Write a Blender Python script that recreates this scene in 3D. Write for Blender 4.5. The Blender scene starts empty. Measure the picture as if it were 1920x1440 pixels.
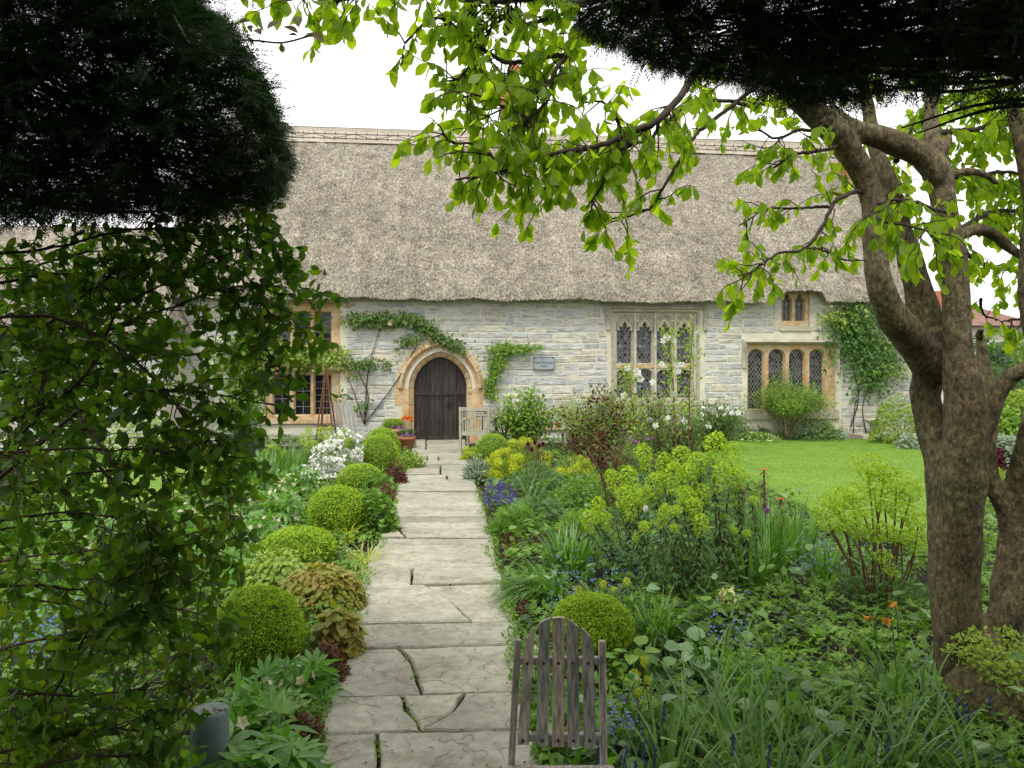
import bpy, bmesh, math, random
import numpy as np
from mathutils import Vector, Matrix

# ---------------------------------------------------------------- camera, world, sun, exposure
S = bpy.context.scene
COL = S.collection
F = 1450.0          # focal length in photograph pixels (1920 wide)
HY = 690.0          # horizon row in the photograph
EYE = 1.7
cd = bpy.data.cameras.new('camera')
cam = bpy.data.objects.new('camera', cd)
COL.objects.link(cam)
cd.sensor_width = 36.0
cd.lens = 36.0 * F / 1920.0
cd.shift_y = -(720.0 - HY) / 1920.0
cd.clip_start = 0.05
cd.clip_end = 900
cam.location = (0, 0, EYE)
cam.rotation_euler = (math.radians(90), 0, 0)
S.camera = cam

SUN_EL, SUN_AZ = math.radians(58), math.radians(200)    # azimuth the light comes from, clockwise from +Y
W = bpy.data.worlds.new("World")
S.world = W
W.use_nodes = True
nt = W.node_tree
nt.nodes.clear()
sky = nt.nodes.new('ShaderNodeTexSky'); sky.sky_type = 'NISHITA'; sky.sun_disc = False
sky.sun_elevation = SUN_EL; sky.sun_rotation = SUN_AZ; sky.dust_density = 4.0; sky.air_density = 1.0
hs = nt.nodes.new('ShaderNodeHueSaturation'); hs.inputs['Saturation'].default_value = 0.25
mx = nt.nodes.new('ShaderNodeMix'); mx.data_type = 'RGBA'; mx.inputs[0].default_value = 0.82
mx.inputs[7].default_value = (11.0, 10.95, 10.8, 1)       # the bright even cloud sheet
bg = nt.nodes.new('ShaderNodeBackground'); bg.inputs['Strength'].default_value = 0.12
wo = nt.nodes.new('ShaderNodeOutputWorld')
nt.links.new(sky.outputs[0], hs.inputs['Color'])
nt.links.new(hs.outputs[0], mx.inputs[6])
nt.links.new(mx.outputs[2], bg.inputs['Color'])
nt.links.new(bg.outputs[0], wo.inputs['Surface'])

sd = bpy.data.lights.new('sun', 'SUN'); sd.energy = 1.75; sd.angle = math.radians(12); sd.color = (1.0, 0.965, 0.89)
sun = bpy.data.objects.new('sun', sd); COL.objects.link(sun)
sdir = Vector((math.sin(SUN_AZ) * math.cos(SUN_EL), math.cos(SUN_AZ) * math.cos(SUN_EL), math.sin(SUN_EL)))
sun.rotation_euler = sdir.to_track_quat('Z', 'Y').to_euler()
sun.location = (0, 0, 30)
V_ = S.view_settings
V_.view_transform = 'Standard'; V_.look = 'None'; V_.gamma = 1.0; V_.exposure = 0.58
V_.use_curve_mapping = False
S.cycles.max_bounces = 6
S.cycles.diffuse_bounces = 3
S.cycles.transmission_bounces = 4
S.cycles.use_denoising = True

rng = np.random.default_rng(7)
random.seed(7)
TAU = 2 * math.pi

# ---------------------------------------------------------------- placing: photograph pixel + distance -> point
def P(px, py, Y):
    return np.array([(px - 960.0) / F * Y, Y, EYE - (py - HY) / F * Y])
def G(px, py, z=0.0):
    Y = F * (EYE - z) / (py - HY)
    return np.array([(px - 960.0) / F * Y, Y, z])

# ---------------------------------------------------------------- scene tree helpers
def tag(o, label=None, cat=None, group=None, kind=None):
    if label: o['label'] = label
    if cat: o['category'] = cat
    if group: o['group'] = group
    if kind: o['kind'] = kind
    return o
def thing(name, label, cat, loc=(0, 0, 0), rz=0.0, group=None, kind=None):
    o = bpy.data.objects.new(name, None); COL.objects.link(o)
    o.empty_display_size = 0.1
    o.location = [float(c) for c in loc]; o.rotation_euler = (0, 0, rz)
    return tag(o, label, cat, group, kind)
def root_of(o):
    while o.parent: o = o.parent
    return o
def copy_tree(o, loc, label, rz=0.0, scale=None):
    kids = [c for c in bpy.data.objects if c.parent == o]
    def rec(s, parent):
        c = s.copy(); COL.objects.link(c); c.parent = parent
        for ch in [k for k in bpy.data.objects if k.parent == s]: rec(ch, c)
        return c
    r = rec(o, None)
    r.location = [float(c) for c in loc]; r.rotation_euler = (0, 0, rz); r['label'] = label
    if scale: r.scale = (scale,) * 3
    return r

class Geo:
    """collects triangles; build() links them as ONE mesh object"""
    def __init__(s): s.V = []; s.T = []; s.M = []; s.S = []; s.n = 0
    def add(s, V, T, mi=0, smooth=False):
        V = np.asarray(V, dtype=np.float64).reshape(-1, 3); T = np.asarray(T, dtype=np.int64).reshape(-1, 3)
        s.V.append(V); s.T.append(T + s.n); s.n += len(V)
        s.M.append(np.full(len(T), mi)); s.S.append(np.full(len(T), smooth)); return s
    def inst(s, tpl, pos, R, sc, mi=0, smooth=False):
        v, t = tpl[0], tpl[1]
        n = len(pos)
        if n == 0: return s
        sc = np.broadcast_to(np.asarray(sc, float).reshape(-1, 1) if np.ndim(sc) <= 1 else np.asarray(sc, float), (n, 1) if np.ndim(sc) <= 1 else (n, 3))
        vv = v[None] * sc[:, None, :]
        X = np.einsum('nij,nvj->nvi', R, vv) + np.asarray(pos)[:, None, :]
        T = t[None] + (np.arange(n) * len(v))[:, None, None]
        return s.add(X.reshape(-1, 3), T.reshape(-1, 3), mi, smooth)
    def box(s, x0, x1, y0, y1, z0, z1, mi=0):
        V = [(x, y, z) for x in (x0, x1) for y in (y0, y1) for z in (z0, z1)]
        T = [(0,1,3),(0,3,2),(4,6,7),(4,7,5),(0,4,5),(0,5,1),(2,3,7),(2,7,6),(0,2,6),(0,6,4),(1,5,7),(1,7,3)]
        return s.add(V, T, mi)
    def bar(s, a, b, w, h, mi=0, up=(0, 0, 1)):
        a = np.array(a, float); b = np.array(b, float); d = b - a; L = np.linalg.norm(d); d /= L
        u = np.cross(d, up)
        if np.linalg.norm(u) < 1e-5: u = np.array([1., 0, 0])
        u /= np.linalg.norm(u); v = np.cross(u, d)
        V = [a + t * d * L + i * u * w / 2 + j * v * h / 2 for t in (0, 1) for i in (-1, 1) for j in (-1, 1)]
        T = [(0,1,3),(0,3,2),(4,6,7),(4,7,5),(0,4,5),(0,5,1),(2,3,7),(2,7,6),(0,2,6),(0,6,4),(1,5,7),(1,7,3)]
        return s.add(V, T, mi)
    def tube(s, pts, rad, seg=6, mi=0, smooth=True, caps=True, lump=0.0):
        pts = np.asarray(pts, float); n = len(pts); rad = np.broadcast_to(np.asarray(rad, float), (n,))
        tg = np.gradient(pts, axis=0); tg /= np.linalg.norm(tg, axis=1)[:, None] + 1e-9
        ref = np.array([0.31, 0.17, 0.94]); 
        if abs(np.dot(tg.mean(0) / (np.linalg.norm(tg.mean(0)) + 1e-9), ref)) > .9: ref = np.array([1., 0.2, 0])
        u = np.cross(tg, ref); u /= np.linalg.norm(u, axis=1)[:, None] + 1e-9; v = np.cross(tg, u)
        a = np.arange(seg) / seg * TAU
        rr = rad[:, None] * (1 + lump * rng.normal(size=(n, seg)))
        V = pts[:, None] + rr[:, :, None] * (np.cos(a)[None, :, None] * u[:, None] + np.sin(a)[None, :, None] * v[:, None])
        V = V.reshape(-1, 3); T = []
        for i in range(n - 1):
            for j in range(seg):
                p, q = i * seg + j, i * seg + (j + 1) % seg
                T += [(p, q, q + seg), (p, q + seg, p + seg)]
        if caps:
            T += [(0, j + 1, j) for j in range(1, seg - 1)] + [((n-1)*seg, (n-1)*seg + j, (n-1)*seg + j + 1) for j in range(1, seg - 1)]
        return s.add(V, T, mi, smooth)
    def lathe(s, prof, c=(0, 0, 0), seg=24, mi=0, smooth=True, sx=1, sy=1):
        a = np.arange(seg) / seg * TAU; V = []; T = []
        for r, z in prof:
            V += [(c[0] + r * sx * math.cos(t), c[1] + r * sy * math.sin(t), c[2] + z) for t in a]
        for i in range(len(prof) - 1):
            for j in range(seg):
                p, q = i * seg + j, i * seg + (j + 1) % seg
                T += [(p, q, q + seg), (p, q + seg, p + seg)]
        return s.add(V, T, mi, smooth)
    def mesh(s, name, mats):
        V = np.concatenate(s.V); T = np.concatenate(s.T).astype(np.int32)
        me = bpy.data.meshes.new(name)
        me.vertices.add(len(V)); me.vertices.foreach_set('co', V.astype(np.float32).ravel())
        me.loops.add(T.size); me.loops.foreach_set('vertex_index', T.ravel())
        me.polygons.add(len(T)); me.polygons.foreach_set('loop_start', np.arange(0, T.size, 3, dtype=np.int32))
        for m in (mats if isinstance(mats, (list, tuple)) else [mats]): me.materials.append(m)
        me.polygons.foreach_set('material_index', np.concatenate(s.M).astype(np.int32))
        me.update(calc_edges=True)
        me.polygons.foreach_set('use_smooth', np.concatenate(s.S).astype(bool))
        return me
    def build(s, name, mats, parent=None, local=False):
        if parent is not None and not local:
            off = np.array(root_of(parent).location)
            for i in range(len(s.V)): s.V[i] = s.V[i] - off
        o = bpy.data.objects.new(name, s.mesh(name, mats)); COL.objects.link(o)
        if parent is not None: o.parent = parent
        return o

def norm(a): a = np.asarray(a, float); return a / (np.linalg.norm(a, axis=-1, keepdims=True) + 1e-9)
def frames(d, n):
    """rotation matrices whose y column is d and z column is close to n"""
    y = norm(d); n = np.broadcast_to(n, y.shape)
    z = norm(n - (n * y).sum(-1, keepdims=True) * y + 1e-6 * rng.normal(size=y.shape)); x = np.cross(y, z)
    return np.stack([x, y, z], axis=-1)
def rand_dirs(n, up=0.0, rg=None):
    v = (rg or rng).normal(size=(n, 3)); v = norm(v); v[:, 2] += up; return norm(v)
def smooth_line(pts, n=8):
    pts = np.asarray(pts, float); out = []
    P_ = np.vstack([2 * pts[0] - pts[1], pts, 2 * pts[-1] - pts[-2]])
    for i in range(1, len(P_) - 2):
        for t in np.linspace(0, 1, n, endpoint=False):
            a, b, c, d = P_[i-1], P_[i], P_[i+1], P_[i+2]
            out.append(.5 * ((2*b) + (-a + c) * t + (2*a - 5*b + 4*c - d) * t*t + (-a + 3*b - 3*c + d) * t**3))
    out.append(pts[-1]); return np.array(out)

# ---- value noise in numpy
_NT = rng.random((64, 64, 64))
def vnoise(x, y, z=0.0):
    x, y, z = np.broadcast_arrays(np.asarray(x, float), np.asarray(y, float), np.asarray(z, float))
    xi, yi, zi = np.floor(x).astype(int), np.floor(y).astype(int), np.floor(z).astype(int)
    f = lambda t: t * t * (3 - 2 * t)
    fx, fy, fz = f(x - xi), f(y - yi), f(z - zi); r = 0
    for a in (0, 1):
        for b in (0, 1):
            for c in (0, 1):
                w = (fx if a else 1 - fx) * (fy if b else 1 - fy) * (fz if c else 1 - fz)
                r = r + w * _NT[(xi + a) % 64, (yi + b) % 64, (zi + c) % 64]
    return r * 2 - 1

# ---------------------------------------------------------------- leaf and flower templates (length +y = 1, normal +z)
def t_leaf(w=0.5, cup=0.12, droop=0.25, rows=3, peak=0.55, ser=0.0):
    V = [(0, 0, 0)]; T = []
    for i in range(1, rows + 1):
        t = i / (rows + 1)
        hw = w / 2 * math.sin(math.pi * t ** (math.log(0.5) / math.log(peak))) ** 0.75
        z = -droop * t * t
        hw *= 1 + (ser if i % 2 else -ser)
        V += [(-hw, t, z + cup * hw * 2), (0, t, z), (hw, t, z + cup * hw * 2)]
    V.append((0, 1, -droop))
    T += [(0, 2, 1), (0, 3, 2)]
    for i in range(rows - 1):
        a = 1 + 3 * i
        T += [(a, a+1, a+4), (a, a+4, a+3), (a+1, a+2, a+5), (a+1, a+5, a+4)]
    a = 1 + 3 * (rows - 1); e = len(V) - 1
    T += [(a, a+1, e), (a+1, a+2, e)]
    return np.array(V, float), np.array(T)
def merge_t(parts):
    V = []; T = []; n = 0
    for v, t in parts: V.append(v); T.append(t + n); n += len(v)
    return np.vstack(V), np.vstack(T)
def rot_t(tpl, ax, ang, off=(0, 0, 0), sc=1.0):
    R = np.array(Matrix.Rotation(ang, 3, ax)); return (tpl[0] * sc) @ R.T + np.array(off), tpl[1]
def t_palmate(k=5, w=0.42, spread=2.2, cup=0.05, rows=1, center=0.3):
    lf = t_leaf(w, cup, 0.12, rows)
    out = []
    for i in range(k):
        a = (i / (k - 1) - .5) * spread
        s = 1 - 0.28 * abs(i / (k - 1) - .5) * 2
        out.append(rot_t(lf, 'Z', -a, (0, center, 0), s * (1 - center)))
    st = (np.array([(-.012, 0, 0), (.012, 0, 0), (0, center, 0)]), np.array([(0, 1, 2)]))
    return merge_t(out + [st])
def t_whorl(k=7, w=0.26, tilt=0.35, rows=1, droop=0.25, roll=0.0):
    lf = t_leaf(w, 0.1, droop, rows)
    lf = rot_t(lf, 'X', tilt)
    return merge_t([rot_t(lf, 'Z', roll + TAU * i / k + 0.25 * math.sin(i * 5.1)) for i in range(k)])
def t_flower(k=5, w=0.75, tilt=0.35, r=0.5):
    lf = t_leaf(w, 0.1, 0.2, 1)
    return merge_t([rot_t(rot_t(lf, 'X', tilt), 'Z', TAU * i / k, sc=r) for i in range(k)])
def t_pinnate(k=6, w=0.34, l=0.3):
    lf = t_leaf(w, 0.1, 0.1, 1); out = []
    for i in range(k):
        y = 0.2 + 0.7 * i / k
        for sgn in (-1, 1): out.append(rot_t(lf, 'Z', -sgn * 1.15, (0, y, -0.1 * y), l * (1 - 0.3 * i / k)))
    out.append(rot_t(lf, 'Z', 0, (0, .85, -.09), l))
    out.append((np.array([(-.01, 0, 0), (.01, 0, 0), (0, .9, -.09)]), np.array([(0, 1, 2)])))
    return merge_t(out)
def t_yew(k=15):
    """flat spray of yew: one stem with two ranks of needles and two side shoots"""
    V = []; T = []; n = 0
    def shoot(o, ang, L, kk, zr):
        nonlocal n
        d = np.array([math.sin(ang), math.cos(ang), -0.1]); p = np.array([math.cos(ang), -math.sin(ang), 0])
        V.extend([o - p * .008, o + p * .008, o + d * L]); T.append((n, n+1, n+2)); n += 3
        for i in range(kk):
            t = 0.06 + 0.94 * (i + random.random() * .5) / kk
            for sg in (-1, 1):
                b = o + d * L * t; nl = 0.19 * (1 - 0.45 * t) * random.uniform(.8, 1.15)
                e = b + (p * sg * 0.9 + d * 0.45 + np.array([0, 0, random.uniform(-.25, .15)])) * nl
                q = d * 0.021
                V.extend([b - q, (b + e) / 2 + q * .9 + np.array([0, 0, .012]), e, (b + e) / 2 - q]); T.extend([(n, n+1, n+2), (n, n+2, n+3)]); n += 4
    shoot(np.zeros(3), 0.0, 1.0, k, 0)
    shoot(np.array([0, .25, 0]), 0.75, 0.55, k // 2, 0)
    shoot(np.array([0, .4, 0]), -0.75, 0.5, k // 2, 0)
    return np.array(V), np.array(T)

# ---------------------------------------------------------------- materials
def new_mat(name):
    m = bpy.data.materials.new(name); m.use_nodes = True; m.node_tree.nodes.clear(); return m, m.node_tree
def N(nt, t, **kw):
    n = nt.nodes.new(t)
    for k, v in kw.items():
        if k in ('op',): n.operation = v
        elif hasattr(n, k): setattr(n, k, v)
        else: n.inputs[k].default_value = v
    return n
def ramp(nt, fac, stops):
    r = nt.nodes.new('ShaderNodeValToRGB'); e = r.color_ramp.elements
    while len(e) < len(stops): e.new(0.5)
    for i, (p, c) in enumerate(stops): e[i].position = p; e[i].color = (*c[:3], 1)
    nt.links.new(fac, r.inputs[0]); return r.outputs[0]
def rnd(nt):
    """one random number per leaf: island random plus object random"""
    g = nt.nodes.new('ShaderNodeNewGeometry'); o = nt.nodes.new('ShaderNodeObjectInfo')
    a = N(nt, 'ShaderNodeMath', op='ADD'); nt.links.new(g.outputs['Random Per Island'], a.inputs[0]); nt.links.new(o.outputs['Random'], a.inputs[1])
    f = N(nt, 'ShaderNodeMath', op='FRACT'); nt.links.new(a.outputs[0], f.inputs[0]); return f.outputs[0]
def leafmat(name, cols, rough=0.5, trans=0.35, tcol=None, spec=0.35, patch=0.5):
    m, nt = new_mat(name)
    f = rnd(nt)
    tc = nt.nodes.new('ShaderNodeTexCoord')
    no = N(nt, 'ShaderNodeTexNoise', Scale=3.0, Detail=2.0); nt.links.new(tc.outputs['Object'], no.inputs['Vector'])
    mi = N(nt, 'ShaderNodeMix'); mi.inputs[0].default_value = patch; nt.links.new(f, mi.inputs[2]); nt.links.new(no.outputs[0], mi.inputs[3])
    k = len(cols)
    c = ramp(nt, mi.outputs[0], [(0.18 + 0.64 * i / max(k - 1, 1), cc) for i, cc in enumerate(cols)])
    fn = N(nt, 'ShaderNodeTexNoise', Scale=38.0, Detail=3.0); nt.links.new(tc.outputs['Object'], fn.inputs['Vector'])
    fc = ramp(nt, fn.outputs[0], [(.3, (.78, .80, .74)), (.7, (1.18, 1.16, 1.12))])
    fm = N(nt, 'ShaderNodeMix', data_type='RGBA', blend_type='MULTIPLY'); fm.inputs[0].default_value = 1; nt.links.new(c, fm.inputs[6]); nt.links.new(fc, fm.inputs[7]); c = fm.outputs[2]
    p = N(nt, 'ShaderNodeBsdfPrincipled', Roughness=rough); p.inputs['Specular IOR Level'].default_value = spec
    nt.links.new(c, p.inputs['Base Color'])
    out = nt.nodes.new('ShaderNodeOutputMaterial')
    if trans > 0:
        t = nt.nodes.new('ShaderNodeBsdfTranslucent')
        h = N(nt, 'ShaderNodeMix', data_type='RGBA', blend_type='MULTIPLY'); h.inputs[0].default_value = 1
        tt = tcol or (1.9, 2.1, 0.9); h.inputs[7].default_value = (*tt, 1)
        nt.links.new(c, h.inputs[6]); nt.links.new(h.outputs[2], t.inputs[0])
        ms = nt.nodes.new('ShaderNodeMixShader'); ms.inputs[0].default_value = trans
        nt.links.new(p.outputs[0], ms.inputs[1]); nt.links.new(t.outputs[0], ms.inputs[2]); nt.links.new(ms.outputs[0], out.inputs[0])
    else: nt.links.new(p.outputs[0], out.inputs[0])
    return m
def surfmat(name, layers, rough=0.85, bump=None, objrand=None, island=None, spec=0.3, coords='Object'):
    """layers: list of (scale, detail, [stops]) -- first gives the colour, the next ones multiply it.  bump: list of (scale, detail, distance, strength, stretch)"""
    m, nt = new_mat(name)
    tc = nt.nodes.new('ShaderNodeTexCoord'); base = tc.outputs[coords]
    if objrand:
        oi = rnd(nt)
        ad = N(nt, 'ShaderNodeVectorMath', op='MULTIPLY_ADD'); nt.links.new(oi, ad.inputs[0]); ad.inputs[1].default_value = (37, 53, 71)
        nt.links.new(base, ad.inputs[2]); base = ad.outputs[0]
    col = None
    def noise_of(sc, det, st=(1, 1, 1), kind='noise'):
        mp = N(nt, 'ShaderNodeMapping'); mp.inputs['Scale'].default_value = st; nt.links.new(base, mp.inputs[0])
        if kind == 'wave':
            n = N(nt, 'ShaderNodeTexWave', Scale=sc, Distortion=6.0, Detail=det)
        elif kind == 'step':
            n = N(nt, 'ShaderNodeTexNoise', Scale=sc, Detail=det, Roughness=0.5); nt.links.new(mp.outputs[0], n.inputs['Vector'])
            r = nt.nodes.new('ShaderNodeValToRGB'); e = r.color_ramp.elements; e[0].position = .40; e[1].position = .415; m2 = e.new(.53); m2.color = (1, 1, 1, 1); m3 = e.new(.545); m3.color = (.2, .2, .2, 1)
            nt.links.new(n.outputs[0], r.inputs[0]); return r.outputs[0]
        elif kind == 'vor':
            n = N(nt, 'ShaderNodeTexVoronoi', Scale=sc)
        else: n = N(nt, 'ShaderNodeTexNoise', Scale=sc, Detail=det, Roughness=0.62)
        nt.links.new(mp.outputs[0], n.inputs['Vector']); return n.outputs[0]
    for L in layers:
        sc, det, st = L[0], L[1], L[2]; stretch = L[3] if len(L) > 3 else (1, 1, 1)
        c = ramp(nt, noise_of(sc, det, stretch), st)
        if col is None: col = c
        else:
            x = N(nt, 'ShaderNodeMix', data_type='RGBA', blend_type='MULTIPLY'); x.inputs[0].default_value = 1
            nt.links.new(col, x.inputs[6]); nt.links.new(c, x.inputs[7]); col = x.outputs[2]
    if objrand:
        c = ramp(nt, oi, objrand)
        x = N(nt, 'ShaderNodeMix', data_type='RGBA', blend_type='MULTIPLY'); x.inputs[0].default_value = 1
        nt.links.new(col, x.inputs[6]); nt.links.new(c, x.inputs[7]); col = x.outputs[2]
    if island:
        g = nt.nodes.new('ShaderNodeNewGeometry'); c = ramp(nt, g.outputs['Random Per Island'], island)
        x = N(nt, 'ShaderNodeMix', data_type='RGBA', blend_type='MULTIPLY'); x.inputs[0].default_value = 1
        nt.links.new(col, x.inputs[6]); nt.links.new(c, x.inputs[7]); col = x.outputs[2]
    p = N(nt, 'ShaderNodeBsdfPrincipled', Roughness=rough); p.inputs['Specular IOR Level'].default_value = spec
    nt.links.new(col, p.inputs['Base Color'])
    last = None
    for b in (bump or []):
        sc, det, dist, stg = b[:4]; st = b[4] if len(b) > 4 else (1, 1, 1); kd = b[5] if len(b) > 5 else 'noise'
        bn = N(nt, 'ShaderNodeBump', Strength=stg, Distance=dist)
        nt.links.new(noise_of(sc, det, st, kd), bn.inputs['Height'])
        if last: nt.links.new(last, bn.inputs['Normal'])
        last = bn.outputs[0]
    if last: nt.links.new(last, p.inputs['Normal'])
    out = nt.nodes.new('ShaderNodeOutputMaterial'); nt.links.new(p.outputs[0], out.inputs[0])
    return m
def flat(name, c, rough=0.6, metal=0.0, spec=0.4):
    return surfmat(name, [(25, 4, [(0.3, tuple(x * .82 for x in c)), (0.7, tuple(min(1, x * 1.12) for x in c))])], rough, [(60, 3, 0.002, 0.3)], spec=spec)

M = {}
g1 = lambda *a: [(0.25, a[0]), (0.75, a[-1])]
M['soil'] = surfmat('soil', [(6, 6, [(0.3, (.022, .016, .011)), (0.7, (.055, .040, .028))]), (60, 4, [(0.3, (.6, .6, .6)), (0.7, (1.2, 1.15, 1.1))])], 0.95, [(40, 6, .03, .9), (7, 3, .06, .6)])
M['lawn'] = surfmat('lawn', [(0.9, 5, [(0.25, (.13, .235, .035)), (0.5, (.175, .29, .045)), (0.75, (.225, .33, .06))]),
                             (2.6, 5, [(0.35, (.80, .86, .75)), (0.5, (1, 1, 1)), (0.66, (1.28, 1.12, 1.15))], (0.5, 2.4, 1)),
                             (120, 3, [(0.3, (.72, .75, .7)), (0.7, (1.2, 1.2, 1.2))])], 0.8, [(160, 3, .02, .6)])
M['blade'] = leafmat('lawn_blade', [(.10, .19, .025), (.155, .27, .04), (.21, .33, .05), (.31, .40, .10)], trans=.25, patch=.72)
M['flag'] = surfmat('flagstone', [(1.6, 7, [(0.3, (.23, .222, .178)), (0.5, (.312, .305, .252)), (0.7, (.385, .378, .318))]), (9, 6, [(0.3, (.80, .79, .74)), (0.5, (1, 1, 1)), (.72, (1.16, 1.15, 1.12))]),
                                  (22, 5, [(0.35, (.83, .83, .82)), (0.6, (1.06, 1.05, 1.03))]),
                                  (4, 9, [(0.36, (.80, .79, .75)), (0.44, (1, 1, 1))]), (170, 3, [(.3, (.85, .85, .85)), (.7, (1.12, 1.12, 1.12))])], 0.8,
                    [(2.6, 5, .012, .9, (1, 1, 1), 'step'), (5, 8, .02, .6), (26, 6, .007, .7), (90, 3, .002, .6)], objrand=[(0, (.80, .80, .77)), (0.5, (1, .99, .97)), (1, (1.10, 1.08, 1.02))])
M['mortar'] = surfmat('mortar', [(3, 6, [(0.3, (.50, .47, .36)), (0.7, (.66, .63, .51))]), (40, 3, [(0.3, (.8, .8, .8)), (0.7, (1.1, 1.1, 1.1))])], 0.95, [(60, 5, .008, .8)])
M['stone'] = surfmat('lias_stone', [(2.6, 7, [(0.28, (.34, .35, .345)), (0.45, (.46, .465, .445)), (0.6, (.54, .535, .49)), (0.75, (.60, .56, .44))]),
                                    (13, 6, [(0.36, (.66, .66, .66)), (0.55, (1.05, 1.05, 1.05))], (0.5, 1, 2.0)),
                                    (70, 3, [(0.3, (.82, .82, .82)), (0.7, (1.1, 1.1, 1.1))])], 0.9,
                     [(7, 7, .03, .8, (0.5, 1, 2.6)), (34, 5, .01, .7)],
                     objrand=[(0, (.90, .94, .97)), (0.22, (.98, 1.0, 1.02)), (0.42, (.86, .89, .92)), (0.62, (1.02, 1.01, .97)), (0.78, (1.10, 1.08, .98)), (0.9, (.94, .88, .77)), (1, (1.06, 1.0, .87))])
M['ham'] = surfmat('ham_stone', [(3.2, 7, [(0.3, (.38, .22, .095)), (0.48, (.49, .345, .185)), (0.62, (.51, .42, .28)), (0.76, (.49, .46, .38))]),
                                 (16, 5, [(0.35, (.74, .74, .75)), (0.6, (1.08, 1.06, 1.04))])], 0.9, [(9, 6, .015, .6), (50, 4, .005, .6)],
                   objrand=[(0, (.88, .88, .9)), (0.4, (1.08, 1.04, 1.0)), (0.7, (.98, 1.0, 1.08)), (1, (1.18, 1.12, 1.05))])
M['greyham'] = surfmat('weathered_dressed_stone', [(2.8, 7, [(0.3, (.30, .285, .235)), (0.55, (.42, .40, .33)), (0.72, (.48, .42, .29)), (0.82, (.46, .28, .12))]),
                                 (16, 5, [(0.35, (.76, .76, .76)), (0.6, (1.08, 1.07, 1.05))])], 0.9, [(9, 6, .012, .6), (50, 4, .005, .6)],
                   objrand=[(0, (.9, .9, .9)), (1, (1.15, 1.14, 1.12))])
M['glass'] = surfmat('window_glass', [(3, 2, [(0.3, (.006, .007, .009)), (0.7, (.014, .016, .018))])], 0.06, spec=0.65, island=[(0, (.6, .6, .6)), (0.80, (1, 1, 1)), (0.86, (2.5, 2.7, 3.1)), (.95, (14, 15, 16)), (1, (22, 24, 26))])  # a few panes coloured pale to stand in for light showing in the glass
M['glassdark'] = surfmat('old_window_glass', [(3, 2, [(0.3, (.006, .007, .009)), (0.7, (.012, .014, .017))])], 0.08, spec=0.6)
M['lead'] = surfmat('lead', [(20, 3, [(0.3, (.16, .16, .16)), (0.7, (.30, .30, .29))])], 0.55)
M['leaddark'] = surfmat('leading_dark', [(20, 3, [(0.3, (.05, .05, .05)), (0.7, (.13, .13, .13))])], 0.55)
M['flash'] = surfmat('lead_flashing', [(6, 4, [(0.3, (.42, .48, .50)), (0.7, (.58, .62, .62))])], 0.6)
M['oak'] = surfmat('dark_oak', [(5, 6, [(0.3, (.012, .010, .009)), (0.55, (.030, .025, .022)), (0.75, (.065, .052, .044))], (2.5, 2.5, .35)),
                                (30, 5, [(0.35, (.55, .55, .55)), (0.65, (1.4, 1.35, 1.3))], (3, 3, .12))], 0.62, [(40, 4, .004, .9, (3, 3, .1))], objrand=[(0, (.8, .8, .8)), (1, (1.4, 1.3, 1.25))], spec=.4)
M['iron'] = flat('black_iron', (.012, .012, .013), 0.5)
M['thatch'] = surfmat('thatch', [(0.55, 6, [(0.3, (.235, .212, .175)), (0.5, (.315, .285, .238)), (0.7, (.41, .38, .325))]),
                                 (3.5, 7, [(0.33, (.70, .68, .66)), (0.5, (.98, .98, .97)), (0.68, (1.3, 1.28, 1.25))]),
                                 (26, 6, [(0.33, (.36, .34, .32)), (0.5, (1.0, 1.0, 1.0)), (0.68, (1.7, 1.68, 1.6))], (1, .6, .6)), (2.2, 4, [(.35, (.82, .80, .78)), (.65, (1.15, 1.14, 1.12))], (1.6, .25, .25))], 0.95,
                      [(24, 7, .06, 1.0), (70, 5, .03, 1.0, (1, .5, .5))])
M['straw'] = leafmat('thatch_reed', [(.075, .066, .052), (.21, .19, .15), (.43, .395, .32), (.74, .70, .60)], rough=.9, trans=0, spec=.1, patch=.45)
M['ridge'] = surfmat('thatch_ridge', [(0.9, 6, [(0.3, (.31, .28, .225)), (0.7, (.43, .39, .325))]), (30, 6, [(0.33, (.75, .74, .72)), (0.66, (1.15, 1.14, 1.12))], (1, .15, .15))], 0.95, [(40, 6, .03, .9, (1, .2, .2))])
M['ligger'] = flat('hazel_ligger', (.10, .075, .06), .8)
M['brick'] = surfmat('brick', [(8, 4, [(0.3, (.27, .10, .055)), (0.7, (.42, .19, .11))])], .9, [(50, 4, .004, .6)], objrand=[(0, (.7, .7, .7)), (1, (1.2, 1.1, 1.05))])
M['terra'] = surfmat('terracotta', [(9, 5, [(0.3, (.30, .10, .045)), (0.7, (.42, .17, .085))])], .85, [(40, 4, .003, .5)])
M['teak'] = surfmat('silvered_teak', [(6, 5, [(0.3, (.28, .265, .20)), (0.7, (.42, .40, .31))], (1, 1, .4)), (50, 4, [(0.3, (.8, .8, .8)), (0.7, (1.12, 1.12, 1.1))], (1, 1, .12))], .8, [(60, 4, .002, .6, (1, 1, .12))])
M['greywood'] = surfmat('weathered_wood', [(7, 7, [(0.3, (.24, .235, .215)), (0.5, (.38, .375, .345)), (0.72, (.52, .51, .47))], (1.6, 1.6, .22)),
                                          (45, 6, [(0.34, (.42, .41, .40)), (0.52, (1.0, .98, .95)), (0.75, (1.6, 1.5, 1.42))], (1.8, 1.8, .07))], .82,
                        [(40, 6, .006, 1.0, (2, 2, .07)), (9, 4, .006, .6, (1, 1, .3))], objrand=[(0, (.75, .8, .8)), (.5, (1, .98, .95)), (1, (1.25, 1.1, .95))])
M['greyslat'] = flat('grey_slats', (.21, .21, .195), .85)
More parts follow.
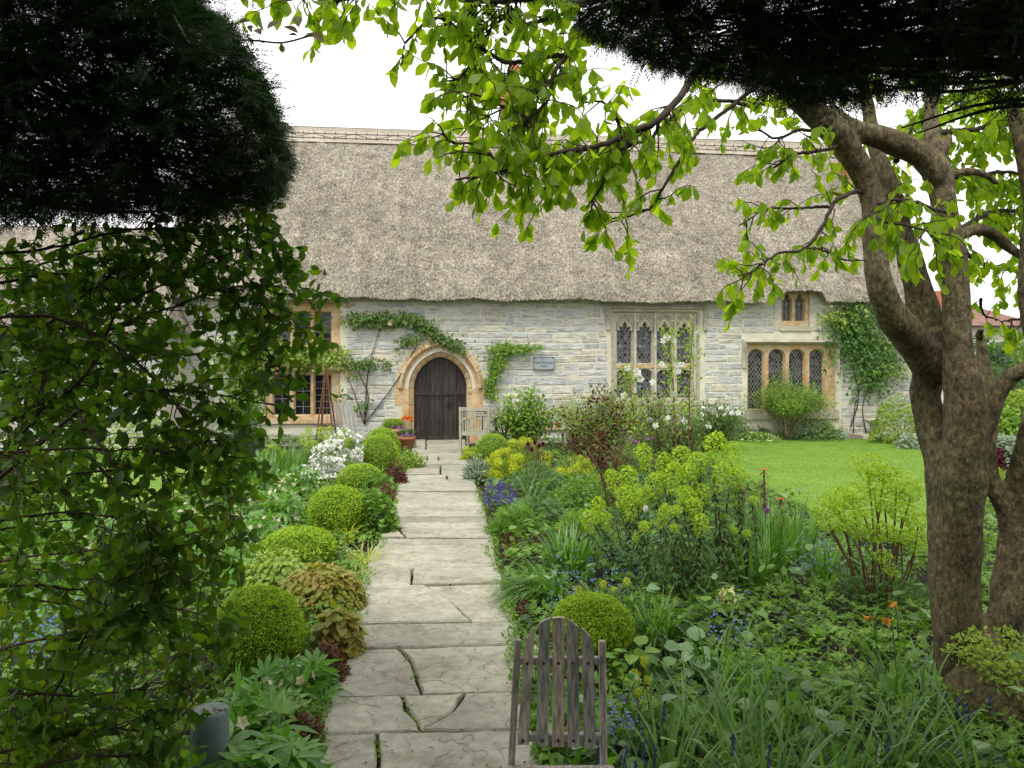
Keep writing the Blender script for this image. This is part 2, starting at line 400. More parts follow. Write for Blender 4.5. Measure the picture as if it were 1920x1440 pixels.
M['bark'] = surfmat('bark', [(3, 7, [(0.28, (.065, .048, .028)), (0.5, (.13, .10, .062)), (0.64, (.165, .135, .09)), (0.78, (.25, .225, .165))], (1, 1, .6)),
                             (26, 8, [(0.36, (.62, .60, .57)), (0.5, (1.0, .98, .96)), (.66, (1.3, 1.28, 1.22))], (1, 1, .8)), (60, 6, [(0.36, (.50, .49, .48)), (.5, (1, 1, 1)), (.64, (1.5, 1.5, 1.46))], (1, 1, .45)), (150, 3, [(0.62, (1, 1, 1)), (.68, (1.9, 1.95, 1.8))]),
                             (1.3, 3, [(0.42, (.80, .90, .66)), (0.58, (.93, .94, .88))])], .85,
                    [(7, 8, .03, .8, (1.3, 1.3, .7)), (38, 7, .022, 1.0, (1, 1, .55)), (110, 4, .004, .8)])
M['twig'] = surfmat('twig', [(20, 4, [(0.3, (.025, .016, .012)), (0.7, (.065, .045, .034))])], .8)
M['redtwig'] = surfmat('reddish_twig', [(20, 4, [(0.3, (.035, .018, .015)), (0.7, (.085, .045, .036))])], .7)
M['palestem'] = surfmat('pale_stem', [(20, 4, [(0.3, (.22, .16, .11)), (0.7, (.42, .34, .26))])], .8)
M['brownstem'] = surfmat('brown_stem', [(20, 4, [(0.3, (.08, .035, .018)), (0.7, (.17, .085, .045))])], .7)
M['greenstem'] = surfmat('green_stem', [(20, 4, [(0.3, (.05, .10, .03)), (0.7, (.10, .17, .05))])], .6)
# foliage
L = leafmat
M['yewlit'] = L('lit_yew_needles', [(.018, .05, .016), (.035, .09, .026), (.06, .14, .035)], .45, .15, spec=.35)  # brighter copy of the yew colour, so outer sprays look lit
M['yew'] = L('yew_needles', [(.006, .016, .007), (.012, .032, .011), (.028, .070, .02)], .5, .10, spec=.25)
M['tree'] = L('tree_leaf', [(.16, .27, .02), (.23, .36, .03), (.32, .44, .045)], .42, .74, (1.8, 1.75, .45))
M['shrub'] = L('shrub_leaf', [(.030, .075, .012), (.055, .13, .017), (.095, .185, .025), (.17, .22, .04)], .45, .55, (2.0, 2.1, .45))
M['box'] = L('box_leaf', [(.14, .25, .010), (.25, .38, .014), (.37, .50, .025)], .45, .25, patch=.25)
M['creeper'] = L('creeper_leaf', [(.04, .10, .022), (.075, .17, .03), (.14, .26, .045)], .5, .35)
M['boxcore'] = surfmat('box_inner_shoots', [(40, 4, [(0.3, (.03, .06, .008)), (0.7, (.07, .12, .015))])], .8)
M['lime'] = L('euphorbia_bracts', [(.21, .36, .014), (.32, .48, .02), (.46, .59, .04)], .6, .35, (1.5, 1.5, .6), patch=.2)
M['limey'] = L('yellow_euphorbia_bracts', [(.30, .40, .018), (.46, .54, .025), (.60, .63, .04)], .6, .3, (1.4, 1.3, .5), patch=.2)
M['bluegreen'] = L('blue_green_leaf', [(.06, .125, .038), (.09, .17, .055), (.14, .235, .08)], .5, .25)
M['strap'] = L('strap_leaf', [(.045, .12, .018), (.085, .19, .028), (.14, .27, .05)], .38, .35, spec=.5, patch=.3)
M['glauc'] = L('glaucous_strap_leaf', [(.06, .14, .035), (.10, .205, .055), (.155, .27, .08)], .42, .3, spec=.5, patch=.3)
M['ger'] = L('geranium_leaf', [(.065, .145, .018), (.11, .22, .025), (.17, .29, .04)], .55, .3, patch=.4)
M['green'] = L('mid_green_leaf', [(.085, .17, .016), (.14, .25, .025), (.22, .34, .04)], .5, .35)
M['dgreen'] = L('deep_green_leaf', [(.02, .055, .018), (.035, .085, .028), (.06, .13, .035)], .45, .25)
M['ygreen'] = L('yellow_green_leaf', [(.13, .21, .03), (.22, .31, .045), (.33, .40, .07)], .5, .35)
M['hell'] = L('hellebore_leaf', [(.06, .16, .022), (.10, .24, .032), (.17, .32, .055)], .4, .35, spec=.5)
M['hellfl'] = L('hellebore_flower', [(.45, .50, .30), (.58, .58, .40), (.55, .40, .32)], .6, .35, (1.2, 1.2, .9))
M['epi'] = L('epimedium_leaf', [(.17, .24, .03), (.28, .31, .045), (.32, .22, .06), (.22, .30, .045)], .45, .4, (1.6, 1.5, .5), patch=.45)
M['rust'] = L('rusty_red_leaf', [(.055, .022, .014), (.11, .040, .022), (.17, .075, .035)], .6, .25, (1.6, 1.2, .8))
M['maroon'] = L('maroon_petal', [(.045, .006, .010), (.09, .010, .018), (.14, .02, .03)], .6, .25, (1.8, .8, .8))
M['white'] = L('white_petal', [(.70, .72, .70), (.80, .80, .78)], .6, .25, (1, 1, 1))
M['cream'] = L('cream_petal', [(.55, .58, .25), (.68, .68, .38)], .6, .3, (1.1, 1.1, .8))
M['blue'] = L('blue_petal', [(.12, .18, .50), (.22, .32, .72)], .6, .25, (1, 1, 1.2))
M['violet'] = L('violet_petal', [(.08, .05, .35), (.18, .12, .55)], .6, .25, (1, 1, 1.2))
M['purple'] = L('purple_petal', [(.28, .09, .34), (.48, .22, .50)], .6, .25, (1, 1, 1.1))
M['orange'] = L('orange_petal', [(.75, .14, .02), (.85, .26, .03)], .55, .3, (1.2, 1.1, .8))
M['amber'] = L('amber_petal', [(.60, .25, .03), (.70, .38, .05)], .6, .3, (1.2, 1.1, .8))
M['red'] = L('scarlet_petal', [(.55, .05, .02), (.65, .12, .03)], .6, .3, (1.2, 1, .8))
M['silver'] = L('silver_leaf', [(.17, .24, .17), (.27, .34, .25), (.36, .42, .32)], .6, .25, (1.2, 1.2, 1))
M['rose'] = L('rose_leaf', [(.045, .115, .028), (.075, .16, .035), (.12, .21, .045), (.17, .17, .05)], .45, .35, patch=.35)
M['striped'] = L('variegated_grass', [(.22, .30, .10), (.45, .50, .22), (.55, .56, .12)], .5, .35)
M['hosta'] = L('broad_pale_leaf', [(.13, .23, .11), (.19, .30, .15), (.27, .38, .21)], .5, .3)

T_LEAF = [t_leaf(.58, .14, .28, 3, .58), t_leaf(.64, .20, .12, 3, .6), t_leaf(.52, .10, .42, 3, .55), t_leaf(.6, -.05, .2, 3, .6)]
T_SM = t_leaf(.5, .12, .15, 1)
T_NAR = t_leaf(.2, .08, .3, 1)
T_PAL = t_palmate(5, .44, 2.6); T_PAL7 = t_palmate(7, .30, 3.6, rows=1, center=.18)
T_PIN = t_pinnate()
T_FL = t_flower(); T_FL4 = t_flower(4, .8, .25)
# ================================================================ the thatched stone house
KW, Y0 = 0.11, 17.78
SQ = math.sqrt(1 + KW * KW)
def H(px, py, w=0.0):
    """photograph pixel -> house coordinates (x along the wall, y into the building, z up) on the plane w metres in front of the wall"""
    a = (px - 960.0) / F; t = (Y0 - w * SQ) / (1 - KW * a)
    return np.array([(a * t + (t - Y0) * KW) / SQ, -w, EYE + (HY - py) / F * t])
def HW(p):
    """house coordinates -> world"""
    c, s = 1 / SQ, KW / SQ
    return np.array([p[0] * c - p[1] * s, Y0 + p[0] * s + p[1] * c, p[2]])
house = thing('thatched_house', 'long pale stone house with steep grey thatched roof and pointed oak door', 'house', (0, Y0, 0), math.atan(KW))

def fill2d(loops):
    """triangles of a flat region bounded by the first loop, with the other loops as holes"""
    bm = bmesh.new(); 
    for lp in loops:
        vs = [bm.verts.new((p[0], p[1], 0)) for p in lp]
        for i in range(len(vs)): bm.edges.new((vs[i], vs[(i + 1) % len(vs)]))
    bmesh.ops.triangle_fill(bm, use_beauty=True, edges=bm.edges[:])
    bm.verts.index_update()
    V = np.array([v.co[:2] for v in bm.verts]); T = np.array([[v.index for v in f.verts] for f in bm.faces if len(f.verts) == 3])
    bm.free(); return V, T
def strip(g, la, lb, mi=0, closed=True, smooth=False):
    n = len(la); V = np.vstack([la, lb]); T = []
    for i in range(n if closed else n - 1):
        j = (i + 1) % n; T += [(i, j, n + j), (i, n + j, n + i)]
    g.add(V, T, mi, smooth)
def lift(lp, y): lp = np.asarray(lp, float); return np.stack([lp[:, 0], np.full(len(lp), y), lp[:, 1]], 1)

# --- door arch geometry
dl, dr = H(776, 830)[0], H(875.5, 830)[0]
DC, DA = (dl + dr) / 2, (dr - dl) / 2
ZS = H(825, 728)[2]; ZA = H(825, 669)[2]; RISE = ZA - ZS
AR = (DA * DA + RISE * RISE) / (2 * DA); AC = AR - DA           # radius, centre offset
def arch_x(z, d=0.0):
    """half width of the pointed arch offset outwards by d at height z"""
    if z <= ZS: return DA + d
    q = (AR + d) ** 2 - (z - ZS) ** 2
    return max(0.0, math.sqrt(q) - AC) if q > 0 else 0.0
def arch_curve(d, n=12):
    """points of the arch from left springing over the apex to right springing"""
    top = math.acos(AC / (AR + d)); a = np.linspace(0, top, n)
    R = [(DC - AC + (AR + d) * math.cos(t), ZS + (AR + d) * math.sin(t)) for t in a]
    Lh = [(2 * DC - x, z) for x, z in R]
    return Lh + R[::-1][1:]

# --- openings as pixel boxes: outer frame, then lights
WINS = []
def ubox(x0, x1, y0, y1, w=0.0):
    a = H(x0, y1, w); b = H(x1, y0, w); return a[0], b[0], a[2], b[2]
def light_loop(kind, x0, x1, z0, z1, n=7):
    c = (x0 + x1) / 2; hw = (x1 - x0) / 2; W_ = x1 - x0
    if kind == 'rect': return [(x0, z0), (x1, z0), (x1, z1), (x0, z1)]
    if kind == 'round':
        rise = hw * 0.95; zs = z1 - rise
        return [(x0, z0), (x1, z0)] + [(c + hw * math.cos(t), zs + rise * math.sin(t)) for t in np.linspace(0, math.pi, 2 * n)]
    if kind == 'four':
        rise = hw * 0.75; zs = z1 - rise
        return [(x0, z0), (x1, z0)] + [(c + hw * math.copysign(abs(math.cos(t)) ** .8, math.cos(t)), zs + rise * math.sin(t) ** .9) for t in np.linspace(0, math.pi, 2 * n)]
    if kind == 'cusp':
        pr = [(.5, 0), (.5, .1), (.44, .2), (.33, .22), (.29, .17), (.33, .27), (.37, .36), (.34, .45), (.24, .47), (.17, .40), (.14, .44), (.15, .55), (.10, .66), (0, .82)]
        zs = z1 - .82 * W_
        return [(x0, z0), (x1, z0)] + [(c + a * W_, zs + b * W_) for a, b in pr] + [(c - a * W_, zs + b * W_) for a, b in pr[::-1][1:]]
    if kind == 'ogee':
        pr = [(.5, 0), (.49, .2), (.40, .38), (.24, .44), (.20, .56), (.19, .72), (0, .95)]
        zs = z1 - .95 * W_
        return [(x0, z0), (x1, z0)] + [(c + a * W_, zs + b * W_) for a, b in pr] + [(c - a * W_, zs + b * W_) for a, b in pr[::-1][1:]]
def inside(poly, x, z):
    r = False; n = len(poly)
    for i in range(n):
        x1, z1 = poly[i]; x2, z2 = poly[i - 1]
        if (z1 > z) != (z2 > z) and x < (x2 - x1) * (z - z1) / (z2 - z1 + 1e-12) + x1: r = not r
    return r

def make_window(nm, outer, lights, mat, lattice, label, deep=0.05, lead='lead', glass='glass', extra=None, cell=(.068, .105), cham=.028):
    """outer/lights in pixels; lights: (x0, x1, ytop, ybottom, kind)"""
    u0, u1, z0, z1 = ubox(*outer)
    WINS.append((u0, u1, z0, z1))
    root = bpy.data.objects.new(nm, None); COL.objects.link(root); root.parent = house; root['label'] = label
    g = Geo(); loops = []; small = []
    for (a, b, t, bt, kd) in lights:
        x0, x1, zz0, zz1 = ubox(a, b, t, bt)
        lp = np.array(light_loop(kd, x0, x1, zz0, zz1)); c = np.array([(x0 + x1) / 2, (zz0 + zz1) / 2])
        sc = np.array([1 + 2 * cham / (x1 - x0), 1 + 2 * cham / (zz1 - zz0)])
        small.append(lp); loops.append((lp - c) * sc + c)
    oc = [(u0, z0), (u1, z0), (u1, z1), (u0, z1)]
    V, T = fill2d([oc] + loops)
    g.add(lift(V, deep), T)
    strip(g, lift(oc, deep), lift(oc, deep + .2))
    for big, sm in zip(loops, small):
        strip(g, lift(big, deep), lift(sm, deep + .07)); strip(g, lift(sm, deep + .07), lift(sm, deep + .15))
    if extra: extra(g, deep)
    g.build('frame', M[mat], root, local=True)
    # glass and leading
    yb = deep + .13
    for sm in small:
        gg = Geo(); gl = Geo()
        x0, x1 = sm[:, 0].min(), sm[:, 0].max(); zz0, zz1 = sm[:, 1].min(), sm[:, 1].max(); poly = [tuple(p) for p in sm]
        if lattice == 'diamond':
            cw, ch = cell; c = (x0 + x1) / 2
            for i in range(-6, 7):
                for j in range(0, int((zz1 - zz0) / ch * 2) + 4):
                    if (i + j) % 2: continue
                    cx, cz = c + i * cw / 2, zz0 + j * ch / 2
                    if not (inside(poly, cx, cz) or inside(poly, cx + cw * .3, cz) or inside(poly, cx - cw * .3, cz) or inside(poly, cx, cz - ch * .3) or inside(poly, cx, cz + ch*.3)): continue
                    tx, tz = random.gauss(0, .02), random.gauss(0, .02)
                    q = [(cx - cw/2, cz), (cx, cz - ch/2), (cx + cw/2, cz), (cx, cz + ch/2)]
                    gg.add([(x, yb + (x - cx) * tx + (z - cz) * tz, z) for x, z in q], [(0, 1, 2), (0, 2, 3)])
            W_, H_ = x1 - x0, zz1 - zz0
            for sg in (1, -1):
                k = ch / cw * sg; nlin = int((W_ * abs(k) + H_) / ch) + 3
                for j in range(-nlin, nlin + 1):
                    zc = zz0 + j * ch + ch / 2   # line z = zc + k (x - c)
                    ts = np.linspace(x0, x1, 22); run = []
                    for x in ts:
                        z = zc + k * (x - c)
                        if inside(poly, min(max(x, x0 + .002), x1 - .002), z): run.append((x, yb - .008, z))
                        else:
                            if len(run) > 1: gl.bar(run[0], run[-1], .0085, .008, up=(0, 1, 0))
                            run = []
                    if len(run) > 1: gl.bar(run[0], run[-1], .0085, .008, up=(0, 1, 0))
            for kbar in range(1, max(2, int(H_ / .30))):
                z = zz0 + kbar * H_ / max(2, int(H_ / .30)); gl.bar((x0, yb - .016, z), (x1, yb - .016, z), .012, .012, mi=1, up=(0, 1, 0))
            gl.bar((c, yb - .016, zz0), (c, yb - .016, zz1 - W_ * .5), .010, .010, mi=1, up=(0, 1, 0))
        else:
            nx, nz = 2, max(3, int(round((zz1 - zz0) / .16)))
            for i in range(nx):
                for j in range(nz):
                    xa, xb = x0 + (x1 - x0) * i / nx, x0 + (x1 - x0) * (i + 1) / nx; za, zb = zz0 + (zz1 - zz0) * j / nz, zz0 + (zz1 - zz0) * (j + 1) / nz
                    tx, tz = random.gauss(0, .012), random.gauss(0, .012)
                    gg.add([(x, yb + (x - xa) * tx + (z - za) * tz, z) for x, z in ((xa, za), (xb, za), (xb, zb), (xa, zb))], [(0, 1, 2), (0, 2, 3)])
            for i in range(nx + 1): xx = x0 + (x1 - x0) * i / nx; gl.bar((xx, yb - .008, zz0), (xx, yb - .008, zz1), .010, .010, up=(0, 1, 0))
            for j in range(nz + 1): zz = zz0 + (zz1 - zz0) * j / nz; gl.bar((x0, yb - .008, zz), (x1, yb - .008, zz), .010, .010, up=(0, 1, 0))
        gg.build('glass', M[glass], root, local=True)
        o = gl.build('leading', [M[lead], M['leaddark']], root, local=True)
    return root, (u0, u1, z0, z1)
def moulding(root, pts, prof, mat, name):
    """prof: list of (outward w, height v) swept along a 2d line in the wall plane; outward side is to the left of travel"""
    g = Geo(); pts = np.array(pts, float); n = len(pts); rows = []
    for i in range(n):
        a = pts[i] - pts[i-1] if i else pts[1] - pts[0]; b = pts[i+1] - pts[i] if i < n - 1 else a
        a = a / np.linalg.norm(a); b = b / np.linalg.norm(b); na, nb = np.array([-a[1], a[0]]), np.array([-b[1], b[0]])
        m = na + nb; m = m / np.dot(m, na) if abs(np.dot(m, na)) > .2 else na
        rows.append([(pts[i][0] + m[0] * v, -w, pts[i][1] + m[1] * v) for w, v in prof])
    for i in range(n - 1): strip(g, np.array(rows[i]), np.array(rows[i + 1]), closed=False)
    for e in (0, n - 1):
        k = len(prof); g.add(rows[e], [(0, j, j + 1) for j in range(1, k - 1)])
    return g.build(name, M[mat], root, local=True)
HOOD = [(-.04, 0.0), (.055, 0.0), (.085, .035), (.05, .06), (.03, .095), (-.03, .11)]

# upper and lower mullioned windows at the left
w1, b1 = make_window('window', (497, 638, 567, 652), [(512, 542, 586, 647, 'rect'), (550.5, 580, 586, 647, 'rect'), (589, 619, 586, 647, 'rect')], 'ham', 'rect', 'golden three-light upper window with square leading, above the lower one', lead='lead', glass='glassdark')
w2, b2 = make_window('window', (497, 638, 697, 787), [(512, 541, 704, 778, 'rect'), (552, 580.5, 704, 778, 'rect'), (589.5, 619, 704, 778, 'rect')], 'ham', 'rect', 'golden three-light lower window behind the plant pyramid', lead='lead', glass='glassdark')
for (rt, b) in ((w1, b1), (w2, b2)):
    moulding(rt, [(b[0] - .12, b[3] - .12), (b[0] - .12, b[3] + .02), (b[1] + .12, b[3] + .02), (b[1] + .12, b[3] - .12)], HOOD, 'ham', 'hood_mould')
    g = Geo(); g.box(b[0] - .04, b[1] + .04, -.06, .1, b[2] - .09, b[2] + .01); g.build('sill', M['ham'], rt, local=True)
# the tall traceried window
def tracery(g, deep):
    for (a, b, t, kk) in ((1160, 1186, 605, 1), (1197.5, 1224, 605, 1), (1235, 1260.5, 605, 1), (1273, 1298, 606, 1)):
        x0, x1, zz, zt = ubox(a, b, 587, 605); c = (x0 + x1) / 2; Wd = x1 - x0
        zb = H(a, 588)[2]
        for sx in (-.27, .27):
            ccx, ccz = c + sx * Wd, zb - .085
            an = np.linspace(0, TAU, 15); g.tube([(ccx + .062 * math.cos(q), deep - .004, ccz + .062 * math.sin(q)) for q in an], .009, 4, caps=False)
            for q in range(6):
                g.tube([(ccx, deep - .004, ccz), (ccx + .055 * math.cos(q * TAU / 6), deep - .004, ccz + .055 * math.sin(q * TAU / 6))], .007, 3)
        # ogee rib over the light
        z0 = H(a, 621)[2]; hw = Wd / 2 + .03
        og = [(1, 0), (.97, .10), (.80, .20), (.5, .26), (.25, .30), (.08, .37), (0, .47)]
        R = [(c + p * hw, deep - .012, z0 + q) for p, q in og]
        g.tube(R, .012, 5); g.tube([(2 * c - x, y, z) for x, y, z in R], .012, 5)
    for xm in (1153, 1191.5, 1229.5, 1267, 1304):
        u = H(xm, 640)[0]; g.bar((u, deep - .02, H(xm, 745)[2]), (u, deep - .02, H(xm, 588)[2]), .05, .05, up=(0, 1, 0))
LU = [(1160, 1186, 604, 681, 'cusp'), (1197.5, 1224, 604, 681, 'cusp'), (1235, 1260.5, 605, 681, 'cusp'), (1273, 1298, 606, 681, 'cusp'),
      (1160, 1186, 694, 746, 'four'), (1197.5, 1224, 694, 746, 'four'), (1235, 1260.5, 695, 746, 'four'), (1273, 1298, 695, 746, 'four')]
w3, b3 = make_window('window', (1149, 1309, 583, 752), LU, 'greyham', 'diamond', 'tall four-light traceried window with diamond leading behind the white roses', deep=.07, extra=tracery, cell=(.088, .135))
u0, u1, z0, z1 = b3
g = Geo(); g.box(u0, u1, .055, .1, H(1200, 690)[2], H(1200, 682)[2]); g.build('transom', M['ham'], w3, local=True)
ZH = H(1200, 619)[2]
moulding(w3, [(u0 - .07, ZH), (u0 - .07, z1 + .04), (u1 + .13, z1 + .04), (u1 + .13, ZH)], HOOD, 'greyham', 'hood_mould')
moulding(w3, [(u0 + .0, z0), (u0 + .0, z1 - .015), (u1 - .0, z1 - .015), (u1 - .0, z0)], [(-.07, -.045), (-.03, -.03), (.005, 0), (.01, .04), (-.02, .06)], 'greyham', 'jamb_moulding')
g = Geo(); g.box(u0 - .1, u1 + .1, -.05, .1, z0 - .1, z0); g.build('sill', M['greyham'], w3, local=True)
# right hand round-headed window
w4, b4 = make_window('window', (1401, 1567, 645, 769), [(1406.5, 1433.5, 656, 767, 'round'), (1445, 1473, 656, 767, 'round'), (1483.5, 1511, 656, 767, 'round'), (1522, 1547.5, 656, 767, 'round')], 'ham', 'diamond', 'orange stone window with four round-headed lights behind the green shrub', deep=.06, glass='glassdark', cell=(.082, .118))
u0, u1, z0, z1 = b4
moulding(w4, [(u0 - .03, H(1400, 690)[2]), (u0 - .03, z1 + .01), (u1 + .02, z1 + .01), (u1 + .02, H(1400, 700)[2])], HOOD, 'greyham', 'hood_mould')
g = Geo(); g.box(u0 - .06, u1 + .06, -.05, .12, z0 - .22, z0); g.build('sill', M['greyham'], w4, local=True)
def spand(g, deep):
    for a, b in ((1406.5, 1433.5), (1445, 1473), (1483.5, 1511), (1522, 1547.5)):
        x0, x1, q0, q1 = ubox(a, b, 656, 767); c = (x0 + x1) / 2
# small two-light window under the eave
w5, b5 = make_window('window', (1464, 1517, 538, 612), [(1468.5, 1485, 551, 601, 'ogee'), (1492.5, 1509, 551, 601, 'ogee')], 'ham', 'diamond', 'little two-light window pushed up into the thatch', deep=.02, cell=(.058, .085), cham=.02)
u0, u1, z0, z1 = b5
Geo().box(u0 - .16, u0, -.015, .1, z0 - .09, z1 + .05).build('jamb', M['greyham'], w5, local=True); Geo().box(u1, u1 + .20, -.02, .1, z0 - .09, z1 + .05).build('jamb', M['greyham'], w5, local=True)
g = Geo(); g.box(u0 - .03, u1 + .03, -.035, .1, z0 - .11, z0); g.build('sill', M['greyham'], w5, local=True)

# --- wall behind the facing stones
UL, UR = H(330, 700)[0], H(1716, 700)[0]
def eave_z(u):
    pu = [H(x, y, .42)[[0, 2]] for x, y in ((330, 551), (640, 552.5), (900, 554), (1000, 556), (1150, 556.5), (1400, 559), (1720, 561))]
    pu = np.array(pu); z = np.interp(u, pu[:, 0], pu[:, 1])
    ua, ub = H(1458, 540, .42)[0], H(1552, 540, .42)[0]
    up = 1 / (1 + np.exp(-(np.asarray(u) - ua - .05) / .10)) * 1 / (1 + np.exp((np.asarray(u) - ub + .02) / .035))
    return z + .30 * up + .015 * np.sin(np.asarray(u) * 1.7) + .01 * np.sin(np.asarray(u) * 5.1)
wall = bpy.data.objects.new('wall', None); COL.objects.link(wall); wall.parent = house
top = [(u, float(eave_z(u)) + .02) for u in np.linspace(UR, UL, 60)]
outer = [(UL, -.1), (UR, -.1)] + top
holes = []
for b in WINS: holes.append([(b[0], b[2]), (b[1], b[2]), (b[1], b[3] if b[3] < 3.4 else 3.3), (b[0], b[3] if b[3] < 3.4 else 3.3)])
holes[-1] = None; holes = [h for h in holes if h]
b = b5; holes.append([(b[0], b[2]), (b[1], b[2]), (b[1], min(b[3], float(eave_z((b[0]+b[1])/2)) - .02)), (b[0], min(b[3], float(eave_z((b[0]+b[1])/2)) - .02))])
dcv = arch_curve(.12, 10)
holes.append([(DC - DA - .12, -.05), (DC + DA + .12, -.05)] + dcv[::-1])
V, T = fill2d([outer] + holes)
g = Geo(); g.add(lift(V, 0), T)
for h in holes: strip(g, lift(h, 0), lift(h, .32))
strip(g, lift([(UL, -.1), (UR, -.1), top[0], top[-1]], 0), lift([(UL, -.1), (UR, -.1), top[0], top[-1]], .5))
for u in (UL, UR):
    zt = float(eave_z(u)); g.add([(u, 0, -.1), (u, 7.4, -.1), (u, 7.4, zt), (u, 3.9, zt + 4.7), (u, 0, zt)], [(0, 1, 2), (0, 2, 4), (4, 2, 3)])
g.add([(UL, 7.4, -.1), (UR, 7.4, -.1), (UR, 7.4, 3.4), (UL, 7.4, 3.4)], [(0, 1, 2), (0, 2, 3)])
g.build('mortar_bed', M['mortar'], wall, local=True)

# --- facing stones
def stone_geo(w, h, d, r=None):
    """rough block: chamfered, uneven front"""
    j = lambda s: random.uniform(-s, s)
    c = min(.018, h * .12); x, z = w / 2, h / 2
    V = []
    for (ix, iz) in ((-1, -1), (1, -1), (1, 1), (-1, 1)): V.append((ix * x + j(.012), 0.0, iz * z + j(.010)))
    for (ix, iz) in ((-1, -1), (1, -1), (1, 1), (-1, 1)): V.append((ix * (x - c) + j(.012), -d + j(.006), iz * (z - c) + j(.010)))
    V.append((j(w * .2), -d - random.uniform(-.003, .007), j(h * .15)))
    T = []
    for i in range(4):
        k = (i + 1) % 4; T += [(i, k, 4 + k), (i, 4 + k, 4 + i), (4 + i, 4 + k, 8)]
    return np.array(V), np.array(T)
def blocked(za, zb):
    out = []
    for b in WINS:
        e = .10
        if zb > b[2] - (.22 if b is WINS[3] else .1) and za < b[3] + (.13 if b[3] < 3.2 else .3): out.append((b[0] - e - .03, b[1] + e + (.05 if b is WINS[2] else .03)))
    zc = (za + zb) / 2
    if zc < ZS: out.append((DC - arch_x(zc, .36) - .02, DC + arch_x(zc, .36) + .02))
    else:
        x = arch_x(za, .40)
        if x > 0: out.append((DC - x - .01, DC + x + .01))
    return sorted(out)
stones = []
z = -.02; ZTOP = 3.16
rs = random.Random(11)
while z < 3.3:
    hgt = rs.uniform(.10, .23) if z < 2.2 else rs.choice([.10, .14, .19, .22])
    za, zb = z, min(z + hgt, 3.36)
    bl = blocked(za, zb); u = UL + rs.uniform(-.2, 0)
    while u < UR:
        ln = rs.uniform(.22, .62) if rs.random() < .8 else rs.uniform(.6, .95)
        a, b_ = u, min(u + ln, UR)
        segs = [(a, b_)]
        for q0, q1 in bl:
            ns = []
            for s0, s1 in segs:
                if q1 <= s0 or q0 >= s1: ns.append((s0, s1))
                else:
                    if q0 - s0 > .07: ns.append((s0, q0))
                    if s1 - q1 > .07: ns.append((q1, s1))
            segs = ns
        for s0, s1 in segs:
            if s1 - s0 > .06:
                cu = (s0 + s1) / 2
                if zb < float(eave_z(cu)) - .1: 
                    if hgt > .17 and rs.random() < .25:   # split into two thin stones
                        stones.append((s0, s1, za, za + hgt * .48)); stones.append((s0, s1, za + hgt * .48, zb))
                    else: stones.append((s0, s1, za, zb))
        u += ln
    z += hgt
def to_px(p):
    w = HW(p); return 960 + w[0] / w[1] * F, HY - (w[2] - EYE) / w[1] * F
def stone_score(s):
    px, py = to_px(((s[0] + s[1]) / 2, 0, (s[2] + s[3]) / 2)); ar = (s[1] - s[0]) * (s[3] - s[2])
    vis = (640 < px < 1400 and py < 735) or (1320 < px < 1600 and py < 700)
    return ar + (10 if vis else 0)
stones.sort(key=stone_score, reverse=True)
rest = Geo()
for i, s in enumerate(stones):
    w_, h_ = s[1] - s[0] - rs.uniform(.010, .034), s[3] - s[2] - rs.uniform(.010, .03)
    V, T = stone_geo(w_, h_, rs.uniform(.002, .013)); c = np.array([(s[0] + s[1]) / 2, .0, (s[2] + s[3]) / 2 + .022 * float(vnoise((s[0] + s[1]) * .45, s[2] * .4))])
    if i < 300:
        g = Geo().add(V, T); o = g.build('stone', M['stone'], wall, local=True); o.location = c
    else: rest.add(V + c, T)
o = rest.build('stone_facing', M['stone'], wall, local=True); o['kind'] = 'stuff'
# moulded stone band under the eave
g = Geo()
for ua, ub in ((UL, b5[0] - .17), (b5[1] + .22, UR)):
    us = np.linspace(ua, ub, 30); prof = [(.0, -.13), (.05, -.12), (.06, -.06), (.10, -.04), (.12, .03), (0, .05)]
    R = [np.array([(u, -w, float(eave_z(u)) + v) for w, v in prof]) for u in us]
    for i in range(len(us) - 1): strip(g, R[i], R[i + 1], closed=False)
g.build('eaves_band', M['greyham'], wall, local=True)

# --- door surround: voussoirs in moulded profile, jamb blocks
surround = bpy.data.objects.new('door_surround', None); COL.objects.link(surround); surround.parent = house
PR_IN = [(0, .26), (0, .13), (.05, .075), (.105, .07), (.115, .035), (.175, .025), (.19, -.005), (.245, -.01), (.25, .03)]
PR_HOOD = [(.25, .03), (.255, -.06), (.285, -.085), (.325, -.07), (.345, -.03), (.40, -.012), (.405, .03)]
def arch_block(prof, a0, a1, side, gap=.004, n=4):
    g = Geo(); rows = []
    for t in np.linspace(a0, a1, n):
        row = []
        for d, y in prof:
            r = AR + d; tt = min(t, math.acos(AC / r)) if t > .1 else t
            x = -AC + r * math.cos(tt); zz = r * math.sin(tt)
            row.append((DC + side * x, y, ZS + zz))
        rows.append(row)
    for i in range(n - 1): strip(g, np.array(rows[i]), np.array(rows[i + 1]), closed=False)
    return g
top_in = math.acos(AC / (AR + .4))
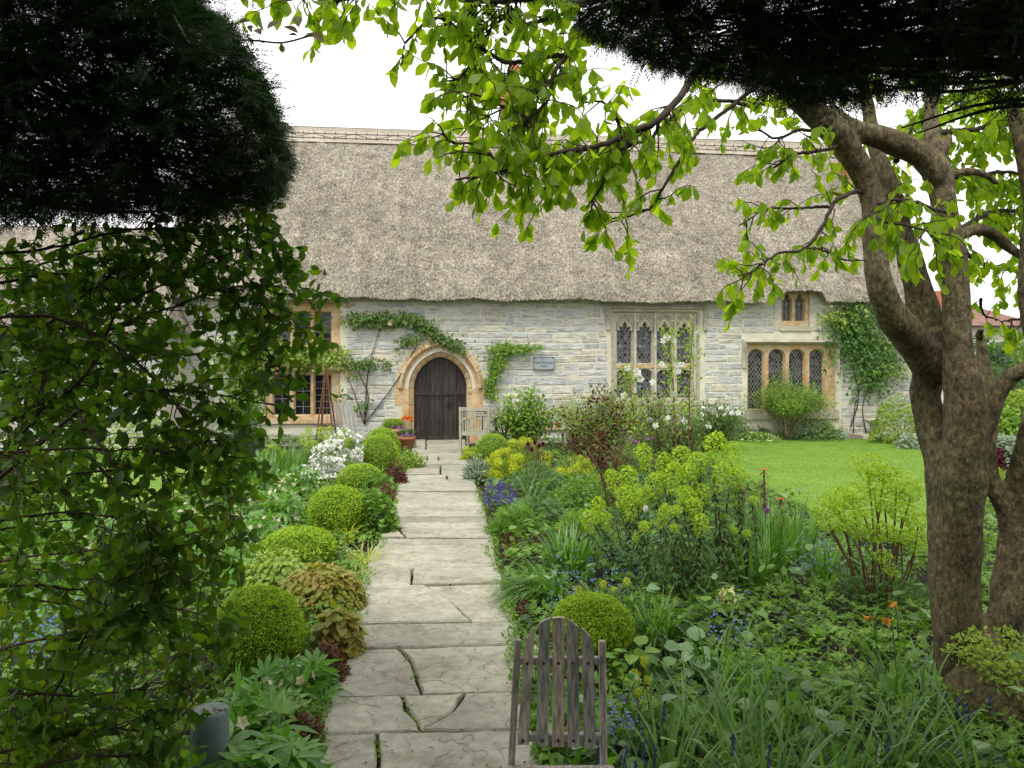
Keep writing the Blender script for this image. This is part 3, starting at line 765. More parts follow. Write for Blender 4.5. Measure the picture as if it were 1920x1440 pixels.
for side in (-1, 1):
    for prof, nb, off in ((PR_IN, 6, 0), (PR_HOOD, 4, .03)):
        tm = math.acos(AC / (AR + .15)) + .06
        cuts = [0] + [tm * (i + rs.uniform(-.15, .15)) / nb for i in range(1, nb)] + [tm]
        for i in range(nb):
            arch_block(prof, cuts[i] + .006, cuts[i + 1] - .007, side).build('voussoir', M['ham' if prof is PR_IN else 'ham'], surround, local=True)
    zq = 0.0; k = 0
    while zq < ZS - .02:
        hq = min(rs.uniform(.24, .36), ZS - zq)
        if ZS - zq - hq < .12: hq = ZS - zq
        wq = .36 if k % 2 else .26
        if zq + hq > ZS - .05: wq = .42
        pr = [(0, .26), (0, .13), (.05, .08), (.12, .0), (wq, -.012), (wq + .004, .02)]
        g = Geo(); A = np.array([(DC + side * (DA + d), y, zq + .006) for d, y in pr]); B = A + [0, 0, hq - .012]
        strip(g, A, B, closed=False); g.add(B, [(0, j, j + 1) for j in range(1, len(pr) - 1)]); g.add(A, [(0, j, j + 1) for j in range(1, len(pr) - 1)])
        g.build('jamb_stone', M['ham'], surround, local=True); zq += hq; k += 1
g = Geo(); g.box(DC - DA - .2, DC + DA + .2, -.02, .4, -.06, .005); g.build('threshold', M['flag'], surround, local=True)
# --- the oak door
door = bpy.data.objects.new('door', None); COL.objects.link(door); door.parent = house
door['label'] = 'blackened oak plank door with pointed head'
pxs = [776, 803, 828, 854, 876]; uu = [H(x, 750, -.22)[0] for x in pxs]; uu[0] = DC - DA - .02; uu[-1] = DC + DA + .02
YD = .22
for i in range(4):
    for hlf in range(2):
        a, b_ = uu[i] + (uu[i+1] - uu[i]) * hlf / 2 + .002, uu[i] + (uu[i+1] - uu[i]) * (hlf + 1) / 2 - .002
        xs = np.linspace(a, b_, 4); topz = [0] * 4
        for q, x in enumerate(xs):
            lo, hi = ZS, ZA + .1
            for _ in range(24):
                mid = (lo + hi) / 2
                if arch_x(mid, .03) > abs(x - DC): lo = mid
                else: hi = mid
            topz[q] = lo
        yj = YD + rs.uniform(-.004, .004); V = [(x, yj, .012) for x in xs] + [(x, yj, t) for x, t in zip(xs, topz)] + [(xs[0], yj + .03, .012), (xs[0], yj + .03, topz[0]), (xs[-1], yj + .03, .012), (xs[-1], yj + .03, topz[-1])]
        T = []
        for q in range(3): T += [(q, q + 1, q + 5), (q, q + 5, q + 4)]
        T += [(0, 4, 9), (0, 9, 8), (3, 10, 11), (3, 11, 7)]
        Geo().add(V, T).build('plank', M['oak'], door, local=True)
for i in range(0, 5):
    x = uu[i] if 0 < i < 4 else (uu[0] + .035 if i == 0 else uu[4] - .035); lo = ZS
    while arch_x(lo, -.02) > abs(x - DC) and lo < ZA: lo += .01
    g = Geo(); g.box(x - .024, x + .024, YD - .028, YD - .004, .01, lo); g.box(x - .011, x + .011, YD - .048, YD - .028, .01, lo); g.build('muntin', M['oak'], door, local=True)
zr = H(800, 738, -.2)[2]
for za, zb in ((zr - .03, zr + .03), (.05, .14)):
    for i in range(4):
        g = Geo(); g.box(uu[i] + .026, uu[i + 1] - .026, YD - .026, YD - .003, za, zb); g.build('rail', M['oak'], door, local=True)
g = Geo(); st = Geo()
hx, hz = H(843, 757, -.2)[[0, 2]]
g.tube([(hx + .055 * math.cos(t), YD - .035, hz - .01 + .07 * math.sin(t)) for t in np.linspace(0, TAU, 15)], .009, 6, caps=False)
g.box(hx - .022, hx + .022, YD - .03, YD - .004, hz - .075, hz + .075)
g.build('ring_handle', M['iron'], door, local=True)
for i in range(4):
    for zz in (.09, .42, .5, 1.0, zr):
        for q in (.22, .5, .78):
            x = uu[i] + (uu[i + 1] - uu[i]) * q; st.lathe([(.014, 0), (.011, .010), (0.0, .014)], (0, 0, 0), 6); v = st.V[-1]; st.V[-1] = np.stack([v[:, 0] + x, YD - .016 - v[:, 2], v[:, 1] + zz], 1)
o = st.build('nail_heads', M['iron'], door, local=True); o['kind'] = 'stuff'
o = Geo().box(DC + .44, DC + .47, YD - .03, YD - .004, 1.0, 1.12).build('latch', M['iron'], door, local=True)

# --- roof
roof = bpy.data.objects.new('roof', None); COL.objects.link(roof); roof.parent = house
RD = 3.9
def ridge_z(u):
    pu = np.array([H(x, y, -RD)[[0, 2]] for x, y in ((330, 229), (530, 235), (800, 243), (1000, 249), (1200, 255), (1400, 263), (1720, 272))])
    return np.interp(u, pu[:, 0], pu[:, 1])
UA, UB = UL - .35, UR + .35
def roof_pt(u, s, disp=True):
    """s 0 eave lip .. 1 ridge; returns (n,3) house coordinates"""
    u = np.asarray(u, float); s = np.asarray(s, float)
    ez, rz = eave_z(u), ridge_z(u) - .12
    base = np.interp(u, [UL, UR], [float(eave_z(UL)), float(eave_z(UR))])
    lift_ = np.clip(ez - base, 0, 1) * np.exp(-s * 7)
    y = -.42 + (RD + .42) * s; z = base + (rz - base) * s + lift_
    bow = .10 * np.sin(np.pi * np.clip(s, 0, 1)) + .10 * (1 - np.exp(-s * 22)) - .10
    if disp:
        bow = bow + .035 * vnoise(u * 1.1, s * 4, 3) + .02 * vnoise(u * 4, s * 14, 9) + .014 * vnoise(u * 14, s * 55, 1) + .010 * vnoise(u * 33, s * 140, 5)
    ny, nz = -.76, .65
    return np.stack([u, y + bow * ny, z + bow * nz], -1)
nu, ns = 560, 150
U, Sg = np.meshgrid(np.linspace(UA, UB, nu), np.linspace(0, .93, ns), indexing='ij')
V = roof_pt(U, Sg).reshape(-1, 3)
V[:, 0] += 0
I = np.arange(nu * ns).reshape(nu, ns)
T = np.concatenate([np.stack([I[:-1, :-1], I[1:, :-1], I[1:, 1:]], -1).reshape(-1, 3), np.stack([I[:-1, :-1], I[1:, 1:], I[:-1, 1:]], -1).reshape(-1, 3)])
g = Geo(); g.add(V, T, 0, True)
e0 = roof_pt(np.linspace(UA, UB, nu), np.zeros(nu)); e1 = e0.copy(); e1[:, 1] = .06; e1[:, 2] += .05
strip(g, e0, e1, closed=False)
# back slope and gable ends
bk = [(UA, RD, float(ridge_z(UA))), (UB, RD, float(ridge_z(UB))), (UB, 2 * RD + .4, 3.3), (UA, 2 * RD + .4, 3.3)]
g.add(bk, [(0, 1, 2), (0, 2, 3)])
for u in (UA, UB):
    pr = roof_pt(np.full(12, u), np.linspace(0, 1, 12)); c = np.array([[u, RD, 3.0]]); g.add(np.vstack([pr, c]), [(i, i + 1, 12) for i in range(11)])
    g.add([(u, RD, float(ridge_z(u))), (u, 2 * RD + .4, 3.3), (u, RD, 3.0)], [(0, 1, 2)])
g.build('thatch', M['thatch'], roof, local=True)
n = 150000
u = rng.uniform(UA, UB, n); s = rng.uniform(0, .94, n) ** 1.0
p = roof_pt(u, s); d = np.stack([rng.normal(0, .30, n), -.62 + rng.normal(0, .25, n), -.70 + rng.normal(0, .25, n)], 1); d = norm(d)
nn = norm(np.stack([np.zeros(n), np.full(n, -.76), np.full(n, .65)], 1)); d = norm(d + nn * rng.uniform(-.05, .35, n)[:, None])
tri = (np.array([(-.5, 0, 0), (.5, 0, 0), (0, 1, 0)]), np.array([(0, 1, 2)]))
sc = np.stack([rng.uniform(.006, .014, n), rng.uniform(.03, .09, n), np.ones(n)], 1)
g = Geo(); g.inst(tri, p + nn * .002, frames(d, nn), sc)
m2 = 9000; u = rng.uniform(UA, UB, m2); p = roof_pt(u, rng.uniform(0, .012, m2)); p[:, 1] += rng.uniform(0, .25, m2) * (rng.random(m2) < .5)
d = np.stack([rng.normal(0, .25, m2), -.3 + rng.normal(0, .3, m2), -np.ones(m2)], 1)
g.inst(tri, p, frames(d, np.array([0, -1., 0])), np.stack([rng.uniform(.008, .016, m2), rng.uniform(.02, .06, m2), np.ones(m2)], 1))
o = g.build('thatch_reeds', M['straw'], roof, local=True); o['kind'] = 'stuff'
# ridge roll with rods and cross spars
nr = 300; us = np.linspace(UA - .02, UB + .02, nr); rows = []
prof = [(.905, .0), (.903, .035), (.92, .045), (.95, .05), (.985, .06), (1.0, .11)]
for s, o_ in prof:
    p = roof_pt(us, np.full(nr, s), False); w_ = o_ + .008 * vnoise(us * 9, s * 30); p[:, 1] += -.76 * w_; p[:, 2] += .65 * w_
    if s == .893: p[:, 2] += .02 * vnoise(us * 6, 2.)
    rows.append(p)
bt = rows[-1].copy(); bt[:, 1] += .35; bt[:, 2] += -.0; rows.append(bt); b2_ = bt.copy(); b2_[:, 1] += .8; b2_[:, 2] -= .9; rows.append(b2_)
g = Geo()
for a, b_ in zip(rows[:-1], rows[1:]): strip(g, a, b_, closed=False, smooth=True)
g.build('ridge', M['ridge'], roof, local=True)
def rdg(u, s):
    p = roof_pt(u, np.broadcast_to(s, np.shape(u)), False); p = p + np.array([0, -.76, .65]) * .062; return p
g = Geo()
for s in (.928, .963):
    g.tube(rdg(np.linspace(UA, UB, 150), s) + rng.normal(0, .004, (150, 3)), .009, 5)
k = 0; u = UA
while u < UB - 1.1:
    g.tube(rdg(np.array([u, u + .55]), np.array([.928, .963])), .006, 4); g.tube(rdg(np.array([u + .55, u + 1.1]), np.array([.963, .928])), .006, 4); u += 1.1
for s in (.928, .963):
    for u in np.arange(UA, UB, .28):
        a = rdg(np.array([u]), s)[0]; g.bar(a + [0, -.02, .05], a + [0, -.0, -.05], .02, .02)
o = g.build('ridge_rods', M['ligger'], roof, local=True)
# chimneys
def chimney(u, y, zb, zt, w_, label, pot=True):
    c = bpy.data.objects.new('chimney', None); COL.objects.link(c); c.parent = house; c['label'] = label
    g = Geo(); zz = zb; r_ = random.Random(5)
    while zz < zt:
        ww = w_ if zz < zt - .35 else w_ * .82
        if zt - .14 < zz: ww = w_ * .95
        nb = 3
        for face in range(4):
            for i in range(nb):
                a = -ww / 2 + ww * i / nb + (.02 if int(zz * 13) % 2 else 0) ; b_ = a + ww / nb - .012; e = ww / 2 + r_.uniform(-.003, .003)
                if face == 0: g.box(u + a, u + b_, y - e, y - e + .08, zz, zz + .066)
                if face == 1: g.box(u + e - .08, u + e, y + a, y + b_, zz, zz + .066)
                if face == 2: g.box(u - e, u - e + .08, y + a, y + b_, zz, zz + .066)
        zz += .078
    g.build('brickwork', M['brick'], c, local=True)
    Geo().box(u - w_ * .36, u + w_ * .36, y - w_ * .36, y + w_ * .36, zb, zt - .01).build('chimney_core', M['mortar'], c, local=True)
    if pot: g = Geo(); g.lathe([(.13, 0), (.12, .25), (.14, .3), (.15, .62), (.12, .64), (.11, .3)], (u, y, zt), 14); g.build('chimney_pot', M['terra'], c, local=True)
    g = Geo(); g.add([(u - w_ * .8, y - w_ * .95, zb - .42 + .16), (u + w_ * .85, y - w_ * .95, zb - .42 + .16), (u + w_ * .55, y - w_ * .52, zb + .12 + .16), (u - w_ * .55, y - w_ * .52, zb + .12 + .16), (u - w_ * .8, y + .3, zb + .02), (u + w_ * .85, y + .3, zb + .02)], [(0, 1, 2), (0, 2, 3), (0, 3, 4), (1, 5, 2)])
    g.build('flashing', M['flash'], c, local=True)
q = H(966, 262, -RD + .3); zt = H(966, 165, -RD)[2]
chimney(q[0], RD, q[2] + .15, zt, .72, 'brick chimney with clay pot rising behind the hanging leaves')
q = H(1597, 372, -2.6); zt = H(1590, 305, -2.6)[2]
chimney(q[0], 2.9, q[2] + .05, zt, .42, 'stub of brick chimney near the right end of the thatch', pot=False)

# --- plaque, little sign
pl = H(1019, 681); plaque = thing('plaque', 'small blue-grey slate plaque lettered in capitals on the wall right of the door', 'plaque', HW(pl), math.atan(KW))
x0, x1 = H(1000, 670)[0] - pl[0], H(1038, 670)[0] - pl[0]; hz_ = H(1019, 669.5)[2] - pl[2]
slate = surfmat('slate', [(12, 5, [(0.3, (.23, .27, .30)), (0.7, (.34, .38, .41))])], .7)
Geo().box(x0, x1, -.052, -.02, -hz_, hz_).build('panel', slate, plaque, local=True)
g = Geo(); 
for a, b_, c_, d_ in ((x0, x1, hz_ - .008, hz_ + .006), (x0, x1, -hz_ - .006, -hz_ + .008), (x0 - .006, x0 + .008, -hz_ + .0085, hz_ - .0085), (x1 - .008, x1 + .006, -hz_ + .0085, hz_ - .0085)): g.box(a, b_, -.058, -.02, c_, d_)
g.build('rim', M['lead'], plaque, local=True)
g = Geo()
for sx in (x0 + .02, x1 - .02):
    for sz in (-hz_ + .02, hz_ - .02): g.box(sx - .01, sx + .01, -.062, -.05, sz - .01, sz + .01)
g.build('corner_bolts', M['iron'], plaque, local=True)
txm = flat('plaque_letters', (.07, .08, .09))
def text(body, size, loc, parent, mat, align='CENTER'):
    c = bpy.data.curves.new('lettering', 'FONT'); c.body = body; c.size = size; c.extrude = .002; c.align_x = align; c.resolution_u = 2
    t_ = bpy.data.objects.new('lettering_curve', c); me = bpy.data.meshes.new_from_object(t_); bpy.data.objects.remove(t_); me.materials.clear(); me.materials.append(mat); o = bpy.data.objects.new('lettering', me); COL.objects.link(o); o.parent = parent; o.location = loc; o.rotation_euler = (math.pi / 2, 0, 0); return o
text('NATIONAL', .088, (0, -.0545, -.015), plaque, txm); text('TRUST', .062, (0, -.0545, -.092), plaque, txm)
sg = H(905, 774, .3); sign = thing('notice_board', 'small black notice board with white print behind the garden armchair', 'sign', HW(sg), math.atan(KW))
Geo().box(-.17, .17, -.02, .0, -.10, .10).build('board', M['iron'], sign, local=True)
g = Geo()
for i, (a, b_) in enumerate(((-.14, -.02), (.02, .14), (-.14, .06), (-.14, .12))):
    zz = (.055, .055, .0, -.05)[i]; n_ = int((b_ - a) / .03)
    for q in range(n_): g.box(a + q * .03, a + q * .03 + .019, -.023, -.0201, zz - .014, zz + .014)
g.build('print', M['white'], sign, local=True)
Geo().box(-.014, .014, .0, .02, -sg[2], -.1).build('post', M['iron'], sign, local=True)

# --- other buildings
far = P(1862, 605, 34); fh = thing('far_house', 'distant pale cottage with brown tiled roof glimpsed beyond the tree trunks', 'house', (far[0], 34, 0))
tile = surfmat('brown_tiles', [(3, 5, [(0.3, (.16, .085, .065)), (0.7, (.25, .14, .11))]), (14, 2, [(0.45, (.75, .75, .75)), (.55, (1.05, 1.05, 1.05))], (.2, .2, 1))], .9)
render_ = surfmat('pale_render', [(2, 4, [(0.3, (.55, .53, .45)), (0.7, (.66, .64, .56))])], .9)
zE, zR = P(0, 607, 34)[2], P(0, 560, 34)[2]
g = Geo(); g.box(-3.5, 1.6, 0, 6, -.1, zE); g.build('wall', render_, fh, local=True)
g = Geo(); g.add([(-3.9, -.4, zE - .1), (2.0, -.4, zE - .1), (.6, 3, zR), (-3.9, 3, zR), (-3.9, 6.4, zE - .1), (2.0, 6.4, zE - .1)], [(0, 1, 2), (0, 2, 3), (3, 2, 5), (3, 5, 4), (1, 5, 2)]); g.build('roof', tile, fh, local=True)
Geo().box(-1.2, -.45, 2.4, 3.4, zR - .8, P(0, 535, 34)[2]).build('chimney', M['brick'], fh, local=True)
# wing at the left, seen through the shrub
lw = thing('stone_outbuilding', 'stone outbuilding with grey roof at the left, glimpsed through the dark shrub', 'building', (-9.5, 15.5, 0), .12)
g = Geo(); g.box(-6, 2.4, 0, 5, -.1, 2.5); g.build('wall', M['mortar'], lw, local=True)
g = Geo(); rr = random.Random(3); z = .0
while z < 2.4:
    u = -6.0; hh = rr.uniform(.14, .2)
    while u < 2.35:
        ln = min(rr.uniform(.25, .7), 2.4 - u); V, T = stone_geo(ln - .02, hh - .015, .015); g.add(V + [u + ln / 2, 0, z + hh / 2], T); u += ln
    z += hh
o = g.build('stone_facing', M['stone'], lw, local=True); o['kind'] = 'stuff'
g = Geo(); g.add([(-6.3, -.35, 2.4), (2.7, -.35, 2.4), (1.4, 2.6, 5.0), (-6.3, 2.6, 5.0), (-6.3, 5.5, 2.4), (2.7, 5.5, 2.4)], [(0, 1, 2), (0, 2, 3), (3, 2, 5), (3, 5, 4), (1, 5, 2)]); g.build('roof', M['thatch'], lw, local=True)
# ================================================================ ground, path, lawn
def poly_px(pts): return np.array([G(x, y)[:2] for x, y in pts])
ld_out = [(1290, 829), (1400, 828.5), (1500, 827), (1600, 826), (1690, 825), (1715, 832), (1735, 850), (1800, 870), (1860, 890), (1860, 930), (1800, 985), (1730, 1010), (1650, 1003), (1590, 992), (1545, 975), (1500, 950), (1440, 920), (1370, 885), (1320, 855)]
ll_out = [(40, 862), (150, 850), (260, 846), (370, 846), (430, 850), (425, 870), (400, 900), (330, 930), (230, 950), (60, 960)]
lawn_r, lawn_l = poly_px(ld_out), poly_px(ll_out)
def in_poly(pts, poly):
    x, y = pts[:, 0], pts[:, 1]; r = np.zeros(len(pts), bool); n = len(poly)
    for i in range(n):
        x1, y1 = poly[i]; x2, y2 = poly[i - 1]
        c = ((y1 > y) != (y2 > y)) & (x < (x2 - x1) * (y - y1) / (y2 - y1 + 1e-12) + x1); r ^= c
    return r
g = Geo(); xs = np.linspace(-14, 14, 200); ys = np.linspace(-3, 21, 200); X, Y = np.meshgrid(xs, ys, indexing='ij')
Z = -.03 + .02 * vnoise(X * 3, Y * 3) + .012 * vnoise(X * 11, Y * 11)
pm = G(840, 2000); 
I = np.arange(200 * 200).reshape(200, 200); V = np.stack([X, Y, Z], -1).reshape(-1, 3)
T = np.concatenate([np.stack([I[:-1, :-1], I[1:, :-1], I[1:, 1:]], -1).reshape(-1, 3), np.stack([I[:-1, :-1], I[1:, 1:], I[:-1, 1:]], -1).reshape(-1, 3)])
g.add(V, T, 0, True)
B = 400.; 
for (a, b, c, d) in ((-B, -14, -B, B), (14, B, -B, B), (-14, 14, -B, -3), (-14, 14, 21, B)): g.add([(a, c, -.05), (b, c, -.05), (b, d, -.05), (a, d, -.05)], [(0, 1, 2), (0, 2, 3)])
o = g.build('ground', M['soil']); o['kind'] = 'structure'
def sheet(name, poly, z, mat):
    # smooth rounded outline
    pts = smooth_line(np.vstack([poly, poly[:1]]), 6)[:-1]
    V, T = fill2d([[tuple(p) for p in pts]]); g = Geo(); 
    g.add(np.stack([V[:, 0], V[:, 1], np.full(len(V), z)], 1), T)
    q = np.column_stack([pts, np.full(len(pts), z)]); q2 = q.copy(); q2[:, 2] = -.08; strip(g, q, q2)
    o = g.build(name, mat); o['kind'] = 'structure'; return pts
lr = sheet('lawn', lawn_r, .03, M['lawn']); ll = sheet('lawn', lawn_l, .03, M['lawn'])
g = Geo()
for poly, n in ((lr, 200000), (ll, 60000)):
    lo, hi = poly.min(0), poly.max(0); p = rng.uniform(lo, hi, (n, 2)); p = p[in_poly(p, poly)]; n = len(p)
    d = norm(np.stack([rng.normal(0, .4, n), rng.normal(0, .4, n), np.ones(n)], 1)); pos = np.column_stack([p, np.full(n, .028)])
    g.inst((np.array([(-.5, 0, 0), (.5, 0, 0), (0, 1, 0)]), np.array([(0, 1, 2)])), pos, frames(d, rand_dirs(n)), np.stack([np.full(n, .006), rng.uniform(.012, .032, n), np.ones(n)], 1))
o = g.build('grass', M['blade']); tag(o, 'short mown grass covering the lawns either side of the beds', 'grass', kind='stuff')

# --- flagstone path
LX = lambda y: np.interp(y, [826, 848, 862, 875, 900, 925, 957, 989, 1016, 1045, 1074, 1181, 1226, 1315, 1390, 1480, 1620, 1900], [770, 771, 772, 766, 752, 741, 733, 723, 710, 696, 680, 652, 640, 608, 578, 532, 470, 330])
RX = lambda y: np.interp(y, [826, 848, 870, 900, 925, 957, 989, 1016, 1045, 1074, 1104, 1181, 1226, 1315, 1390, 1480, 1620, 1900], [873, 874, 878, 889, 897, 910, 916, 926, 931, 936, 946, 972, 980, 990, 1003, 1030, 1075, 1160])
rows = [827.5, 847, 859, 868, 876, 894, 905, 918, 927, 948, 957, 976, 989, 1016, 1033, 1074]
tilt = lambda y: (y - 827) * .003
polys = []
def quad(y0, y1, xa=None, xb=None, xa1=None, xb1=None):
    t0, t1 = tilt(y0), tilt(y1)
    l0, r0 = xa if xa is not None else LX(y0), xb if xb is not None else RX(y0)
    l1, r1 = xa1 if xa1 is not None else (xa if xa is not None else LX(y1)), xb1 if xb1 is not None else (xb if xb is not None else RX(y1))
    return [(l0, y0 + t0), (r0, y0 - t0), (r1, y1 - t1), (l1, y1 + t1)]
splits = {0: [799], 2: [801, 822], 4: [826], 5: [838], 8: [], 10: [], 3: [], 6: [], 12: [755]}
for i in range(len(rows) - 1):
    sp = splits.get(i, []); e = [None] + sp + [None]
    if i == 12:
        polys.append([(LX(989), 989), (737, 989), (760, 1016), (LX(1016), 1016)]); polys.append([(737, 989), (RX(989), 988), (RX(1016), 1015), (760, 1016)]); continue
    for a, b in zip(e[:-1], e[1:]): polys.append(quad(rows[i], rows[i + 1], a, b))
polys.append([(773, 1074), (RX(1074), 1072), (RX(1104), 1101), (772, 1106)])
polys.append([(680, 1076), (773, 1074.5), (772, 1107), (797, 1107), (842, 1136), (884, 1180), (652, 1183)])
polys.append([(797, 1107), (RX(1104), 1102), (RX(1181), 1178), (884, 1180), (842, 1136)])
polys.append([(652, 1183), (884, 1180), (RX(1181), 1178), (RX(1226), 1221), (640, 1229)])
polys.append([(640, 1229), (748, 1227), (772, 1255), (783, 1290), (792, 1317), (610, 1322)])
polys.append([(748, 1227), (RX(1226), 1221), (RX(1315), 1312), (792, 1317), (783, 1290), (772, 1255)])
polys.append([(608, 1322), (754, 1318), (762, 1345), (782, 1370), (790, 1389), (578, 1393)])
polys.append([(754, 1318), (872, 1315), (848, 1350), (800, 1380), (790, 1389), (782, 1370), (762, 1345)])
polys.append([(872, 1315), (RX(1315), 1312), (RX(1390), 1386), (790, 1389), (800, 1380), (848, 1350)])
polys.append([(578, 1393), (706, 1391), (712, 1435), (708, 1482), (532, 1482)])
polys.append([(706, 1391), (RX(1390), 1386), (RX(1480), 1478), (708, 1482), (712, 1435)])
polys.append(quad(1480, 1620)); polys.append(quad(1620, 1900)); polys.append([(330, 1900), (1160, 1900), (1560, 2900), (-100, 2900)])
path = thing('path', None, None, (0, 0, 0), kind='structure')
g = Geo(); ey = [827, 900, 957, 1016, 1074, 1181, 1315, 1480, 1900, 2900]
Lp = np.array([G(LX(y) + 6, y)[:2] for y in ey]); Rp = np.array([G(RX(y) - 6, y)[:2] for y in ey])
Lp[-1] = G(-80, 2900)[:2]; Rp[-1] = G(1540, 2900)[:2]
strip(g, np.column_stack([Lp, np.full(len(Lp), .0)]), np.column_stack([Rp, np.full(len(Rp), .0)]), closed=False)
g.build('path_bed', M['soil'], path)
def flagstone(pts, k):
    P2 = [G(x, y)[:2] for x, y in pts]; c = np.mean(P2, 0); n = len(P2); out = []
    area = 0
    for i in range(n):
        a, b = np.array(P2[i]), np.array(P2[(i + 1) % n]); L = np.linalg.norm(b - a); m = max(1, int(L / .07))
        for q in range(m):
            t = q / m; p = a + (b - a) * t; out.append(p)
    out = np.array(out); m = len(out)
    # inward normals
    tg = np.roll(out, -1, 0) - np.roll(out, 1, 0); nn = np.stack([-tg[:, 1], tg[:, 0]], 1); nn /= np.linalg.norm(nn, axis=1)[:, None] + 1e-9
    A = .5 * np.sum(out[:, 0] * np.roll(out[:, 1], -1) - np.roll(out[:, 0], -1) * out[:, 1])
    if A < 0: nn = -nn
    gap = .009 if c[1] < 6.5 else .014
    wob = .0045 * vnoise(out[:, 0] * 16, out[:, 1] * 16, k) + .003 * rng.normal(size=m)
    edge = out + nn * (gap + np.clip(wob, -.004, .02))[:, None]
    inn = edge + nn * .009
    z = .042 + rs.uniform(-.007, .007) * (1 if c[1] < 6.5 else 1.8); tx, ty = rs.gauss(0, .004), rs.gauss(0, .008)
    zz = lambda p: z + (p[:, 0] - c[0]) * tx + (p[:, 1] - c[1]) * ty
    g = Geo(); e_lo = np.column_stack([edge, np.full(m, -.02)]); e_hi = np.column_stack([edge, zz(edge) - .010]); i_hi = np.column_stack([inn, zz(inn)])
    strip(g, e_lo, e_hi); strip(g, e_hi, i_hi)
    V, T = fill2d([[tuple(p) for p in inn]])
    g.add(np.column_stack([V, zz(V)]), T)
    g.build('flagstone', M['flag'], path)
for k, pl_ in enumerate(polys): flagstone(pl_, k * 3.7)
# moss and weeds in the joints
g = Geo(); pts = []
for a, b, n in (((750, 1228), (783, 1290), 50), ((757, 1325), (790, 1385), 40), ((706, 1395), (712, 1440), 50), ((797, 1107), (884, 1178), 40), ((835, 873), (826, 888), 12), ((800, 860), (796, 867), 8)):
    for i in range(n): t = random.random(); q = G(a[0] + (b[0] - a[0]) * t, a[1] + (b[1] - a[1]) * t); pts.append(q + np.array([random.gauss(0, .012), random.gauss(0, .012), .028]))
pts = np.array(pts); g.inst(T_SM, pts, frames(rand_dirs(len(pts), .8), rand_dirs(len(pts))), rng.uniform(.012, .03, len(pts)))
o = g.build('joint_weeds', M['green'], None); tag(o, 'tiny green weeds growing in the joints of the stone path', 'weeds', kind='stuff')
# ================================================================ furniture and pots
def bx(parent, name, mat, *dims, rot=None, label=None):
    o = Geo().box(*dims).build(name, mat, parent, local=True)
    bv = o.modifiers.new('edge', 'BEVEL'); bv.width = .003; bv.segments = 1
    return o
def slat(parent, name, mat, a, b, w, t, up=(0, 1, 0), top=None, bev=.003):
    o = Geo().bar(a, b, w, t, up=up).build(name, mat, parent, local=True)
    bv = o.modifiers.new('edge', 'BEVEL'); bv.width = bev; bv.segments = 1
    return o
# --- low slat-backed chair in the right foreground, facing the camera
CY = 2.75; pc = P(1046, 1434, CY)
chair = thing('garden_chair', 'low weathered grey wooden chair with arched five-slat back in the right foreground', 'chair', (pc[0], CY, 0))
S_ = CY / F
def cx(px, py, dy=0.0):   # chair coordinates of a pixel on the plane dy behind the back plane
    q = P(px, py, CY + dy); return (q[0] - pc[0], q[1] - CY, q[2])
xl, xr = cx(966, 1300)[0], cx(1133, 1300)[0]
zseat = P(0, 1434, CY)[2]; zpost = P(0, 1212, CY)[2]; zp2 = P(0, 1210, CY)[2]
lean = lambda z: (z - zseat) * .16
zp = [ZZ for ZZ in (0, zseat, zpost)]
for a_px, b_px, t_px in ((971.5, 958, 1211), (1133, 1132, 1213)):
    za = zseat - .02; t = cx(a_px, t_px); b_ = cx(b_px, 1436)
    slat(chair, 'post', M['greywood'], (b_[0], lean(za), za), (t[0], lean(t[2]), t[2]), .024, .034, up=(0, 1, 0))
slat_px = [(993, 1187, 980.5, 1392, 21), (1022.5, 1169, 1016, 1394, 22), (1049.5, 1167, 1046, 1396, 22), (1075.5, 1170, 1075, 1397, 22), (1104, 1186, 1105.5, 1398, 22)]
tops = [(1200, 1183), (1178, 1168), (1168, 1167), (1169, 1184), (1187, 1213)]   # heights of the cut at the left and right edge of each slat
for (xt, yt, xb, yb, wpx), (tl, tr) in zip(slat_px, tops):
    zb_ = P(0, yb, CY)[2]; w_ = wpx * S_ / 2
    def row(px, py):
        q = cx(px, py); return q[0], q[2]
    yl, yr = tl, tr
    n = 5; V = []
    # outline: bottom left, bottom right, then the curved top from right to left
    pts = [(xb - wpx / 2, yb), (xb + wpx / 2, yb)]
    if xt < 1000: crv = [(xt + wpx / 2, 1184), (xt + wpx / 2 - 7, 1190), (xt - 2, 1201), (xt - wpx / 2 + 1, 1218)]
    elif xt > 1100: crv = [(xt + wpx / 2, 1232), (xt + wpx / 2 - 1, 1218), (xt + 4, 1200), (xt - wpx / 2, 1186)]
    else: crv = [(xt + wpx / 2, tr), (xt, (tl + tr) / 2 - 1.0), (xt - wpx / 2, tl)]
    lp = [row(*q) for q in pts + crv]
    V2, T2 = fill2d([lp]); g = Geo(); 
    f = np.array([(x, lean(z) - .030, z) for x, z in V2]); bk_ = f + [0, .014, 0]
    g.add(f, T2); g.add(bk_, T2); L1 = np.array([(x, lean(z) - .030, z) for x, z in lp]); strip(g, L1, L1 + [0, .014, 0])
    g.build('back_slat', M['greywood'], chair, local=True)
for yy, hh in ((1249, .026), (1385, .026)):
    z = P(0, yy, CY)[2]; slat(chair, 'back_rail', M['greywood'], (xl + .008, lean(z) - .002, z), (xr - .008, lean(z) - .002, z), .024, hh, up=(0, 0, 1))
for (xt, yt, xb, yb, wpx) in slat_px:
    for yy in (1249, 1385):
        q = cx(xt + (xb - xt) * (yy - yt) / (yb - yt), yy); g = Geo(); g.lathe([(.006, 0), (.005, .003), (0, .004)], (0, 0, 0), 8)
        v = g.V[-1]; g.V[-1] = np.stack([v[:, 0] + q[0], lean(q[2]) - .0305 - v[:, 2], v[:, 1] + q[2]], 1); g.build('bolt', M['iron'], chair, local=True)
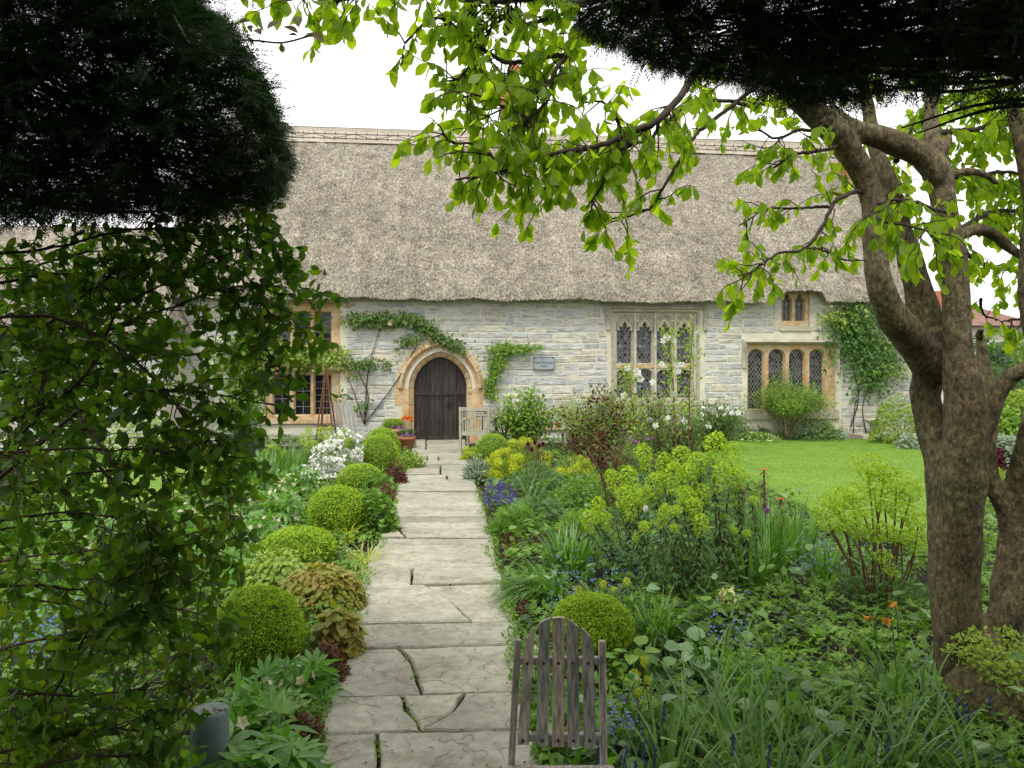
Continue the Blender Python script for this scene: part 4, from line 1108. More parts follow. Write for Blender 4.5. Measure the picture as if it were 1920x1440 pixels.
for i in range(6):
    y = -.02 - i * .062; slat(chair, 'seat_slat', M['greywood'], (xl - .03, y - .025, zseat - i * .004), (xr + .03, y - .025, zseat - i * .004), .052, .018, up=(0, 0, 1))
for sx in (xl + .005, xr - .005):
    slat(chair, 'seat_rail', M['greywood'], (sx, .03, zseat - .025), (sx, -.37, zseat - .05), .026, .03, up=(0, 0, 1))
    slat(chair, 'leg', M['greywood'], (sx, -.34, .0), (sx, -.34, zseat - .055), .03, .035)
    slat(chair, 'leg', M['greywood'], (sx, .10, .0), (sx, .02, zseat - .02), .03, .035)

# --- teak garden armchair seen from behind, right of the door
ac = G(890, 853); arm = thing('garden_armchair', 'silvery teak slatted armchair seen from behind, right of the oak door', 'chair', (ac[0], ac[1] + .05, 0), math.radians(-14))
wA = .29
for sx in (-wA, wA):
    slat(arm, 'leg', M['teak'], (sx, 0, 0), (sx, -.03, .92), .045, .045, bev=.004)
    slat(arm, 'leg', M['teak'], (sx, .5, 0), (sx, .5, .66), .045, .045, bev=.004)
    g = Geo(); g.bar((sx, -.02, .64), (sx * 1.03, .28, .69), .055, .026, up=(0, 0, 1)); g.bar((sx * 1.03, .27, .69), (sx * 1.03, .56, .65), .055, .026, up=(0, 0, 1)); g.build('arm_rest', M['teak'], arm, local=True)
    slat(arm, 'side_rail', M['teak'], (sx, .02, .40), (sx, .48, .40), .03, .06, up=(0, 0, 1))
slat(arm, 'top_rail', M['teak'], (-wA - .02, -.03, .895), (wA + .02, -.03, .895), .07, .03, up=(0, 1, 0))
slat(arm, 'lower_rail', M['teak'], (-wA + .02, -.005, .41), (wA - .02, -.005, .41), .075, .028, up=(0, 1, 0))
for i in range(10):
    x = -wA + .05 + (2 * wA - .1) * i / 9; slat(arm, 'back_slat', M['teak'], (x, -.005, .44), (x, -.03, .87), .027, .012, up=(0, 1, 0), bev=.002)
for i in range(7):
    y = .04 + i * .07; slat(arm, 'seat_slat', M['teak'], (-wA + .02, y, .435), (wA - .02, y, .435), .055, .018, up=(0, 0, 1), bev=.002)

# --- rusty plant pyramid
ob = G(612, 846); ob_t = thing('plant_pyramid', 'tall thin brown pyramid plant support standing in front of the lower left window', 'plant support', (ob[0], ob[1], 0))
ht = P(0, 690, ob[1])[2]; hw_ = .20
cs = [(-hw_, -hw_), (hw_, -hw_), (hw_, hw_), (-hw_, hw_)]
for x, y in cs: Geo().bar((x, y, 0), (x * .04, y * .04, ht), .022, .022, 0).build('leg', M['brownstem'], ob_t, local=True)
for x in (-.06, .06): Geo().bar((x, -hw_ * .95, .1), (x * .1, -.01, ht), .012, .012).build('upright', M['brownstem'], ob_t, local=True)
for t in (.26, .30):
    g = Geo(); q = [(x * (1 - .96 * t), y * (1 - .96 * t), ht * t) for x, y in cs]
    for i in range(4): g.bar(q[i], q[(i + 1) % 4], .016, .02)
    g.build('cross_bar', M['brownstem'], ob_t, local=True)
Geo().lathe([(.0, .07), (.022, .045), (.026, .02), (.012, 0)], (0, 0, ht - .01), 10).build('finial', M['brownstem'], ob_t, local=True)

# --- folded slatted recliner leaning by the wall
rc = G(652, 842); rec = thing('slatted_recliner', 'grey slatted wooden recliner tilted against the wall left of the door', 'chair', (rc[0], rc[1] - .1, 0), .25)
for i in range(6):
    x = -.19 + i * .076; slat(rec, 'back_slat', M['greyslat'], (x, -.05, .28), (x - .12, .32, .98), .05, .016, up=(0, 1, 0))
for sx in (-.22, .22):
    slat(rec, 'frame_rail', M['greyslat'], (sx, -.08, .26), (sx - .12, .33, 1.0), .03, .03); slat(rec, 'leg', M['greyslat'], (sx, -.4, 0), (sx, -.4, .3), .04, .04); slat(rec, 'leg', M['greyslat'], (sx, .05, 0), (sx, .05, .3), .04, .04)
    slat(rec, 'seat_rail', M['greyslat'], (sx, -.44, .3), (sx, .08, .28), .03, .04, up=(0, 0, 1))
for i in range(6):
    y = -.42 + i * .075; slat(rec, 'seat_slat', M['greyslat'], (-.22, y, .325), (.22, y, .325), .055, .015, up=(0, 0, 1))

def pot(name, label, x, y, r, h, mat, group=None, rim=True):
    o = thing(name, label, 'flower pot', (x, y, 0), group=group)
    g = Geo(); prof = [(0, 0), (r * .72, 0), (r * .93, h * .78)] + ([(r * 1.06, h * .80), (r * 1.08, h), (r * .92, h), (r * .88, h * .88)] if rim else [(r, h), (r * .9, h), (r * .86, h * .88)])
    g.lathe(prof, (0, 0, 0), 26); g.build('pot', mat, o, local=True)
    g = Geo(); g.lathe([(r * .9, h * .87), (0, h * .9)], (0, 0, 0), 20); g.build('compost', M['soil'], o, local=True); return o
tp = G(763, 843); pot_t = pot('terracotta_pot', 'terracotta pot planted with orange tulips and purple violas beside the door', tp[0], tp[1], .17, .27, M['terra'])
bp = G(740, 838); pot_b = pot('terracotta_pot', 'pale terracotta pot holding a clipped box ball nearest the wall', bp[0], bp[1] + .5, .24, .36, surfmat('pale_terracotta', [(9, 5, [(0.3, (.34, .17, .11)), (0.7, (.46, .26, .18))])], .85))
gp = G(773, 842); gz = surfmat('blue_grey_glaze', [(9, 5, [(0.3, (.16, .20, .20)), (0.7, (.27, .31, .30))])], .35)
can = thing('glazed_pot', 'small blue-grey glazed pot at the foot of the door jamb', 'flower pot', (gp[0], gp[1], 0)); Geo().lathe([(0, 0), (.075, 0), (.09, .06), (.085, .15), (.07, .18), (.078, .2), (.06, .2), (.06, .1)], (0, 0, 0), 20).build('pot', gz, can, local=True)
# planting shelf with red pots right of the door
sp_ = G(1034, 836); zt_ = P(0, 802, sp_[1])[2]
shelf = thing('planting_shelf', 'weathered garden table against the wall behind the leafy shrub', 'table', (sp_[0], sp_[1], 0), .1)
slat(shelf, 'table_top', M['teak'], (-.33, 0, zt_ - .02), (.33, 0, zt_ - .02), .36, .035, up=(0, 0, 1))
for sx in (-.28, .28):
    for sy in (-.13, .13): slat(shelf, 'leg', M['teak'], (sx, sy, 0), (sx, sy, zt_ - .04), .04, .04)
bx(shelf, 'apron', M['teak'], -.26, .26, -.14, -.12, zt_ - .11, zt_ - .04)
for i, (dx, lb) in enumerate(((-.03, 'left one of two small red pots on the garden table'), (.16, 'right one of two small red pots on the garden table'))):
    o = thing('red_pot', lb, 'flower pot', (sp_[0] + dx, sp_[1] - .04, zt_ - .002), group='small red pots on the garden table')
    Geo().lathe([(0, 0), (.055, 0), (.075, .09), (.085, .09), (.086, .12), (.07, .12), (.066, .05)], (0, 0, 0), 16).build('pot', M['terra'], o, local=True)
# stone pedestal and step at the right
pd = G(1648, 826); ped = thing('stone_pedestal', 'small mushroom-shaped stone pedestal by the wall behind the lawn', 'pedestal', (pd[0], pd[1] + .25, .12))
Geo().lathe([(0, 0), (.11, 0), (.10, .05), (.085, .2), (.11, .27), (.2, .30), (.21, .36), (.18, .385), (0, .39)], (0, 0, 0), 20).build('pedestal', M['greyham'], ped, local=True)
st_ = thing('stone_step', 'low pale stone step beneath the mushroom-shaped pedestal', 'step', (pd[0] + .15, pd[1] + .3, 0), .1)
Geo().box(-.55, .6, -.25, .35, 0, .12).build('step_stone', M['greyham'], st_, local=True)
# blue-green round post in the left foreground
po = P(394, 1330, 3.0); zt_ = po[2]
post = thing('green_post', 'short round blue-green painted post in the left foreground bed', 'post', (po[0], 3.0, 0))
pm_ = surfmat('worn_blue_green_paint', [(5, 6, [(0.35, (.085, .12, .115)), (0.55, (.14, .19, .18)), (.72, (.17, .21, .20))]), (18, 4, [(0.34, (.5, .45, .42)), (0.42, (1, 1, 1))])], .6, [(30, 4, .003, .5)])
Geo().lathe([(.0, 0), (.070, 0), (.070, zt_ - .006), (.066, zt_), (0, zt_)], (0, 0, 0), 30).build('post', pm_, post, local=True)
pts = np.array([(random.gauss(0, .025), random.gauss(-.01, .02), zt_ + .004) for _ in range(16)]); g = Geo(); g.inst(T_SM, pts, frames(rand_dirs(16, 0) * [1, 1, .1], np.array([0, 0, 1.])), rng.uniform(.012, .028, 16)); g.build('fallen_leaves', M['rust'], post, local=True).__setitem__('kind', 'stuff')
# large rusty stone/stump at the foot of the tree handled with the tree
# ================================================================ plants
UP = np.array([0, 0, 1.0])
def base_of(px, py): return G(px, py)
def plant(name, label, cat, px, py, group=None):
    b = G(px, py); return thing(name, label, cat, (b[0], b[1], 0), group=group), b
def dome_pts(n, rx, ry, h, shell=.35, zmin=0.0, flat=1.0):
    """points through the outer shell of a dome, with outward directions"""
    d = rand_dirs(n); d[:, 2] = np.abs(d[:, 2]); k = 1 - shell * rng.random(n) ** 1.6
    p = d * k[:, None] * [rx, ry, h]; p[:, 2] = np.maximum(p[:, 2], zmin); o = norm(d / np.array([rx, ry, h])); return p, o
def lumps(p, amp, sc, seed=0.0):
    return p * (1 + amp * vnoise(p[:, 0] * sc + seed, p[:, 1] * sc, p[:, 2] * sc + seed))[:, None]
def part(g, name, mat, root, stuff=True):
    o = g.build(name, mat, root, local=True)
    if stuff: o['kind'] = 'stuff'
    return o

def box_ball(label, px, ytop, wpx, ybase, group='clipped box balls along the path', sy=1.0, n=9000, zb=0.0, tall=None, cl=None):
    b = G(px, ybase); Y = b[1] + 0; r = wpx / 2 * Y / F; zt = P(0, ytop, Y)[2]
    if zb: pass
    root = thing('box_ball', label, 'box ball', (b[0], Y, zb), group=group)
    rz = (zt - zb) / 2 if tall is None else tall; cz = zt - zb - rz
    d = rand_dirs(n); d[:, 2] = np.where(d[:, 2] < -.75, -d[:, 2], d[:, 2])
    k = 1 + .055 * vnoise(d[:, 0] * 1.6 + px, d[:, 1] * 1.6, d[:, 2] * 1.6 + px) + .035 * vnoise(d[:, 0] * 4, d[:, 1] * 4, d[:, 2] * 4 + px) + .10 * (rng.random(n) < .012) + .045 * vnoise(d[:, 0] * 12, d[:, 1] * 12, d[:, 2] * 12) + rng.normal(0, .012, n) - .05 * rng.random(n)
    p = d * k[:, None] * [r, r * sy, rz] + [0, 0, cz]; o = norm(d / [r, r * sy, rz])
    dr = norm(o + rand_dirs(n) * .75)
    sz = rng.uniform(.75, 1.3, n) * (cl or max(.011, r * .055))
    g = Geo(); g.inst(t_leaf(.62, .1, .15, 1), p, frames(dr, o), sz); part(g, 'clipped_shoots', M['box'], root)
    g = Geo(); a = np.linspace(-1.2, math.pi / 2, 12); g.lathe([(math.cos(t) * r * .88, cz + math.sin(t) * rz * .88) for t in a], (0, 0, 0), 28, sy=sy); g.build('inner_shoots', M['boxcore'], root, local=True)
    return root
GB = 'clipped box balls along the path'
rb = box_ball('small clipped box ball in the pale terracotta pot by the wall', 737, 785, 39, 832, GB, zb=.33, n=4000)
box_ball('clipped box ball behind the large round one, beside the white flowers', 716, 802, 66, 876, GB, n=7000)
box_ball('large round box ball right of the white flowers', 712, 814, 72, 893, GB, n=9000)
box_ball('low box ball between the white flowers and the largest middle ball', 675, 870, 82, 925, GB, n=8000)
box_ball('wide rounded box ball with yellow grass at its foot', 634, 912, 112, 1003, GB, n=14000)
box_ball('flattened box dome behind the bronze-leaved clump', 562, 990, 132, 1062, GB, n=13000)
box_ball('nearest left box ball, bright green, beside the dark shrub', 482, 1105, 168, 1268, GB, n=24000, cl=.0125)
box_ball('smooth box ball beside the teak armchair', 924, 813, 66, 872, GB, n=6000)
box_ball('nearest right box ball behind the slat-backed chair', 1110, 1118, 148, 1232, GB, n=22000, cl=.0125)

def mound(name, label, cat, px, ybase, wpx, ytop, tpl, size, mat, n=700, group=None, depth=None, shell=.5, flowers=None, fname='flowers', stem=True, up=.5, lump=.18, sjit=.35, deep=1.0, rise=0.0):
    """leafy clump: leaves on a lumpy dome, optional flowers ((template, size, mat, n, extra height))"""
    b = G(px, ybase); Y = b[1]; rx = wpx / 2 * Y / F; ry = depth or rx * deep; h = max(.06, P(0, ytop, Y)[2])
    root = thing(name, label, cat, (b[0], Y + ry * .6, 0), group=group)
    p, o = dome_pts(n, rx, ry, h, shell); p = lumps(p, lump, 2.2 / max(rx, .15), px * .1)
    dr = norm(o * [1, 1, .5] + rand_dirs(n) * .8 + UP * .1 + UP * rise); g = Geo()
    tp = tpl if isinstance(tpl, list) else [tpl]; ch = rng.integers(0, len(tp), n); sz = size * rng.uniform(1 - sjit, 1 + sjit, n); fr = frames(dr, norm(o + UP * up))
    for i, t in enumerate(tp):
        q = ch == i; g.inst(t, p[q], fr[q], sz[q])
    part(g, 'foliage', M[mat], root)
    if stem:
        g = Geo(); q = rng.integers(0, n, min(n, 70))
        for i in q: g.tube([np.array([p[i, 0] * .35, p[i, 1] * .35, 0]), p[i] * [.7, .7, .55], p[i]], [.004, .003, .002], 3, caps=False)
        part(g, 'stems', M['greenstem'], root)
    for fl in (flowers or []):
        ft, fs, fm, fn, ex = fl[:5]; spread = fl[5] if len(fl) > 5 else 1.0
        p, o = dome_pts(fn, rx * spread, ry * spread, h + ex, .15); p = lumps(p, lump, 2.2 / max(rx, .15), px * .1); p[:, 2] = np.maximum(p[:, 2], h * .35)
        if fn > 400: kk = vnoise(p[:, 0] * 7, p[:, 1] * 7, p[:, 2] * 7) > -.12; p = p[kk]; o = o[kk]; fn = len(p)
        g = Geo(); g.inst(ft, p, frames(norm(rand_dirs(fn) + .01), norm(o + rand_dirs(fn) * .5)), fs * rng.uniform(.8, 1.2, fn)); part(g, fl[6] if len(fl) > 6 else fname, M[fm], root)
    return root

# ---- strap-leaved clumps
def blades(g, base, dirs, L, w, bend, seg=5, mi=0):
    """ribbons: base (n,3), dirs (n,3) start directions, bending over towards their horizontal heading"""
    n = len(base); hd = norm(dirs * [1, 1, 0]); side = np.stack([-hd[:, 1], hd[:, 0], np.zeros(n)], 1); tw = rng.normal(0, .5, n)
    ang0 = np.arcsin(np.clip(norm(dirs)[:, 2], -1, 1)); pts = [base]; cur = base.copy()
    for i in range(seg):
        a = ang0 - bend * ((i + .5) / seg) ** 1.5
        cur = cur + (hd * np.cos(a)[:, None] + UP * np.sin(a)[:, None]) * (L / seg)[:, None]; pts.append(cur)
    V = []; 
    for i, p in enumerate(pts):
        t = i / seg; ww = w * (1 - t ** 2.2) * (.75 + .5 * min(t * 3, .5)); s2 = norm(side * np.cos(tw * (1 - t))[:, None] + (UP * .6 + hd * .3) * np.sin(tw * (1 - t))[:, None])
        if i < seg: V.append(p - s2 * ww[:, None] / 2); V.append(p + s2 * ww[:, None] / 2 )
        else: V.append(p)
    V = np.stack(V, 1); T = []
    for i in range(seg - 1): a = 2 * i; T += [(a, a + 1, a + 3), (a, a + 3, a + 2)]
    T.append((2 * seg - 2, 2 * seg - 1, 2 * seg)); T = np.array(T)
    nv = V.shape[1]; TT = T[None] + (np.arange(n) * nv)[:, None, None]; g.add(V.reshape(-1, 3), TT.reshape(-1, 3), mi, True)
def strap(name, label, cat, px, ybase, n, L, w, bend, mat, spread=.1, tilt=.5, group=None, lean=None, Y=None, flowers=None, flow_mat=None, seg=6):
    b = G(px, ybase) if Y is None else P(px, ybase, Y) * [1, 1, 0]
    root = thing(name, label, cat, (b[0], b[1], 0), group=group)
    k = min(n, 300)
    a = rng.uniform(0, TAU, n); rr = spread * np.sqrt(rng.random(n)); base = np.stack([rr * np.cos(a), rr * np.sin(a), np.full(n, -.01)], 1)
    tl = np.abs(rng.normal(0, tilt, n)); a2 = a + rng.normal(0, .5, n); d = np.stack([np.sin(tl) * np.cos(a2), np.sin(tl) * np.sin(a2), np.cos(tl)], 1)
    if lean is not None: d = norm(d + np.array(lean))
    g = Geo(); blades(g, base, d, L * rng.uniform(.65, 1.1, n), w * rng.uniform(.7, 1.2, n), bend * rng.uniform(.5, 1.3, n), seg); part(g, 'leaves', M[mat], root)
    for fl in (flowers or []):     # (dx, dy, height, template, size, material, name)
        dx, dy, hh, ft, fs, fm, nm = fl; g = Geo(); g.tube([(dx * .3, dy * .3, 0), (dx * .7, dy * .7, hh * .6), (dx, dy, hh)], [.004, .003, .003], 5); g.build('flower_stem', M['greenstem'], root, local=True)
        g = Geo(); m_ = 3; g.inst(ft, np.array([[dx, dy, hh]] * m_), frames(rand_dirs(m_, .4), rand_dirs(m_, .4)), np.full(m_, fs)); g.build(nm, M[fm], root, local=True)
    return root

# ---- tall euphorbias: stem, ruff of narrow leaves, domed head of bracts, each head its own part
def eu_head_mesh(h, r, mat, seed, n=460, loose=1.08):
    rg = np.random.default_rng(seed); t = rg.random(n) ** .7; a = rg.uniform(0, TAU, n)
    prof = np.interp(t, [0, .25, .6, .85, 1], [.35, .75, 1.0, .95, .25]) * r; k = rg.uniform(.45, 1.0, n) ** .5 * (1 + .18 * np.sin(a * 5 + t * 9))
    p = np.stack([np.cos(a) * prof * k, np.sin(a) * prof * k, t * h + r * .12 * np.sin(a * 4)], 1); o = norm(np.stack([np.cos(a), np.sin(a), .25 + t * 1.2], 1))
    cup = merge_t([rot_t(rot_t(t_leaf(.95, -.1, .1, 1), 'X', .15), 'Z', TAU * i / 3, sc=.55) for i in range(3)])
    g = Geo(); g.inst(cup, p * [loose, loose, 1], frames(norm(rg.normal(size=(n, 3))), o), rg.uniform(.012, .026, n) * (.6 + r * 5)); return g.mesh('flower_head', [M[mat]])
M['lime2'] = M['lime']
EU = {m: [eu_head_mesh(.30, .085, m, 40 + i) for i in range(4)] + [eu_head_mesh(.17, .075, m, 50 + i, 380) for i in range(2)] for m in ('lime', 'limey')}
EU['lime2'] = [eu_head_mesh(.17, .115, 'lime', 60 + i, 340, 1.3) for i in range(4)] + [eu_head_mesh(.12, .09, 'lime', 70 + i, 170, 1.25) for i in range(2)]
def euphorbia(label, px, ybase, heads, mat='lime', size=1.0, leafmat_='bluegreen', cat='euphorbia', group='tall lime-green euphorbias', filler=500, leafy=True):
    b = G(px, ybase); root = thing('euphorbia', label, cat, (b[0], b[1], 0), group=group); stems = Geo(); lv = Geo()
    for i, (hx, hy, sc, dY) in enumerate(heads):
        t = P(hx, hy, b[1] + dY) - [b[0], b[1], 0]; kind = rs.randint(0, 3) if sc > .75 else 4 + i % 2
        H_ = ((.30 if kind < 4 else .17) if mat != 'lime2' else .16) * sc * size
        bot = t - [0, 0, H_]; root_p = np.array([bot[0] * .35 + rs.uniform(-.06, .06), bot[1] * .4, 0])
        mid = (bot + root_p) / 2 + [rs.uniform(-.05, .05), rs.uniform(-.04, .04), -.02]
        ln = smooth_line([root_p, mid, bot, bot + [0, 0, H_ * .25]], 6); stems.tube(ln, np.linspace(.009, .005, len(ln)) * min(1, sc * size * 1.1), 6)
        o = bpy.data.objects.new('flower_head', EU[mat][kind]); COL.objects.link(o); o.parent = root; o.location = bot; o.rotation_euler = (rs.gauss(0, .15), rs.gauss(0, .15), rs.uniform(0, TAU)); o.scale = (sc * size * rs.uniform(.8, 1.05), sc * size * rs.uniform(.8, 1.05), sc * size * rs.uniform(.75, 1.1))
        if leafy:
            k = 240; f = rng.uniform(.35, 1.0, k); q = np.array([ln[int(v)] for v in f * (len(ln) - 5)]); a = rng.uniform(0, TAU, k)
            d = norm(np.stack([np.cos(a), np.sin(a), rng.uniform(-.5, .4, k)], 1)); lv.inst(T_NAR, q, frames(d, norm(UP + d * .3)), rng.uniform(.05, .10, k) * size)
    part(stems, 'stems', M['brownstem'], root, False)
    if leafy: part(lv, 'foliage', M[leafmat_], root)
    if filler:
        p, o = dome_pts(filler, .35 * size, .3 * size, .38 * size, .8); g = Geo(); g.inst(T_NAR, p, frames(norm(o + rand_dirs(filler) * .6 + UP * .3), o), rng.uniform(.06, .11, filler)); part(g, 'base_leaves', M[leafmat_], root)
    return root
hb = [(1338, 806, 1.15, .1), (1372, 822, 1.0, .2), (1312, 832, .95, 0), (1385, 858, .95, .1), (1275, 822, 1.1, .15), (1243, 838, 1.0, .2), (1295, 850, 1.0, 0), (1215, 832, .9, .3), (1345, 858, 1.0, -.1),
      (1258, 868, 1.0, 0), (1228, 880, .9, .1), (1320, 890, .9, 0), (1298, 905, .8, -.2)]
euphorbia('tallest lime-green euphorbia with many domed heads in front of the lawn', 1350, 1105, hb, size=.92)
hb = [(1175, 862, 1.15, .2), (1165, 900, 1.0, .1), (1195, 898, .9, .1), (1150, 880, .8, .3), (1210, 915, .8, .0), (1182, 930, .9, 0), (1120, 925, 1.0, .1), (1105, 955, .8, 0), (1135, 950, .85, .1)]
euphorbia('lime euphorbia with a leaning stem, left of the tallest one', 1215, 1090, hb, size=.85)
hb = [(1300, 925, .85, 0), (1240, 945, .8, 0), (1268, 945, .7, -.1), (1280, 900, .9, .1), (1206, 978, .7, -.1), (1195, 995, .7, -.1), (1312, 960, .8, -.1), (1265, 980, .6, -.2)]
euphorbia('short dark-stemmed euphorbia in front of the tallest one', 1290, 1125, hb, size=.8)
hb = [(1385, 915, .8, .1), (1410, 925, .75, .2), (1372, 985, .65, 0), (1400, 990, .6, 0), (1355, 960, .6, 0)]
euphorbia('small euphorbia heads beside the purple tulip', 1400, 1105, hb, size=.8, filler=200)
hb = [(1628, 852, 1.0, .2), (1655, 870, 1.0, .2), (1680, 888, 1.0, .1), (1705, 905, .9, .1), (1640, 895, .9, .1), (1600, 905, .9, .1), (1572, 918, 1.0, .1), (1550, 935, .95, 0), (1585, 940, .9, 0), (1620, 930, .9, 0), (1660, 925, .9, 0), (1690, 945, .9, 0),
      (1720, 960, .9, 0), (1560, 965, .85, -.1), (1600, 975, .8, -.1), (1650, 985, .8, -.1), (1690, 990, .8, -.1), (1655, 1025, .7, -.2), (1665, 1050, .6, -.2), (1715, 1000, .8, -.1)]
euphorbia('broad yellow-green euphorbia between the lawn and the tree trunk', 1650, 1140, hb, mat='lime2', size=.95, leafmat_='bluegreen', leafy=False)
hb = [(600, 797, 1, 0), (620, 795, 1, 0), (640, 796, 1, 0), (580, 803, .9, 0), (565, 810, .9, 0), (655, 803, .9, 0), (610, 812, .9, -.2), (590, 820, .9, -.2), (635, 812, .9, -.2), (572, 825, .9, -.3), (650, 818, .8, -.2), (620, 828, .9, -.3), (600, 832, .8, -.4)]
euphorbia('lime-green euphorbia clump behind the white flowers', 612, 868, hb, size=.95, filler=500)
hb = [(505, 828, .9, 0), (520, 832, .9, 0), (530, 842, .8, 0), (495, 842, .8, 0), (515, 850, .8, 0)]
euphorbia('small lime-green euphorbia at the left under the lower window', 515, 880, hb, size=.9)
hb = [(1843 + dx, 970 + dy, .9, 0) for dx, dy in ((-8, 0), (8, -8), (22, -2), (30, 10), (0, 12), (15, 18))]
hb = [(x, y - 100, s_, d) for x, y, s_, d in hb]
euphorbia('lime euphorbia glimpsed in the fork of the tree trunk', 1862, 935, hb, size=1.0, filler=200)
def lowmound_eu(label, px, ybase, wpx, ytop, n=26):
    b = G(px, ybase); Y = b[1]; rx = wpx / 2 * Y / F; h = P(0, ytop, Y)[2]; hb = []
    root = thing('euphorbia', label, 'euphorbia', (b[0], Y + rx * .5, 0), group='low yellow euphorbias by the path')
    p, o = dome_pts(n, rx, rx * .8, h, .1)
    for i in range(n):
        ob_ = bpy.data.objects.new('flower_head', EU['limey'][rs.randint(4, 5)]); COL.objects.link(ob_); ob_.parent = root; ob_.location = p[i] * [1, 1, .9] - [0, 0, .06]; ob_.rotation_euler = (-o[i, 1] * .6, o[i, 0] * .6, rs.uniform(0, 6)); ob_.scale = (rs.uniform(.6, .95),) * 3
    k = 900; p, o = dome_pts(k, rx * .95, rx * .76, h * .9, .7); g = Geo(); g.inst(T_NAR, p, frames(norm(o + UP * .4 + rand_dirs(k) * .5), o), rng.uniform(.04, .08, k)); part(g, 'foliage', M['ygreen'], root)
lowmound_eu('bright yellow-green euphorbia mound spilling beside the path near the armchair', 945, 905, 84, 842, 34)
lowmound_eu('yellow-green euphorbia mound behind the box ball by the armchair', 985, 880, 90, 822, 30)
lowmound_eu('low lime mound at the path edge left of the armchair leg', 884, 866, 44, 840, 14)
lowmound_eu('thin yellow euphorbia in the middle of the right bed', 1085, 905, 90, 855, 18)

# ---- flowers and leafy clumps, left of the path
mound('white_phlox', 'big mound of pure white flowers beside the box balls', 'white flowers', 628, 905, 118, 822, T_NAR, .07, 'green', 700, flowers=[(T_FL4, .056, 'white', 1700, .02, 1.0)], shell=.7, lump=.3)
mound('white_phlox', 'lower drift of white flowers spilling towards the path', 'white flowers', 600, 915, 90, 852, T_NAR, .07, 'silver', 350, flowers=[(T_FL4, .055, 'white', 520, .02, 1.0)], shell=.6)
mound('lady_mantle', 'lime-green frothy plant spilling onto the far path below the tulip pot', 'plant', 768, 882, 52, 848, T_PAL, .06, 'ygreen', 500, up=1.2)
mound('heuchera', 'dark purple-brown leafy plant at the path edge by the large box ball', 'plant', 742, 912, 40, 868, T_SM, .05, 'maroon', 500)
mound('heuchera', 'dark reddish plant between the box balls and the path', 'plant', 716, 950, 44, 905, T_SM, .05, 'rust', 400)
mound('geranium', 'fresh green geranium clump at the path edge beside the widest box ball', 'geranium', 704, 1008, 76, 925, T_PAL, .075, 'ger', 600, up=1.0, group='green geranium clumps')
mound('geranium', 'green geranium between the low box ball and the path', 'geranium', 706, 935, 60, 893, T_PAL, .07, 'ger', 400, up=1.0, group='green geranium clumps')
strap('yellow_grass', 'golden-yellow striped grass at the foot of the wide box ball', 'grass', 655, 1015, 46, .30, .014, 1.9, 'limey', .06, .5)
strap('striped_grass', 'pale variegated grass falling onto the path edge', 'grass', 684, 1055, 150, .24, .010, 2.0, 'striped', .12, .7)
strap('striped_grass', 'pale grass tuft between the bronze clump and the path', 'grass', 668, 1092, 60, .22, .009, 1.8, 'striped', .08, .7)
def epimedium(label, px, ybase, wpx, ytop, n, mat='epi', nobj=0, size=.055, group='bronze-leaved epimedium clumps', fl=True):
    b = G(px, ybase); Y = b[1]; rx = wpx / 2 * Y / F; h = P(0, ytop, Y)[2]; root = thing('epimedium', label, 'epimedium', (b[0], Y + rx * .4, 0), group=group)
    p, o = dome_pts(n, rx, rx * .8, h, .35); p = lumps(p, .15, 5, px); a = rng.uniform(0, TAU, n)
    d = norm(o * [1, 1, .2] - UP * rng.uniform(.1, .9, n)[:, None] + rand_dirs(n) * .5); fr = frames(d, norm(o + UP * .4)); sz = size * rng.uniform(.7, 1.25, n)
    front = np.argsort(p[:, 1] - p[:, 2] * .5); big = front[:nobj]; mesh_ = [Geo().add(*(t_leaf(.72, .08, .22, 3, .42)), 0, True).mesh('leaf', [M[mat]]), Geo().add(*(t_leaf(.66, .16, .3, 3, .45)), 0, True).mesh('leaf', [M[mat]])]
    for i in big:
        ob_ = bpy.data.objects.new('leaf', mesh_[i % 2]); COL.objects.link(ob_); ob_.parent = root
        ob_.matrix_local = Matrix.Translation(p[i]) @ Matrix(fr[i].tolist()).to_4x4() @ Matrix.Scale(sz[i], 4)
    q = front[nobj:]; g = Geo(); g.inst(t_leaf(.7, .1, .25, 2, .45), p[q], fr[q], sz[q], smooth=True); part(g, 'foliage', M[mat], root)
    g = Geo()
    for i in rng.integers(0, n, 60): g.tube([p[i] * [.3, .3, 0], p[i] * [.8, .8, .7], p[i]], .0022, 3, caps=False)
    part(g, 'stems', M['redtwig'], root)
    if fl:
        k = 130; pf, o = dome_pts(k, rx, rx * .8, h * 1.08, .1); pf = lumps(pf, .15, 5, px); pf = pf[vnoise(pf[:, 0] * 6, pf[:, 1] * 6, 3) > -.1]; k = len(pf)
        g = Geo(); g.inst(T_FL4, pf, frames(rand_dirs(k), rand_dirs(k)), np.full(k, .02)); part(g, 'pale_flowers', M['cream'], root)
    return root
epimedium('large bronze and yellow-green epimedium clump spilling towards the path', 592, 1160, 165, 1066, 2300, nobj=220, size=.048)
epimedium('bronze epimedium lobe in front of the flattened box dome', 515, 1120, 150, 1040, 1300, nobj=70, size=.048, mat='ygreen')
epimedium('green epimedium leaves hanging beside the nearest left box ball', 628, 1240, 90, 1150, 600, nobj=100, size=.065, mat='epi')
mound('red_sedum', 'rust-red low plant at the path edge beside the nearest left box ball', 'plant', 598, 1290, 95, 1222, T_SM, .028, 'rust', 2200, shell=.7)
mound('red_sedum', 'rust-red low plant at the path edge in the bottom left', 'plant', 552, 1425, 95, 1352, T_SM, .024, 'rust', 1800, shell=.7)
T_HEL = t_whorl(8, .25, -.15, 2, .3); T_HEL2 = t_palmate(7, .26, 3.4, rows=2, center=.25)
